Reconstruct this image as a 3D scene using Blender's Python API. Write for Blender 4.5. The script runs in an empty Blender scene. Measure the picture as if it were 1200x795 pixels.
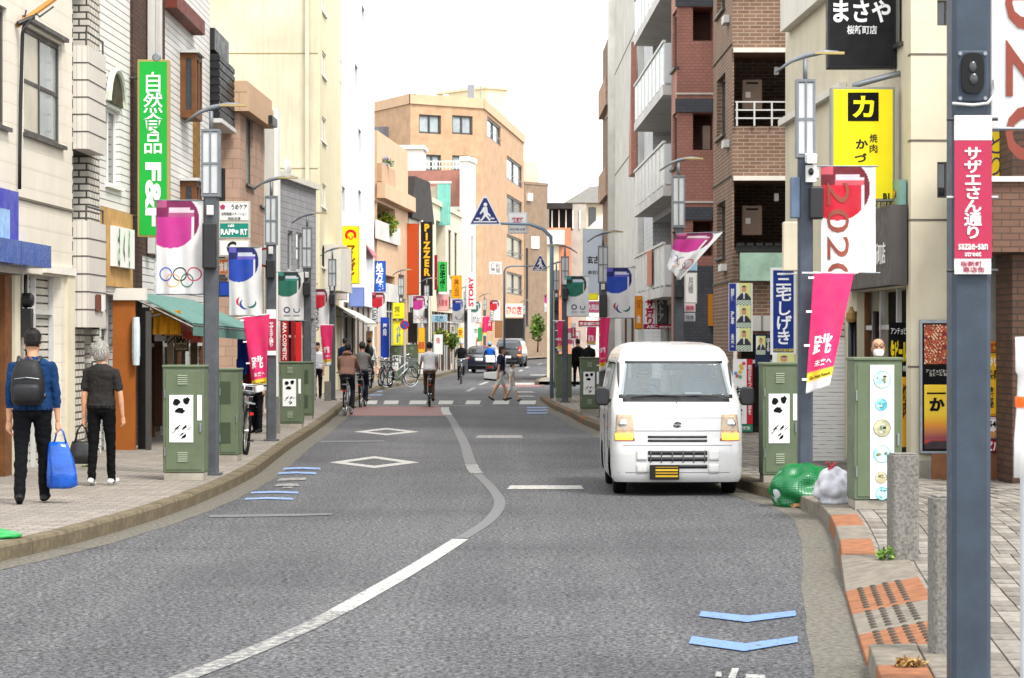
import bpy, bmesh, math, random
import numpy as np
from mathutils import Vector, Matrix, kdtree, noise as mnoise
from math import sin, cos, pi, radians

random.seed(7)
SC = bpy.context.scene
COL = SC.collection

# ------------------------------------------------------------------ camera, sky, sun, exposure
FPX, CAMH, CX, CY = 3100.0, 1.75, 600.0, 397.5
cam = bpy.data.cameras.new('camera')
cam_o = bpy.data.objects.new('camera', cam)
COL.objects.link(cam_o)
cam.sensor_width = 36.0
cam.lens = 36.0 * FPX / 1200.0
cam.clip_start = 0.5
cam.clip_end = 5000
cam.dof.use_dof = True
cam.dof.focus_distance = 31.0
cam.dof.aperture_fstop = 11.0
cam_o.location = (0, 0, CAMH)
cam_o.rotation_euler = (pi / 2, 0, 0)
SC.camera = cam_o

SUN_EL, SUN_AZ = radians(56), radians(140)        # azimuth clockwise from +Y (the way the camera looks)
world = bpy.data.worlds.new('World')
SC.world = world
world.use_nodes = True
wn = world.node_tree
bg = wn.nodes['Background']
sky = wn.nodes.new('ShaderNodeTexSky')
sky.sky_type = 'NISHITA'
sky.sun_disc = False
sky.sun_elevation = SUN_EL
sky.sun_rotation = SUN_AZ
sky.air_density = 1.0
sky.dust_density = 1.0
hs = wn.nodes.new('ShaderNodeHueSaturation')
hs.inputs['Saturation'].default_value = 0.18       # thin bright overcast
wn.links.new(sky.outputs[0], hs.inputs['Color'])
cloud = wn.nodes.new('ShaderNodeMix')                # high white cloud sheet, even all round
cloud.data_type = 'RGBA'
cloud.inputs[0].default_value = 0.6
cloud.inputs[7].default_value = (7.6, 7.7, 7.9, 1)
wn.links.new(hs.outputs[0], cloud.inputs[6])
wn.links.new(cloud.outputs[2], bg.inputs['Color'])
bg.inputs['Strength'].default_value = 0.14
sun = bpy.data.lights.new('sun', 'SUN')
sun.energy = 1.5
sun.angle = radians(14)
sun.color = (1.0, 0.955, 0.89)
sun_o = bpy.data.objects.new('sun', sun)
COL.objects.link(sun_o)
sd = Vector((sin(SUN_AZ) * cos(SUN_EL), cos(SUN_AZ) * cos(SUN_EL), sin(SUN_EL)))
sun_o.rotation_euler = sd.to_track_quat('Z', 'Y').to_euler()
sun_o.location = (0, 0, 60)
vs = SC.view_settings
vs.view_transform = 'Standard'
vs.look = 'None'
vs.exposure = 1.45
vs.gamma = 1.0
vs.use_curve_mapping = False
SC.render.resolution_x, SC.render.resolution_y = 1024, 678
SC.cycles.max_bounces = 5
SC.cycles.diffuse_bounces = 2
SC.cycles.transparent_max_bounces = 8


# ------------------------------------------------------------------ helpers
def at(x, y, Y):
	return Vector(((x - CX) / FPX * Y, Y, CAMH + (CY - y) / FPX * Y))


def gnd(x, y, z=0.0):
	Y = FPX * (CAMH - z) / (y - CY)
	return Vector(((x - CX) / FPX * Y, Y, z))


def lin(h):
	if isinstance(h, (tuple, list)):
		return tuple(h[:3])
	h = h.lstrip('#')
	out = []
	for i in (0, 2, 4):
		c = int(h[i:i + 2], 16) / 255
		out.append(c / 12.92 if c <= .04045 else ((c + .055) / 1.055) ** 2.4)
	return tuple(out)


MATS = {}


class NT:
	def __init__(s, m):
		s.t = m.node_tree
		s.n = s.t.nodes

	def new(s, k, **kw):
		n = s.n.new(k)
		for a, b in kw.items():
			if a.startswith('i_'):
				n.inputs[a[2:].replace('_', ' ')].default_value = b
			else:
				setattr(n, a, b)
		return n

	def link(s, a, b):
		s.t.links.new(a, b)

	def mix(s, fac, a, b, mode='MIX'):
		n = s.n.new('ShaderNodeMix')
		n.data_type = 'RGBA'
		n.blend_type = mode
		for i, v in ((0, fac), (6, a), (7, b)):
			if isinstance(v, bpy.types.NodeSocket):
				s.link(v, n.inputs[i])
			else:
				n.inputs[i].default_value = v if i == 0 else (*v[:3], 1)
		return n.outputs[2]

	def ramp(s, src, lo, hi, a=0.0, b=1.0):
		n = s.n.new('ShaderNodeMapRange')
		n.inputs[1].default_value, n.inputs[2].default_value = lo, hi
		n.inputs[3].default_value, n.inputs[4].default_value = a, b
		s.link(src, n.inputs[0])
		return n.outputs[0]

	def noise(s, scale, detail=4, vec=None, rough=.6):
		n = s.n.new('ShaderNodeTexNoise')
		n.inputs['Scale'].default_value = scale
		n.inputs['Detail'].default_value = detail
		n.inputs['Roughness'].default_value = rough
		if vec is not None:
			s.link(vec, n.inputs['Vector'])
		return n.outputs[0]

	def coord(s, k='Object', scale=None, rot=None):
		n = s.n.new('ShaderNodeTexCoord')
		o = n.outputs[k]
		if scale is not None or rot is not None:
			m = s.n.new('ShaderNodeMapping')
			if scale is not None:
				m.inputs['Scale'].default_value = scale
			if rot is not None:
				m.inputs['Rotation'].default_value = rot
			s.link(o, m.inputs[0])
			o = m.outputs[0]
		return o

	def bump(s, h, strength, dist, bsdf):
		n = s.n.new('ShaderNodeBump')
		n.inputs['Strength'].default_value = strength
		n.inputs['Distance'].default_value = dist
		s.link(h, n.inputs['Height'])
		s.link(n.outputs[0], bsdf.inputs['Normal'])


def mat(name, col=(.5, .5, .5), rough=.6, metal=0., var=.18, scale=3., bump=0., bscale=60., spec=.5, streak=0., coat=0., trans=0., emit=0.):
	"""weathered paint / plaster / stone: colour, uneven tone, streaks, fine relief"""
	if name in MATS:
		return MATS[name]
	m = bpy.data.materials.new(name)
	m.use_nodes = True
	t = NT(m)
	b = t.n['Principled BSDF']
	c = lin(col)
	b.inputs['Roughness'].default_value = rough
	b.inputs['Metallic'].default_value = metal
	b.inputs['Specular IOR Level'].default_value = spec if rough < .5 or spec != .5 else (.28 if rough < .7 else .14)
	b.inputs['Coat Weight'].default_value = coat
	b.inputs['Transmission Weight'].default_value = trans
	if emit:
		b.inputs['Emission Color'].default_value = (*c, 1)
		b.inputs['Emission Strength'].default_value = emit
	o = t.coord('Object')
	if var > 0:
		dark = tuple(x * (1 - var) for x in c)
		lite = tuple(min(.9, x * (1 + var * .45)) for x in c)
		f = t.ramp(t.noise(scale, 5, o), .3, .7)
		src = t.mix(f, dark, lite)
		if streak > 0:
			o2 = t.coord('Object', (9., 9., .55))
			f2 = t.ramp(t.noise(1.0, 4, o2), .5, .8, 0, streak)
			src = t.mix(f2, src, tuple(x * .35 for x in c))
		t.link(src, b.inputs['Base Color'])
		if rough > .15:
			t.link(t.ramp(t.noise(scale * 2.3, 3, o), .3, .7, max(.03, rough - .1), min(1, rough + .12)), b.inputs['Roughness'])
	else:
		b.inputs['Base Color'].default_value = (*c, 1)
	if bump > 0:
		t.bump(t.noise(bscale, 3, o), bump, .01, b)
	MATS[name] = m
	return m


def brickmat(name, c1, c2, mortar, w=.22, h=.075, ms=.012, rough=.8, axis='x', bump=.5, offset=.5, streak=.12):
	"""coursed tile or brick; axis says which local axis runs along the courses ('x', 'y' or 'xy' = both walls)"""
	if name in MATS:
		return MATS[name]
	m = bpy.data.materials.new(name)
	m.use_nodes = True
	t = NT(m)
	b = t.n['Principled BSDF']
	sep = t.new('ShaderNodeSeparateXYZ')
	t.link(t.coord('Object'), sep.inputs[0])
	add = t.new('ShaderNodeMath', operation='ADD')
	t.link(sep.outputs[0], add.inputs[0])
	t.link(sep.outputs[1], add.inputs[1])
	comb = t.new('ShaderNodeCombineXYZ')
	t.link(add.outputs[0], comb.inputs[0])
	t.link(sep.outputs[2], comb.inputs[1])
	br = t.new('ShaderNodeTexBrick', offset=offset)
	br.inputs['Color1'].default_value = (*lin(c1), 1)
	br.inputs['Color2'].default_value = (*lin(c2), 1)
	br.inputs['Mortar'].default_value = (*lin(mortar), 1)
	br.inputs['Scale'].default_value = 1.0
	br.inputs['Mortar Size'].default_value = ms
	br.inputs['Mortar Smooth'].default_value = .2
	br.inputs['Brick Width'].default_value = w
	br.inputs['Row Height'].default_value = h
	t.link(comb.outputs[0], br.inputs['Vector'])
	o = t.coord('Object')
	f = t.ramp(t.noise(1.3, 4, o), .35, .7)
	src = t.mix(f, br.outputs[0], t.mix(.25, br.outputs[0], (.02, .018, .016)))
	o2 = t.coord('Object', (7., 7., .4))
	f2 = t.ramp(t.noise(1.0, 4, o2), .5, .8, 0, streak)
	src = t.mix(f2, src, (.03, .03, .03))
	t.link(src, b.inputs['Base Color'])
	b.inputs['Specular IOR Level'].default_value = .2
	b.inputs['Roughness'].default_value = rough
	inv = t.ramp(br.outputs['Fac'], 0, 1, 1, 0)
	t.bump(inv, bump, .012, b)
	MATS[name] = m
	return m


def stripemat(name, col, dark, pitch=.1, width=.12, vert=False, rough=.5, var=.12, bump=.5):
	"""lap siding, panel joints: thin dark lines every pitch metres along z (or along x+y when vert)"""
	if name in MATS:
		return MATS[name]
	m = bpy.data.materials.new(name)
	m.use_nodes = True
	t = NT(m)
	b = t.n['Principled BSDF']
	sep = t.new('ShaderNodeSeparateXYZ')
	o = t.coord('Object')
	t.link(o, sep.inputs[0])
	src = sep.outputs[2]
	if vert:
		a = t.new('ShaderNodeMath', operation='ADD')
		t.link(sep.outputs[0], a.inputs[0])
		t.link(sep.outputs[1], a.inputs[1])
		src = a.outputs[0]
	d = t.new('ShaderNodeMath', operation='DIVIDE')
	t.link(src, d.inputs[0])
	d.inputs[1].default_value = pitch
	fr = t.new('ShaderNodeMath', operation='FRACT')
	t.link(d.outputs[0], fr.inputs[0])
	line = t.ramp(fr.outputs[0], width, width * .6, 0, 1)
	c = lin(col)
	base = t.mix(t.ramp(t.noise(1.7, 4, o), .3, .7), tuple(x * (1 - var) for x in c), c)
	t.link(t.mix(line, base, lin(dark)), b.inputs['Base Color'])
	b.inputs['Roughness'].default_value = rough
	t.bump(t.ramp(fr.outputs[0], 0, .15, 0, 1), bump, .015, b)
	MATS[name] = m
	return m


def vcmat(name='printed', rough=.65, sheen=0., trans=0.):
	"""flat print: colour comes from the sheet's own colour attribute"""
	if name in MATS:
		return MATS[name]
	m = bpy.data.materials.new(name)
	m.use_nodes = True
	t = NT(m)
	b = t.n['Principled BSDF']
	a = t.new('ShaderNodeAttribute', attribute_name='print')
	o = t.coord('Object')
	src = t.mix(t.ramp(t.noise(5, 4, o), .35, .75, 0, .12), a.outputs[0], (.25, .24, .23))
	t.link(src, b.inputs['Base Color'])
	b.inputs['Roughness'].default_value = rough
	if trans:
		tr = t.new('ShaderNodeBsdfTranslucent')
		t.link(src, tr.inputs[0])
		mx = t.new('ShaderNodeMixShader')
		mx.inputs[0].default_value = trans
		t.link(b.outputs[0], mx.inputs[1])
		t.link(tr.outputs[0], mx.inputs[2])
		t.link(mx.outputs[0], t.n['Material Output'].inputs[0])
	MATS[name] = m
	return m


def glassmat(name, tint=(.6, .7, .72), clear=.6, rough=.03, body=.25):
	"""thin clear sheet: part see-through, part mirror"""
	if name in MATS:
		return MATS[name]
	m = bpy.data.materials.new(name)
	m.use_nodes = True
	t = NT(m)
	b = t.n['Principled BSDF']
	b.inputs['Base Color'].default_value = (*[x * body for x in tint], 1)
	b.inputs['Roughness'].default_value = rough
	b.inputs['IOR'].default_value = 2.0
	tr = t.new('ShaderNodeBsdfTransparent')
	tr.inputs[0].default_value = (*tint, 1)
	mx = t.new('ShaderNodeMixShader')
	mx.inputs[0].default_value = clear
	t.link(b.outputs[0], mx.inputs[1])
	t.link(tr.outputs[0], mx.inputs[2])
	t.link(mx.outputs[0], t.n['Material Output'].inputs[0])
	MATS[name] = m
	return m


class MB:
	def __init__(s):
		s.v, s.f, s.m = [], [], []

	def add(s, vs, fs, m=0):
		k = len(s.v)
		s.v += [tuple(v) for v in vs]
		s.f += [tuple(i + k for i in f) for f in fs]
		s.m += [m] * len(fs)
		return s

	def box(s, x0, x1, y0, y1, z0, z1, m=0):
		x0, x1 = min(x0, x1), max(x0, x1)
		y0, y1 = min(y0, y1), max(y0, y1)
		z0, z1 = min(z0, z1), max(z0, z1)
		return s.add([(x0, y0, z0), (x1, y0, z0), (x1, y1, z0), (x0, y1, z0), (x0, y0, z1), (x1, y0, z1), (x1, y1, z1), (x0, y1, z1)],
						[(0, 3, 2, 1), (4, 5, 6, 7), (0, 1, 5, 4), (1, 2, 6, 5), (2, 3, 7, 6), (3, 0, 4, 7)], m)

	def ring(s, c, d, r, n=10, r2=None, up=None):
		c, d = Vector(c), Vector(d).normalized()
		a = Vector(up) if up else (Vector((0, 0, 1)) if abs(d.z) < .9 else Vector((0, 1, 0)))
		u = d.cross(a).normalized()
		w = u.cross(d).normalized()
		r2 = r if r2 is None else r2
		return [c + u * (r * cos(2 * pi * i / n)) + w * (r2 * sin(2 * pi * i / n)) for i in range(n)]

	def loft(s, rings, cap=True, m=0, closed=True):
		n = len(rings[0])
		vs = [v for r in rings for v in r]
		fs = []
		for j in range(len(rings) - 1):
			for i in range(n if closed else n - 1):
				i2 = (i + 1) % n
				fs.append((j * n + i, j * n + i2, (j + 1) * n + i2, (j + 1) * n + i))
		if cap:
			fs.append(tuple(range(n - 1, -1, -1)))
			fs.append(tuple((len(rings) - 1) * n + i for i in range(n)))
		return s.add(vs, fs, m)

	def cyl(s, p0, p1, r0, r1=None, n=10, m=0, cap=True):
		d = Vector(p1) - Vector(p0)
		return s.loft([s.ring(p0, d, r0, n), s.ring(p1, d, r0 if r1 is None else r1, n)], cap, m)

	def tube(s, pts, r, n=8, m=0, cap=True):
		pts = [Vector(p) for p in pts]
		rs = []
		for i, p in enumerate(pts):
			d = (pts[min(i + 1, len(pts) - 1)] - pts[max(i - 1, 0)])
			rr = r[i] if isinstance(r, (list, tuple)) else r
			rs.append(s.ring(p, d, rr, n, up=(0.013, 0.031, 1) if abs(d.normalized().z) < .95 else (0, 1, 0)))
		return s.loft(rs, cap, m)

	def ell(s, c, rx, ry, rz, n=12, k=8, m=0):
		rs = []
		for j in range(1, k):
			a = -pi / 2 + pi * j / k
			rs.append([(c[0] + rx * cos(a) * cos(2 * pi * i / n), c[1] + ry * cos(a) * sin(2 * pi * i / n), c[2] + rz * sin(a)) for i in range(n)])
		return s.loft(rs, True, m)

	def torus(s, c, axis, R, r, n=24, k=8, m=0, a0=0, a1=2 * pi):
		c, ax = Vector(c), Vector(axis).normalized()
		u = ax.cross(Vector((0, 0, 1)) if abs(ax.z) < .9 else Vector((0, 1, 0))).normalized()
		w = ax.cross(u)
		full = abs(a1 - a0 - 2 * pi) < 1e-6
		rs = []
		for i in range(n if full else n + 1):
			a = a0 + (a1 - a0) * i / n
			d = u * cos(a) + w * sin(a)
			rs.append([c + d * (R + r * cos(2 * pi * j / k)) + ax * (r * sin(2 * pi * j / k)) for j in range(k)])
		if full:
			rs.append(rs[0])
		return s.loft(rs, not full, m)

	def ext(s, poly, axis, a0, a1, m=0):
		"""polygon in the plane normal to axis, extruded from a0 to a1"""
		def P(p, a):
			return {'x': (a, p[0], p[1]), 'y': (p[0], a, p[1]), 'z': (p[0], p[1], a)}[axis]
		n = len(poly)
		vs = [P(p, a0) for p in poly] + [P(p, a1) for p in poly]
		fs = [tuple(range(n)), tuple(range(2 * n - 1, n - 1, -1))] + [(i, (i + 1) % n, n + (i + 1) % n, n + i) for i in range(n)]
		return s.add(vs, fs, m)

	def lathe(s, prof, c=(0, 0, 0), axis='z', n=20, m=0):
		rs = []
		for r, h in prof:
			ring = []
			for i in range(n):
				a = 2 * pi * i / n
				x, y = r * cos(a), r * sin(a)
				p = {'z': (x, y, h), 'x': (h, x, y), 'y': (x, h, y)}[axis]
				ring.append((c[0] + p[0], c[1] + p[1], c[2] + p[2]))
			rs.append(ring)
		return s.loft(rs, True, m)

	def mesh(s, name, mats, smooth=False):
		me = bpy.data.meshes.new(name)
		me.from_pydata([tuple(v) for v in s.v], [], s.f)
		for q in (mats if isinstance(mats, (list, tuple)) else [mats]):
			me.materials.append(q)
		if any(s.m):
			me.polygons.foreach_set('material_index', s.m)
		if smooth:
			me.polygons.foreach_set('use_smooth', [True] * len(me.polygons))
		me.update()
		return me

	def build(s, name, mats, parent=None, smooth=False, bevel=0, loc=None, fix=True):
		me = s.mesh(name, mats, smooth)
		if fix:
			bm = bmesh.new()
			bm.from_mesh(me)
			bmesh.ops.recalc_face_normals(bm, faces=bm.faces)
			bm.to_mesh(me)
			bm.free()
		return link(name, me, parent, bevel, loc)


def link(name, me, parent=None, bevel=0, loc=None):
	o = bpy.data.objects.new(name, me)
	COL.objects.link(o)
	if parent is not None:
		o.parent = parent
	if loc is not None:
		o.location = loc
	if bevel:
		b = o.modifiers.new('edge', 'BEVEL')
		b.width = bevel
		b.segments = 2
		b.limit_method = 'ANGLE'
	return o


def tag(o, label=None, cat=None, group=None, kind=None):
	if label:
		o['label'] = label
	if cat:
		o['category'] = cat
	if group:
		o['group'] = group
	if kind:
		o['kind'] = kind
	return o


def thing(name, label, cat, loc=(0, 0, 0), rz=0., group=None):
	o = bpy.data.objects.new(name, None)
	COL.objects.link(o)
	o.empty_display_size = .2
	o.location = loc
	o.rotation_euler = (0, 0, rz)
	return tag(o, label, cat, group)


def copy_tree(o, parent=None, kids=None):
	c = o.copy()
	COL.objects.link(c)
	c.parent = parent
	for ch in list(o.children):
		copy_tree(ch, c)
	return c


def interp(tab, y):
	if y <= tab[0][0]:
		(a, b), (c, d) = tab[0], tab[1]
	elif y >= tab[-1][0]:
		(a, b), (c, d) = tab[-2], tab[-1]
	else:
		for i in range(len(tab) - 1):
			if tab[i][0] <= y <= tab[i + 1][0]:
				(a, b), (c, d) = tab[i], tab[i + 1]
				break
	t = (y - a) / (c - a)
	if tab[0][0] <= y <= tab[-1][0]:
		i = [k for k in range(len(tab)) if tab[k][0] == a][0]
		m0 = (tab[min(i + 1, len(tab) - 1)][1] - tab[max(i - 1, 0)][1]) / (tab[min(i + 1, len(tab) - 1)][0] - tab[max(i - 1, 0)][0])
		j = i + 1
		m1 = (tab[min(j + 1, len(tab) - 1)][1] - tab[max(j - 1, 0)][1]) / (tab[min(j + 1, len(tab) - 1)][0] - tab[max(j - 1, 0)][0])
		h = c - a
		return b * (2 * t ** 3 - 3 * t ** 2 + 1) + d * (-2 * t ** 3 + 3 * t ** 2) + m0 * h * (t ** 3 - 2 * t ** 2 + t) + m1 * h * (t ** 3 - t ** 2)
	return b + (d - b) * t


TXT = {}
BENCH = bpy.data.scenes.new('bench')


def baked(o):
	"""evaluate one object alone, away from the street, and return its mesh"""
	BENCH.collection.objects.link(o)
	vl = BENCH.view_layers[0]
	vl.update()
	me = bpy.data.meshes.new_from_object(o.evaluated_get(vl.depsgraph))
	BENCH.collection.objects.unlink(o)
	return me




def glyphs(body, bold=0.):
	key = (body, bold)
	if key not in TXT:
		cu = bpy.data.curves.new('lettering', 'FONT')
		cu.body = body
		cu.size = 1.0
		cu.resolution_u = 3
		cu.offset = bold
		cu.extrude = .012
		cu.align_x = 'CENTER'
		cu.space_line = .92
		o = bpy.data.objects.new('lettering', cu)
		me = baked(o)
		co = np.empty(len(me.vertices) * 3)
		me.vertices.foreach_get('co', co)
		co = co.reshape(-1, 3)
		fs = [tuple(p.vertices) for p in me.polygons]
		bpy.data.objects.remove(o)
		bpy.data.curves.remove(cu)
		bpy.data.meshes.remove(me)
		if len(co):
			lo, hi = co.min(0), co.max(0)
			co = (co - (lo + hi) / 2) / np.maximum(hi - lo, 1e-6)
		TXT[key] = (co, fs)
	return TXT[key]


def letters(body, w, h, material, parent, loc, vertical=False, bold=.02, thick=.006, yaw=0., warp=None, name='lettering', flip=False, roll=0.):
	"""lettering that stands upright on a face that looks towards local -y; w and h are its overall size in metres"""
	if vertical:
		body = '\n'.join(body)
	co, fs = glyphs(body, bold)
	x, y = co[:, 0] * w, co[:, 1] * h
	if roll:
		x, y = x * cos(roll) - y * sin(roll), x * sin(roll) + y * cos(roll)
	vs = [(a, -c * thick, b) for a, b, c in zip(x, y, co[:, 2])]
	if warp:
		vs = [warp(loc[0] + v[0], loc[2] + v[2], v[1]) for v in vs]
	me = bpy.data.meshes.new(name)
	me.from_pydata(vs, [], fs)
	me.materials.append(material)
	o = link(name, me, parent, 0, None if warp else loc)
	if yaw and not warp:
		o.rotation_euler = (0, 0, yaw)
	return o


def sheet(name, w, h, nx, ny, paint, material, parent, loc=(0, 0, 0), warp=None, thick=.003, yaw=0.):
	"""printed sheet facing local -y, origin at its lower left corner; paint(u, v) gives the print's colour"""
	vs, cs = [], []
	for j in range(ny + 1):
		for i in range(nx + 1):
			u, v = i / nx, j / ny
			p = warp(u * w, v * h, 0) if warp else (u * w, 0, v * h)
			vs.append(p)
			c = paint(u, v)
			cs += [c[0], c[1], c[2], 1.0]
	fs = [(j * (nx + 1) + i, j * (nx + 1) + i + 1, (j + 1) * (nx + 1) + i + 1, (j + 1) * (nx + 1) + i) for j in range(ny) for i in range(nx)]
	me = bpy.data.meshes.new(name)
	me.from_pydata(vs, [], fs)
	a = me.color_attributes.new('print', 'FLOAT_COLOR', 'POINT')
	a.data.foreach_set('color', cs)
	me.polygons.foreach_set('use_smooth', [True] * len(me.polygons))
	me.materials.append(material)
	o = link(name, me, parent, 0, loc)
	o.rotation_euler = (0, 0, yaw)
	s = o.modifiers.new('cloth', 'SOLIDIFY')
	s.thickness = thick
	s.offset = 1
	return o


# ------------------------------------------------------------------ shared materials
def paint(hexcol, rough=.5, var=.08):
	return mat('paint_' + (hexcol if isinstance(hexcol, str) else '_'.join('%.2f' % c for c in hexcol)), hexcol, rough, var=var, scale=2.5)


M_POLE = mat('pole_grey', '505357', .5, var=.3, scale=6, bump=.08, bscale=90, streak=.15)
M_STEEL = mat('steel', '8d9296', .4, .7, var=.15, scale=8)
M_ALU = mat('aluminium_frame', '4a4744', .45, .3, var=.1)
M_ALUL = mat('aluminium_light', 'c8c8c4', .45, .3, var=.1)
M_BLACK = mat('black_plastic', '131416', .45, var=.2)
M_DARK = mat('dark_interior', '1b1a19', .9, var=.3)
M_WHITE = mat('white_paint', 'e4e2dc', .5, var=.06)
M_GLASS = mat('window_glass', '2a3034', .06, var=.25, scale=1.2, spec=.7)
M_GLASSL = mat('window_glass_pale', '9aa3a4', .1, var=.3, scale=1.0, spec=.6)
M_GLASSC = mat('window_glass_curtain', 'b9b29e', .12, var=.15, scale=1.5, spec=.6)
M_RUBBER = mat('rubber', '0d0d0e', .8, var=.3, scale=20)
M_CHROME = mat('chrome', 'c4c6c8', .18, 1.0, var=.05)
M_CONC = mat('concrete', '9c968a', .85, var=.3, scale=4, bump=.3, bscale=80, streak=.2)
M_PRINT = vcmat()
M_CLOTH = vcmat('printed_cloth', .8, trans=.25)
# ------------------------------------------------------------------ ground, road, gutters, kerbs, pavements
KL = [(6, -6.6), (12, -5.7), (16, -4.95), (18.5, -4.45), (20.75, -4.02), (22.8, -3.7), (26.3, -3.4), (30, -3.28), (34, -3.28), (38, -3.4), (42, -3.52), (50, -3.7), (58, -3.93),
		(66, -4.2), (80, -4.45), (92, -4.43), (107, -3.85), (123, -3.3), (145, -2.8), (165, -2.2), (190, -.9), (215, .8), (240, 3.6), (260, 6.), (350, 18), (420, 28)]
KR = [(6, 1.2), (12, 1.7), (14.3, 1.91), (19, 2.37), (21.2, 2.62), (24.75, 2.95), (26.6, 3.02), (28.4, 2.88), (31, 2.64), (36, 2.38), (42, 2.06), (49.5, 1.68), (55, 1.42), (59.3, 1.3),
		(66.6, 1.01), (75.5, .8)]
KR2 = [(84, .8), (92, .8), (107, 1.0), (123, 1.8), (145, 3.2), (190, 5.6), (215, 7.6), (240, 10.4), (260, 13), (350, 25), (420, 35)]
LX = [(20, -6.3), (31, -6.0), (38, -5.72), (50, -5.75), (66, -5.8), (80, -5.8), (92, -5.75), (107, -5.5), (120, -4.8), (146, -4.4), (190, -2.6), (240, 2), (300, 10), (420, 26)]
SWZ = .13


def asphalt(name, base=.084, tint=(1, 1, 1.03)):
	m = bpy.data.materials.new(name)
	m.use_nodes = True
	t = NT(m)
	b = t.n['Principled BSDF']
	o = t.coord('Object')
	fine = t.noise(30, 4, o, .8)
	mid = t.noise(9, 5, o, .75)
	big = t.noise(.35, 4, o)
	lanes = t.noise(1.0, 3, t.coord('Object', (1.3, .04, 1)))
	c0 = tuple(base * .22 * k for k in tint)
	c1 = tuple(base * 2.3 * k for k in tint)
	src = t.mix(t.ramp(fine, .44, .57), c0, c1)
	src = t.mix(t.ramp(mid, .42, .6, 0, .35), src, c0)
	src = t.mix(t.ramp(big, .42, .62, 0, .8), src, (.72, .72, .73), 'MULTIPLY')
	src = t.mix(t.ramp(lanes, .45, .62, .8, 0), src, (.8, .8, .81), 'MULTIPLY')
	vo = t.new('ShaderNodeTexVoronoi', feature='F1')
	vo.inputs['Scale'].default_value = 26
	t.link(o, vo.inputs['Vector'])
	chip = t.ramp(vo.outputs[0], .13, .07, 0, .8)
	src = t.mix(chip, src, (.34, .335, .32))
	t.link(src, b.inputs['Base Color'])
	b.inputs['Roughness'].default_value = .8
	b.inputs['Specular IOR Level'].default_value = .2
	t.bump(fine, .7, .014, b)
	return m


def kerbconc(name, col):
	return mat(name, col, .85, var=.38, scale=9, bump=.45, bscale=60, streak=.3)


M_ASPH = asphalt('asphalt')
M_PATCH = asphalt('asphalt_patch', .05)
M_GUT = mat('gutter_concrete', '68645b', .85, var=.6, scale=24, bump=.5, bscale=70)
M_KERB = kerbconc('kerb_concrete', '675d4b')
M_KERBO = kerbconc('kerb_orange', '8a5c40')
M_KERBG = kerbconc('kerb_grey', '787166')


def ribbon(name, fl, fr, y0, y1, step, z, m, parent=None):
	mb = MB()
	n = max(1, int((y1 - y0) / step))
	vs = []
	for i in range(n + 1):
		y = y0 + (y1 - y0) * i / n
		vs += [(fl(y), y, z), (fr(y), y, z)]
	mb.add(vs, [(2 * i, 2 * i + 1, 2 * i + 3, 2 * i + 2) for i in range(n)])
	return mb.build(name, m, parent)


M_EARTH = mat('earth', '77736c', .95, var=.3, scale=.2)
g = MB()
g.add([(-900, -200, -.03), (900, -200, -.03), (900, 2500, -.03), (-900, 2500, -.03)], [(0, 1, 2, 3)])
tag(g.build('ground', M_EARTH), kind='structure')
road = MB()
n = 220
vs = []
for i in range(n + 1):
	y = 6 + 414 * (i / n) ** 1.6
	xr = interp(KR, y) if y < 75.5 else (interp(KR2, y) if y > 84 else 1.0)
	vs += [(interp(KL, y) - .02, y, 0), (xr + .02, y, 0)]
road.add(vs, [(2 * i, 2 * i + 1, 2 * i + 3, 2 * i + 2) for i in range(n)])
road.add([(.7, 75.4, -.004), (30, 74.4, -.004), (30, 104, -.004), (.8, 104, -.004)], [(0, 1, 2, 3)])
ROAD = tag(road.build('road', M_ASPH), kind='structure')
# asphalt repairs: darker strips with their own edge
for a, b_, c, d in (((-4.1, 22.05), (2.6, 22.15), (2.6, 22.162), (-4.1, 22.065)), ((-3.1, 14.72), (1.7, 15.9), (1.7, 15.908), (-3.1, 14.73))):
	mb = MB()
	mb.add([(a[0], a[1], .004), (b_[0], b_[1], .004), (c[0], c[1], .004), (d[0], d[1], .004)], [(0, 1, 2, 3)])
	mb.build('road_seam', mat('seam_dark', '3c3b3a', .9, var=.5, scale=3), ROAD)
tag(ribbon('gutter', lambda y: interp(KL, y) - .02, lambda y: interp(KL, y) + .29 + .008 * sin(y * 3.1) + .004 * sin(y * 7), 6, 146, .12, .003, M_GUT), kind='structure')
tag(ribbon('gutter', lambda y: interp(KR, y) - .29 + .006 * sin(y * 2.3) + .003 * sin(y * 5), lambda y: interp(KR, y) + .02, 6, 75.5, .12, .003, M_GUT), kind='structure')


def pavermat(name, c1, c2, mort, w, h, rotz=0., ms=.006):
	m = bpy.data.materials.new(name)
	m.use_nodes = True
	t = NT(m)
	b = t.n['Principled BSDF']
	o = t.coord('Object', rot=(0, 0, rotz))
	br = t.new('ShaderNodeTexBrick', offset=.5)
	for k, v in (('Color1', c1), ('Color2', c2), ('Mortar', mort)):
		br.inputs[k].default_value = (*lin(v), 1)
	br.inputs['Scale'].default_value = 1
	br.inputs['Mortar Size'].default_value = ms
	br.inputs['Brick Width'].default_value = w
	br.inputs['Row Height'].default_value = h
	t.link(o, br.inputs['Vector'])
	oo = t.coord('Object')
	src = t.mix(t.ramp(t.noise(.8, 5, oo), .4, .7, 0, .5), br.outputs[0], lin('6f6a62'))
	src = t.mix(t.ramp(t.noise(14, 4, oo), .52, .75, 0, .55), src, lin('4b4843'))
	t.link(src, b.inputs['Base Color'])
	b.inputs['Roughness'].default_value = .85
	b.inputs['Specular IOR Level'].default_value = .15
	t.bump(t.ramp(br.outputs['Fac'], 0, 1, 1, 0), .6, .01, b)
	return m


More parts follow.
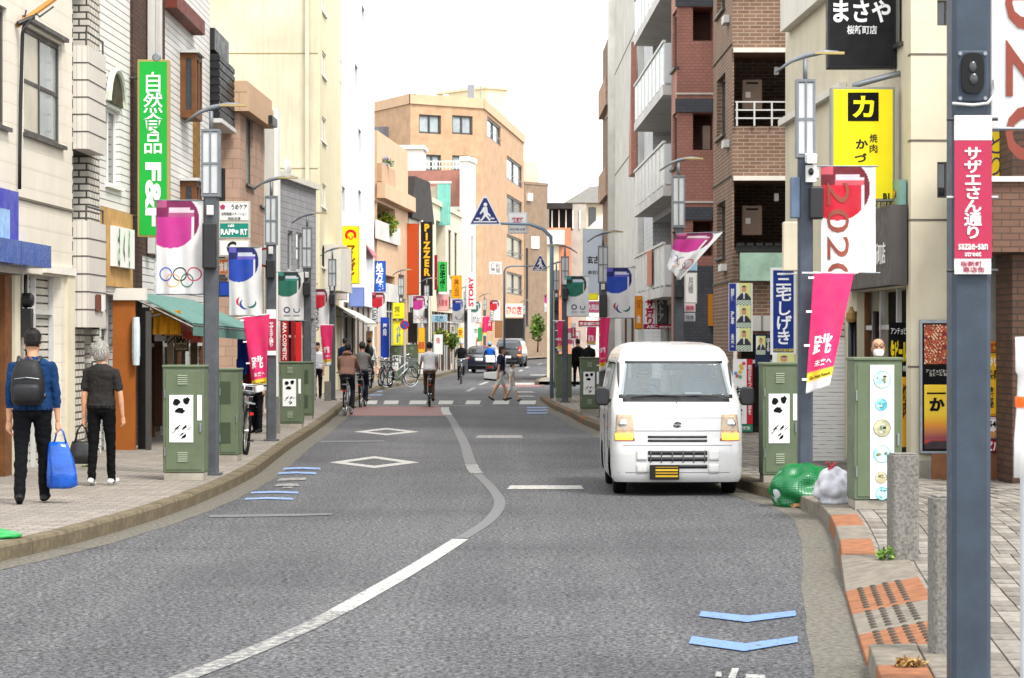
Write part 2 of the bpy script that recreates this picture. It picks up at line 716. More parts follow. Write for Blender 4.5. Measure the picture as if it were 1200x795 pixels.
M_PAVL = pavermat('pavement_blocks', '938c83', '7a736b', '4f4a42', .22, .11)
M_PAVR = pavermat('pavement_bed', '8d867d', '7c756c', '4a443c', .3, .15, pi / 2)
lsw = ribbon('pavement_left', lambda y: interp(LX, y) - 3.0, lambda y: interp(KL, y) - .15, 6, 420, .8, SWZ, M_PAVL)
tag(lsw, kind='structure')
rsw = ribbon('pavement_right', lambda y: interp(KR, y) + (.5 if y < 20 else .14), lambda y: 9.0, 6, 75.5, .25, SWZ - .012, M_PAVR)
tag(rsw, kind='structure')
rs2 = ribbon('pavement_beyond_crossing', lambda y: interp(KR2, y) + .14, lambda y: interp(KR2, y) + 6, 101, 400, 2, SWZ, M_PAVL)
tag(rs2, kind='structure')


def kerbrun(tab, y0, y1, seg, side, parent, pick=None):
	"""a row of kerb stones, each its own stone, laid along the kerb line"""
	y = y0
	k = 0
	while y < y1:
		L = seg
		a = Vector((interp(tab, y), y))
		b = Vector((interp(tab, y + L), y + L))
		d = (b - a)
		ln = d.length - .012
		m = pick(y) if pick else M_KERB
		mb = MB()
		# local: x along, y away from the road, z up ; top edge rounded
		w = .15
		prof = [(0, -.05), (.004, SWZ - .02), (.022, SWZ + .004), (w, SWZ + .006), (w, -.05)]
		if side < 0:
			prof = [(-p[0], p[1]) for p in prof]
		mb.ext([(p[0], p[1]) for p in prof], 'x', 0, ln)
		me_key = ('kerb', side, round(ln, 2), m.name)
		if me_key not in MATS:
			tmp = mb.mesh('kerb_stone', m)
			bm = bmesh.new()
			bm.from_mesh(tmp)
			bmesh.ops.recalc_face_normals(bm, faces=bm.faces)
			bm.to_mesh(tmp)
			bm.free()
			MATS[me_key] = tmp
		o = link('kerb_stone', MATS[me_key], parent)
		ang = math.atan2(d.y, d.x)
		o.location = (a.x, a.y, random.uniform(-.004, .004))
		o.rotation_euler = (0, 0, ang + (0 if side < 0 else 0))
		y += L
		k += 1


# local frame: x along +Y-ish, so local +y points to -X (left); left pavement lies at local +y, right pavement at local -y
kerbrun(KL, 8, 146, .9, 1, lsw)
kerbrun(KR2, 101, 140, .9, -1, rs2)
kerbrun(KR, 27.4, 75, .9, -1, rsw, lambda y: M_KERBO if int(y / .9) % 6 == 0 and y > 45 else M_KERB)
# rounded kerb end at the crossing
for a in range(8):
	t0, t1 = pi - a * .2, pi - (a + 1) * .2
	c = Vector((2.3, 75.3))
	p0, p1 = c + Vector((cos(t0), sin(t0))) * 1.5, c + Vector((cos(t1), sin(t1))) * 1.5
	mb = MB()
	q0, q1 = c + Vector((cos(t0), sin(t0))) * 1.33, c + Vector((cos(t1), sin(t1))) * 1.33
	mb.add([(*p0, -.02), (*p1, -.02), (*q1, -.02), (*q0, -.02), (*p0, SWZ), (*p1, SWZ), (*q1, SWZ + .004), (*q0, SWZ + .004)],
			[(0, 3, 2, 1), (4, 5, 6, 7), (0, 1, 5, 4), (1, 2, 6, 5), (2, 3, 7, 6), (3, 0, 4, 7)])
	mb.build('kerb_stone', M_KERBO if a in (2, 3) else M_KERB, rsw, bevel=.01)
mb = MB()
mb.add([(2.3, 75.3, SWZ - .004)] + [(2.3 + 1.4 * cos(pi - i * .2), 75.3 + 1.4 * sin(pi - i * .2), SWZ - .004) for i in range(9)], [(0, i, i + 1) for i in range(1, 9)])
mb.build('pavement_corner', M_PAVL, rsw)

# near right kerb: painted kerb tops, a sloping dropped-kerb block with raised studs, then kerb again
for i, y in enumerate((27.4, 25.9, 24.4, 22.95, 21.4)):
	y1 = (27.4, 25.9, 24.4, 22.95, 21.4, 19.9)[i + 1]
	a0, a1 = interp(KR, y), interp(KR, y1)
	mb = MB()
	w = .27
	mb.add([(a0, y, -.03), (a1, y1 + .014, -.03), (a1 + w, y1 + .014, -.03), (a0 + w, y, -.03), (a0 + .012, y, SWZ), (a1 + .012, y1 + .014, SWZ), (a1 + w, y1 + .014, SWZ + .008), (a0 + w, y, SWZ + .008)],
			[(0, 3, 2, 1), (4, 5, 6, 7), (0, 1, 5, 4), (1, 2, 6, 5), (2, 3, 7, 6), (3, 0, 4, 7)])
	mb.build('kerb_stone', M_KERBO if i in (2, 4) else M_KERBG, rsw, bevel=.012)
rampy = (19.88, 18.0, 16.5, 15.35, 14.1)
for i in range(4):
	y, y1 = rampy[i], rampy[i + 1] + .012
	a0, a1 = interp(KR, y), interp(KR, y1)
	mb = MB()
	w = .5
	z0, z1 = .035, SWZ + .004
	za = SWZ if i == 0 else z0
	mb.add([(a0, y, -.03), (a1, y1, -.03), (a1 + w, y1, -.03), (a0 + w, y, -.03), (a0, y, za), (a1, y1, z0), (a1 + w, y1, z1), (a0 + w, y, z1)],
			[(0, 3, 2, 1), (4, 5, 6, 7), (0, 1, 5, 4), (1, 2, 6, 5), (2, 3, 7, 6), (3, 0, 4, 7)])
	o = mb.build('ramp_block', M_KERBO if i in (1, 3) else M_KERBG, rsw, bevel=.008)
	st = MB()
	if i:
		rows = int((y - y1) / .15)
		for r in range(rows):
			yy = y - .06 - r * (y - y1 - .08) / rows
			for c in range(4):
				fx = .1 + c * .085
				xx = interp(KR, yy) + fx
				zz = z0 + (z1 - z0) * fx / w
				st.ell((xx, yy, zz), .024, .018, .014, 8, 6)
		s_ = st.build('stud', M_RUBBER if False else mat('stud_shade', '4a453e', .9), o)  # studs darker than their block: their shadow side put into the colour
		s_['kind'] = 'stuff'
for y in (14.05, 13.15, 12.25, 11.35):
	a0, a1 = interp(KR, y), interp(KR, y - .89)
	for q in range(2):
		w0, w1 = (.0, .26) if q == 0 else (.268, .5)
		mb = MB()
		mb.add([(a0 + w0, y, -.03), (a1 + w0, y - .89, -.03), (a1 + w1, y - .89, -.03), (a0 + w1, y, -.03), (a0 + w0 + (.01 if q == 0 else 0), y, SWZ), (a1 + w0 + (.01 if q == 0 else 0), y - .89, SWZ),
				(a1 + w1, y - .89, SWZ + .005), (a0 + w1, y, SWZ + .005)],
				[(0, 3, 2, 1), (4, 5, 6, 7), (0, 1, 5, 4), (1, 2, 6, 5), (2, 3, 7, 6), (3, 0, 4, 7)])
		mb.build('kerb_stone', M_KERBO if (q == 0 and y == 13.15) else M_KERBG, rsw, bevel=.01)

# paving blocks of the near right pavement: strips that follow the kerb
PAVM = [mat('paver_%d' % i, c, .85, var=.4, scale=16, bump=.3, bscale=90) for i, c in enumerate(('7f7a72', '767068', '888279', '6c675f'))]
PW, PL = .15, .30
paver_me = []
for m in PAVM:
	mb = MB()
	a, b, z = PW / 2 - .004, PL / 2 - .004, .012
	mb.add([(-a, -b, -.02), (a, -b, -.02), (a, b, -.02), (-a, b, -.02), (-a + .003, -b + .003, z), (a - .003, -b + .003, z), (a - .003, b - .003, z), (-a + .003, b - .003, z)],
			[(4, 5, 6, 7), (0, 1, 5, 4), (1, 2, 6, 5), (2, 3, 7, 6), (3, 0, 4, 7)])
	paver_me.append(mb.mesh('paver', m))
cand = []
y = 10.5
row = 0
while y < 60:
	k0 = interp(KR, y) + (.53 if y < 20 else .30 if y < 27.4 else .17)
	slope = (interp(KR, y + .15) - interp(KR, y - .15)) / .3
	lim = 6.6 if y < 30 else interp([(30, 4.9), (50, 4.2), (75, 3.6)], y)
	x = k0 + PW / 2
	while x < lim:
		if not (y > 27.4 and x > lim):
			cand.append((x, y, slope, row))
		x += PW
	y += PL
	row += 1
# the ones the photo shows largest: right of the kerb, inside the frame
def inview(c):
	px = CX + FPX * c[0] / c[1]
	py = CY + FPX * (CAMH - SWZ) / c[1]
	hid = 1108 < px < 1162
	return px < 1203 and py < 800 and not hid
vis = sorted([c for c in cand if inview(c)], key=lambda c: c[1])
near, rest = vis[:300], vis[300:] + [c for c in cand if not inview(c) and c[1] < 27]
for c in near:
	o = link('paver', random.choice(paver_me), rsw)
	o.location = (c[0], c[1], SWZ - .012 + random.uniform(-.0025, .0025))
	o.rotation_euler = (random.uniform(-.006, .006), random.uniform(-.006, .006), -math.atan(c[2]))
mb = MB()
for c in rest:
	a, b, z = PW / 2 - .004, PL / 2 - .004, SWZ + random.uniform(-.002, .002)
	an = -math.atan(c[2])
	P = lambda u, v, w: (c[0] + u * cos(an) - v * sin(an), c[1] + u * sin(an) + v * cos(an), w)
	mb.add([P(-a, -b, z - .02), P(a, -b, z - .02), P(a, b, z - .02), P(-a, b, z - .02), P(-a, -b, z), P(a, -b, z), P(a, b, z), P(-a, b, z)],
			[(4, 5, 6, 7), (0, 1, 5, 4), (1, 2, 6, 5), (2, 3, 7, 6), (3, 0, 4, 7)], random.randrange(4))
o = mb.build('paver_field', PAVM, rsw, fix=False)
o['kind'] = 'stuff'


# ---- road markings
def paintmark(name, col, wear=.5, sc=14.):
	m = bpy.data.materials.new(name)
	m.use_nodes = True
	t = NT(m)
	b = t.n['Principled BSDF']
	o = t.coord('Object')
	f = t.ramp(t.noise(sc, 6, o, .8), .60 - .22 * wear, .70 - .22 * wear, 1, 0)
	f2 = t.ramp(t.noise(90, 2, o), .35, .6, .55, 1)
	mu = t.new('ShaderNodeMath', operation='MULTIPLY')
	t.link(f, mu.inputs[0])
	t.link(f2, mu.inputs[1])
	src = t.mix(f, (.085, .085, .088), lin(col))
	src = t.mix(t.ramp(t.noise(45, 3, o), .38, .55, .5, 0), src, (.1, .1, .1))
	t.link(src, b.inputs['Base Color'])
	b.inputs['Roughness'].default_value = .7
	t.bump(t.noise(95, 2, o), .4, .01, b)
	return m


MK_W = paintmark('road_white', 'adaba4', .4)
MK_W2 = paintmark('road_white_worn', '9c9a92', .75)
MK_G = paintmark('road_ghost', '5c5b57', .8)
MK_B = paintmark('road_blue', '5a80b8', .3)
MK_BW = paintmark('road_blue_white', '7393c4', .45)
MK_R = paintmark('road_red', '7a4a44', .2)


def quad_mark(name, px, m, z=.005):
	mb = MB()
	P = [gnd(x, y, z) for x, y in px]
	mb.add(P, [tuple(range(len(P)))])
	return mb.build(name, m, ROAD)


def line_mark(name, pts, w, m, z=.005):
	mb = MB()
	pts = [Vector((p.x, p.y)) for p in pts]
	vs = []
	for i, p in enumerate(pts):
		d = (pts[min(i + 1, len(pts) - 1)] - pts[max(i - 1, 0)]).normalized()
		nn = Vector((-d.y, d.x)) * w / 2
		vs += [(p.x + nn.x, p.y + nn.y, z), (p.x - nn.x, p.y - nn.y, z)]
	mb.add(vs, [(2 * i, 2 * i + 1, 2 * i + 3, 2 * i + 2) for i in range(len(pts) - 1)])
	return mb.build(name, m, ROAD)


def dense(tab, y0, y1, n=20):
	return [Vector((interp(tab, y0 + (y1 - y0) * i / n), y0 + (y1 - y0) * i / n, 0)) for i in range(n + 1)]


CL = [(11, -2.35), (13.8, -1.66), (16, -1.25), (18.2, -.97), (20.5, -.71), (23.1, -.45), (25.5, -.22), (28.2, -.13), (31, -.24), (35.6, -.52), (44.3, -.80), (56, -1.25), (67.4, -1.70), (80, -1.6), (103, -1.16), (140, .3), (165, 1.0), (197, 2.8), (230, 6.)]
line_mark('centre_line', dense(CL, 11, 17.0), .14, MK_W2)
line_mark('centre_line', dense(CL, 17.0, 23.1), .145, MK_W)
line_mark('centre_line', dense(CL, 23.2, 34.2), .12, MK_G)
line_mark('centre_line', dense(CL, 34.4, 36.9), .17, MK_W2)
line_mark('centre_line', dense(CL, 37.0, 61), .16, MK_G)
line_mark('centre_line', dense(CL, 61, 67.8), .2, MK_W)
for a in (88, 101, 114, 128, 143, 160, 180):
	line_mark('centre_line', dense(CL, a, a + 7, 6), .16, MK_W2 if a < 100 else MK_W)


def diamond(cx, cy, w, h, t_in, m):
	P = [gnd(cx - w / 2, cy), gnd(cx, cy + h * .47), gnd(cx + w / 2, cy), gnd(cx, cy - h * .53)]
	c = sum(P, Vector()) / 4
	q = [c + (p - c) * t_in for p in P]
	mb = MB()
	mb.add([(p.x, p.y, .005) for p in P + q], [(i, (i + 1) % 4, 4 + (i + 1) % 4, 4 + i) for i in range(4)])
	mb.build('diamond_marking', m, ROAD)


diamond(438.5, 542.5, 106, 14.0, .62, MK_W)
diamond(453, 506.5, 77, 8.6, .58, MK_W)
# stop bars and worn strokes of the right lane
quad_mark('stop_line', [(557, 513.5), (613, 513.5), (611, 510.3), (560, 510.3)], MK_W2)
quad_mark('stop_line', [(594, 573.3), (684, 573.3), (681, 569), (598, 569)], MK_W)
quad_mark('worn_stroke', [(245, 606.5), (340, 605), (388, 603.5), (390, 601.5), (330, 602.5), (246, 603.5)], MK_G, .006)
quad_mark('worn_stroke', [(375, 518.7), (450, 517.6), (450, 516.2), (377, 517)], MK_G, .006)


def chevron(xl, xr, yc, dy, t, m):
	xm = (xl + xr) / 2 + 4
	quad_mark('chevron_marking', [(xl, yc), (xm, yc + dy), (xr, yc), (xr - 1, yc - t * .95), (xm, yc + dy - t), (xl + 11, yc - t)], m, .007)


def bikelane(x, y, m):
	pass


quad_mark('chevron_marking', [(819, 722), (875, 729), (933, 721.5), (932, 715.5), (876, 721.5), (822, 716)], MK_B, .008)
quad_mark('chevron_marking', [(807, 754), (872, 763), (935, 752.5), (934.5, 745.5), (873, 754), (811, 745.5)], MK_B, .008)
quad_mark('cycle_symbol', [(838, 793), (846, 793), (845, 787), (839, 787)], MK_W, .008)
quad_mark('cycle_symbol', [(851, 800), (860, 800), (866, 783), (858, 783)], MK_W, .008)
quad_mark('cycle_symbol', [(874, 795), (898, 795), (896, 791), (874, 790)], MK_W, .008)
quad_mark('cycle_symbol', [(836, 804), (898, 804), (898, 799), (836, 799)], MK_W, .008)
for y0, xl, xr, m in ((549.0, 331, 376, MK_BW), (554.3, 325, 371, MK_BW), (577.0, 293, 350, MK_BW), (584.3, 286, 344, MK_BW)):
	quad_mark('chevron_marking', [(xl, y0 + 1.5), ((xl + xr) / 2, y0 + .6), (xr, y0 + 1.6), (xr - 1, y0 - .8), ((xl + xr) / 2, y0 - 1.6), (xl + 2, y0 - .6)], m, .008)
quad_mark('cycle_symbol', [(324, 563.6), (358, 562.6), (359, 559.6), (330, 560.2)], MK_W2, .008)
quad_mark('cycle_symbol', [(320, 570), (352, 569.5), (348, 566.5), (326, 567)], MK_W2, .008)
quad_mark('cycle_symbol', [(330, 572.6), (341, 572.2), (345, 570.5), (333, 570.8)], MK_W2, .008)
# zebra crossing, red patch, far markings
for xa, xb in ((-3.65, -3.0), (-2.75, -2.0), (-1.55, -.85), (-.52, .1), (.42, 1.0)):
	pass
for xa, xb in ((420, 441), (449, 466), (479, 499), (513, 530), (545, 562), (577, 596), (608, 627)):
	quad_mark('zebra_stripe', [(xa, 474.0), (xb, 474.0), (xb + 1.5, 469.6), (xa + 2, 469.6)], MK_W, .010)
quad_mark('stop_line', [(416, 475.6), (566, 475.6), (566, 475.0), (417, 475.0)], MK_W2, .006)
quad_mark('red_surface', [(404, 487.5), (522, 487.5), (518, 476.4), (418, 476.4)], MK_R, .0045)
quad_mark('red_surface', [(575, 453.5), (632, 453.5), (640, 450.5), (580, 450.5)], MK_R, .0045)
quad_mark('stop_line', [(603, 451), (645, 451), (644, 448.8), (604, 448.8)], MK_W, .006)
quad_mark('stop_line', [(622, 440.5), (655, 440.5), (654, 438.8), (621, 438.8)], MK_W2, .006)
quad_mark('stop_line', [(626, 417.6), (645, 417.6), (645, 416.6), (626, 416.6)], MK_W2, .006)
for y0 in (478.5, 481.5, 484.8):
	quad_mark('chevron_marking', [(618, y0), (640, y0), (643, y0 - 1.3), (617, y0 - 1.3)], MK_BW, .006)
for y0 in (465.5, 460.5):
	quad_mark('chevron_marking', [(606, y0), (628, y0), (623, y0 - 2), (604, y0 - 2)], MK_W2, .006)
for y0 in (459.5, 463.5):
	quad_mark('chevron_marking', [(425, y0), (447, y0), (449, y0 - 1.3), (428, y0 - 1.3)], MK_BW, .006)
# utility covers
# ------------------------------------------------------------------ buildings
M_CREAM = mat('cream_render', 'cfc6ae', .75, var=.14, scale=1.3, bump=.1, bscale=50, streak=.12)
M_CREAMJ = mat('joint_dark', '6b645a', .9, var=.2)
M_OFFW = mat('off_white_render', 'd8d3c8', .75, var=.12, scale=1.5, bump=.1, bscale=50, streak=.1)
M_WTALL = mat('white_tower_paint', 'dcdcda', .6, var=.05, scale=1.0, streak=.05)
M_YEL = mat('pale_yellow_render', 'd2c9ae', .75, var=.2, scale=.5, bump=.1, bscale=40, streak=.35)
M_YEL2 = mat('pale_yellow_front', 'd6ccaa', .7, var=.08, scale=.8, streak=.06)
M_GREYC = mat('grey_concrete_wall', 'cbc9c3', .8, var=.2, scale=1.2, bump=.2, bscale=40, streak=.25)
M_BEIGE = mat('beige_render', 'c9a98a', .75, var=.12, scale=1.2, streak=.1)
M_BRK = brickmat('brown_tile', '775a4a', '876a58', 'a0917f', .21, .065, .009)
M_BRKD = brickmat('dark_brown_tile', '4a352b', '5c4234', '3a322c', .23, .075, .010)
M_REDT = brickmat('red_tile', 'ab7768', 'b37f70', '9a685a', .11, .06, .006, rough=.6)
M_TAN = brickmat('tan_tile', 'b3947f', 'bb9d89', '9f8371', .3, .2, .008)
M_APT = brickmat('apartment_tile', 'bf9c7a', 'c6a482', 'b39174', .25, .08, .010)
M_WBRK = brickmat('white_brick', 'd0cbc0', 'c4bdb0', '4d4a46', .21, .095, .014)
M_GTILE = brickmat('grey_tile', '9b9c9e', 'a6a6a8', '82838a', .4, .15, .010)
M_SMALLT = brickmat('small_white_tile', 'cdcfcf', 'd4d6d6', 'b9bbbb', .1, .1, .008)
M_SIDING = stripemat('white_lap_siding', 'dcdad4', '8d8c88', .11, .16)
M_PANEL = stripemat('cream_panel_wall', 'd8d0c0', 'bdb3a0', .24, .04, bump=.12)
M_RIB = stripemat('ribbed_balcony', 'cfc9bf', 'a29b90', .07, .2, vert=True)
M_WOOD = mat('brown_wood', '6d4526', .6, var=.35, scale=5, bump=.2, bscale=30)
M_ORANGEW = mat('orange_brown_wall', '9c5a26', .7, var=.2, scale=2)
M_ROOF = mat('dark_roof', '3d3a38', .8, var=.25, scale=3, bump=.3)
M_SHUT = mat('shutter_slats', 'c4c0b6', .5, .2, var=.15, scale=4, streak=.25)
M_SHUTG = mat('shutter_grey', '8b8880', .5, .3, var=.15, scale=4, streak=.25)
M_SHOP = mat('interior_shade', '2b2723', .8, var=.6, scale=2.5)  # dark colour standing in for the shade inside unlit rooms
M_RUST = mat('rust_orange', 'b4501f', .7, var=.3, scale=3, bump=.3)


class Bld:
	"""a building whose street front runs from p0 (near) to p1 (far); side -1 stands on the left of the street, +1 on the right.
	wall coordinates: u metres from the near corner along the front, d metres into the building (negative = over the street), z up"""

	def __init__(s, name, label, side, p0, p1, H, depth, wall, cat='building', group=None, z0=.0):
		s.p0, s.p1 = Vector(p0), Vector(p1)
		s.side, s.H, s.depth, s.wall, s.z0 = side, H, depth, wall, z0
		d = s.p1 - s.p0
		s.L = d.length
		s.dir = d.normalized()
		org = s.p0 if side < 0 else s.p1
		dd = s.dir if side < 0 else -s.dir
		s.root = thing(name, label, cat, (org.x, org.y, 0), math.atan2(dd.y, dd.x), group)
		s.holes = {'front': [], 'end': []}
		s.mats = {}

	def X(s, u):
		return u if s.side < 0 else s.L - u

	def pu(s, x, d=0.):
		k = (x - CX) / FPX
		nn = Vector((-s.dir.y, s.dir.x)) * (d * (1 if s.side < 0 else -1))
		return (k * (s.p0.y + nn.y) - s.p0.x - nn.x) / (s.dir.x - k * s.dir.y)

	def pz(s, x, y):
		Y = s.p0.y + s.dir.y * s.pu(x)
		return CAMH + (CY - y) / FPX * Y

	def q(s, mb, wall, a0, a1, z0, z1, d0, d1, m=0):
		if wall == 'front':
			mb.box(s.X(a0), s.X(a1), d0, d1, z0, z1, m)
		else:
			mb.box(s.X(d0), s.X(d1), a0, a1, z0, z1, m)
		return mb

	def part(s, name, boxes, m, wall='front', parent=None, bevel=0, smooth=False):
		mb = MB()
		for b in boxes:
			s.q(mb, wall, *b)
		return mb.build(name, m, parent or s.root, bevel=bevel, smooth=smooth, fix=False)

	def window(s, a0, a1, z0, z1, wall='front', frame=None, pane=None, recess=.12, mull=1, sill=True, trans=0, fw=.045, hole=True, name='window'):
		frame, pane = frame or M_ALU, pane or M_GLASS
		if a0 > a1:
			a0, a1 = a1, a0
		if hole:
			s.holes[wall].append((a0, a1, z0, z1, recess))
		d0, d1 = recess - .05, recess + .0
		if not hole:
			d0, d1 = -.05, -.002
		mb = MB()
		for b in ((a0, a1, z0, z0 + fw), (a0, a1, z1 - fw, z1), (a0, a0 + fw, z0 + fw, z1 - fw), (a1 - fw, a1, z0 + fw, z1 - fw)):
			s.q(mb, wall, *b, d0, d1 - .004)
		for i in range(mull):
			c = a0 + (a1 - a0) * (i + 1) / (mull + 1)
			s.q(mb, wall, c - fw * .5, c + fw * .5, z0 + fw, z1 - fw, d0 + .006, d1 - .004)
		for i in range(trans):
			c = z0 + (z1 - z0) * (i + 1) / (trans + 1)
			s.q(mb, wall, a0 + fw, a1 - fw, c - fw * .4, c + fw * .4, d0 + .009, d1 - .004)
		w = mb.build(name, frame, s.root, fix=False)
		n = mull + 1
		for i in range(n):
			c0 = a0 + fw * .7 + (a1 - a0 - fw * 1.4) * i / n
			c1 = a0 + fw * .7 + (a1 - a0 - fw * 1.4) * (i + 1) / n
			p = MB()
			pm = pane[i % len(pane)] if isinstance(pane, (list, tuple)) else pane
			s.q(p, wall, c0 + .004, c1 - .004, z0 + fw * .7, z1 - fw * .7, d1 - .03 + .008 * (i % 2), d1 - .024 + .008 * (i % 2))
			p.build('pane', pm, w, fix=False)
		if sill:
			sb = MB()
			s.q(sb, wall, a0 - .05, a1 + .05, z0 - .05, z0 - .004, -.06, recess - .06)
			sb.build('sill', frame, w, fix=False)
		return w

	def pwin(s, x0, x1, yt, yb, **k):
		"""window by the pixel columns of its jambs and the rows of its head and foot at column x0"""
		u0, u1 = s.pu(x0), s.pu(x1)
		return s.window(u0, u1, s.pz(x0, yb), s.pz(x0, yt), **k)

	def opening(s, a0, a1, z0, z1, depth, wall='front'):
		a0, a1 = min(a0, a1), max(a0, a1)
		s.holes[wall].append((a0, a1, z0, z1, depth))
		if z0 > .11:
			return
		# a shop front: panel painted as the room's shade, glazing bars, goods on show
		s.part('shop_shade_panel', [(a0, a1, z0 + .03, z1, .42, .45)], M_SHOP, wall)
		n = max(1, int((a1 - a0) / 1.1))
		for i in range(n + 1):
			a = a0 + (a1 - a0 - .06) * i / n
			s.part('glazing_bar', [(a, a + .06, z0 + .03, z1, .1, .16)], M_ALUL if i % 3 else M_WOOD, wall)
		s.part('transom', [(a0, a1, z1 - .5, z1 - .44, .11, .15)], M_ALUL, wall)
		rn = random.Random(int(s.p0.y * 10))
		for i in range(min(14, n * 2)):
			a = rn.uniform(a0 + .1, max(a0 + .2, a1 - .5))
			z = rn.choice((z0 + .05, z0 + .7, z0 + 1.2))
			s.part('goods', [(a, a + rn.uniform(.15, .45), z, z + rn.uniform(.2, .6), .2 + .012 * i, .208 + .012 * i)], paint(rn.choice(('c9b48a', 'b8352c', 'd9d4c8', '7d5a3a', '3f6f52', 'd9a53a', '4a5f8a', 'e2ddd2'))), wall)

	def shutter(s, a0, a1, z0, z1, m=None, wall='front', recess=.15, pitch=.09, split=True):
		s.opening(a0, a1, z0, z1, recess, wall)
		mb = MB()
		z = z0
		while z < z1 - .01:
			zt = min(z + pitch, z1)
			s.q(mb, wall, a0, a1, z + .022, zt, recess - .035, recess - .004)
			s.q(mb, wall, a0, a1, z, z + .022, recess - .012, recess - .004, 1)
			z = zt
		o = mb.build('roller_shutter', [m or M_SHUT, M_ALU], s.root, fix=False)
		if split:
			mb = MB()
			c = a0 + (a1 - a0) * .42
			s.q(mb, wall, c - .03, c + .03, z0, z1, recess - .05, recess - .036)
			mb.build('shutter_post', M_ALUL, o, fix=False)
		return o

	def finish(s, end=True, endmat=None, roof=None, parapet=.0, frontmat=None):
		for wall, A in (('front', s.L), ('end', s.depth)):
			if wall == 'end' and not end:
				continue
			hs_ = s.holes[wall]
			us = sorted(set([0., A] + [v for h in hs_ for v in h[:2] if 0 < v < A]))
			zs = sorted(set([s.z0, s.H] + [v for h in hs_ for v in h[2:4] if s.z0 < v < s.H]))
			mb = MB()

			def pt(a, z, d):
				return (s.X(a), d, z) if wall == 'front' else (s.X(d), a, z)
			for i in range(len(us) - 1):
				for j in range(len(zs) - 1):
					ca, cz = (us[i] + us[i + 1]) / 2, (zs[j] + zs[j + 1]) / 2
					if any(h[0] < ca < h[1] and h[2] < cz < h[3] for h in hs_):
						continue
					mb.add([pt(us[i], zs[j], 0), pt(us[i + 1], zs[j], 0), pt(us[i + 1], zs[j + 1], 0), pt(us[i], zs[j + 1], 0)], [(0, 1, 2, 3)])
			for a0, a1, z0, z1, dp in hs_:
				c = [(a0, z0), (a1, z0), (a1, z1), (a0, z1)]
				for k in range(4):
					p, q_ = c[k], c[(k + 1) % 4]
					mb.add([pt(*p, 0), pt(*q_, 0), pt(*q_, dp + .02), pt(*p, dp + .02)], [(0, 1, 2, 3)])
			m = (frontmat or s.wall) if wall == 'front' else (endmat or s.wall)
			mb.build('front_wall' if wall == 'front' else 'side_wall', m, s.root, fix=False)
		mb = MB()
		X0, X1 = s.X(0), s.X(s.L)
		# far end, back
		for a, b_ in (((X1, 0), (X1, s.depth)), ((X1, s.depth), (X0, s.depth))):
			mb.add([(*a, s.z0), (*b_, s.z0), (*b_, s.H), (*a, s.H)], [(0, 1, 2, 3)])
		if not end:
			mb.add([(X0, 0, s.z0), (X0, s.depth, s.z0), (X0, s.depth, s.H), (X0, 0, s.H)], [(0, 1, 2, 3)])
		mb.build('back_wall', endmat or s.wall, s.root, fix=False)
		# core coloured dark as the shade behind openings
		mb = MB()
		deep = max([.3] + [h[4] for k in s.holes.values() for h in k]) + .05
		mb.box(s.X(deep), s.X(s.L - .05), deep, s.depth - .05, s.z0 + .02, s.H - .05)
		mb.build('dark_core', M_SHOP, s.root, fix=False)
		mb = MB()
		p = parapet
		mb.box(min(X0, X1) - p, max(X0, X1) + p, -p, s.depth, s.H - .001 if p == 0 else s.H - .18, s.H + .06)
		mb.build('roof', roof or s.wall, s.root, fix=False)
		return s.root


def Lb(*a, **k):
	return Bld(a[0], a[1], -1, *a[2:], **k)


# ---- left side ---------------------------------------------------------------
# white shop house with shutter, nearest on the left
b = Bld('shop_house', 'cream panelled shop house with roller shutter and blue sign, nearest on left', -1, (-6.12, 26.5), (-5.87, 35.3), 9.5, 6, M_PANEL)
pu, pz = b.pu, b.pz
b.pwin(28, 73, 28, 155, pane=[M_GLASSC, M_GLASSL], mull=1, trans=1, recess=.1, fw=.06)
b.window(pu(-30), pu(8), pz(8, 150), pz(8, 10), recess=.1, pane=[M_GLASS, M_GLASSL], fw=.06)
b.part('string_course', [(0, b.L, pz(60, 243), pz(60, 243) + .03, -.025, -.001)], M_CREAMJ)
b.part('window_hood', [(pu(26), pu(75), pz(30, 25), pz(30, 25) + .05, -.07, -.001)], M_ALU)
b.part('pilaster', [(pu(76), b.L, 0, pz(80, 318), -.04, -.001)], M_CREAM)
b.part('shutter_head', [(pu(50), b.L, pz(70, 322), pz(70, 313), -.06, -.001)], M_OFFW)
b.shutter(pu(28), pu(72), .1, pz(50, 322), recess=.2, pitch=.1)
b.part('shop_post', [(pu(4), pu(12), .13, pz(10, 322), -.02, .05)], M_WOOD)
b.part('shop_post', [(pu(16), pu(22), .13, pz(10, 322), -.02, .05)], M_CREAM)
b.opening(pu(-20), pu(26), .1, pz(10, 320), .6)
b.finish(end=False)
SH = b
# electricity service cable with insulator and meter on that wall
t = thing('service_cable', 'black service cable with insulators running down the cream panelled wall', 'cable', (0, 0, 0))
mb = MB()
for k in range(3):
	u = pu(20 + k * 1.5)
	p = lambda x, y, d: Vector((SH.p0.x + SH.dir.x * pu(x) + d, SH.p0.y + SH.dir.y * pu(x), pz(x, y)))
	mb.tube([p(19 + k, 12 + k * 6, .12), p(20.5, 40, .05 + .01 * k), p(20, 120, .03 + .012 * k), p(19.3, 180, .03 + .01 * k), p(19, 222, .03 + .01 * k)], .012, 6)
mb.build('cable', M_BLACK, t, smooth=True)
mb = MB()
mb.cyl(p(18, 30, .02), p(27, -6, .45), .035, .035, 8)
mb.build('insulator', mat('insulator_ochre', 'b07a35', .5), t)
mb = MB()
mb.cyl(p(17, 28, .04), p(20, 20, .2), .03, .03, 8)
mb.tube([p(16, 36, .1), p(18, 16, .25), p(22, 20, .25), p(24, 8, .4)], .012, 6)
mb.build('clamp', M_BLACK, t)
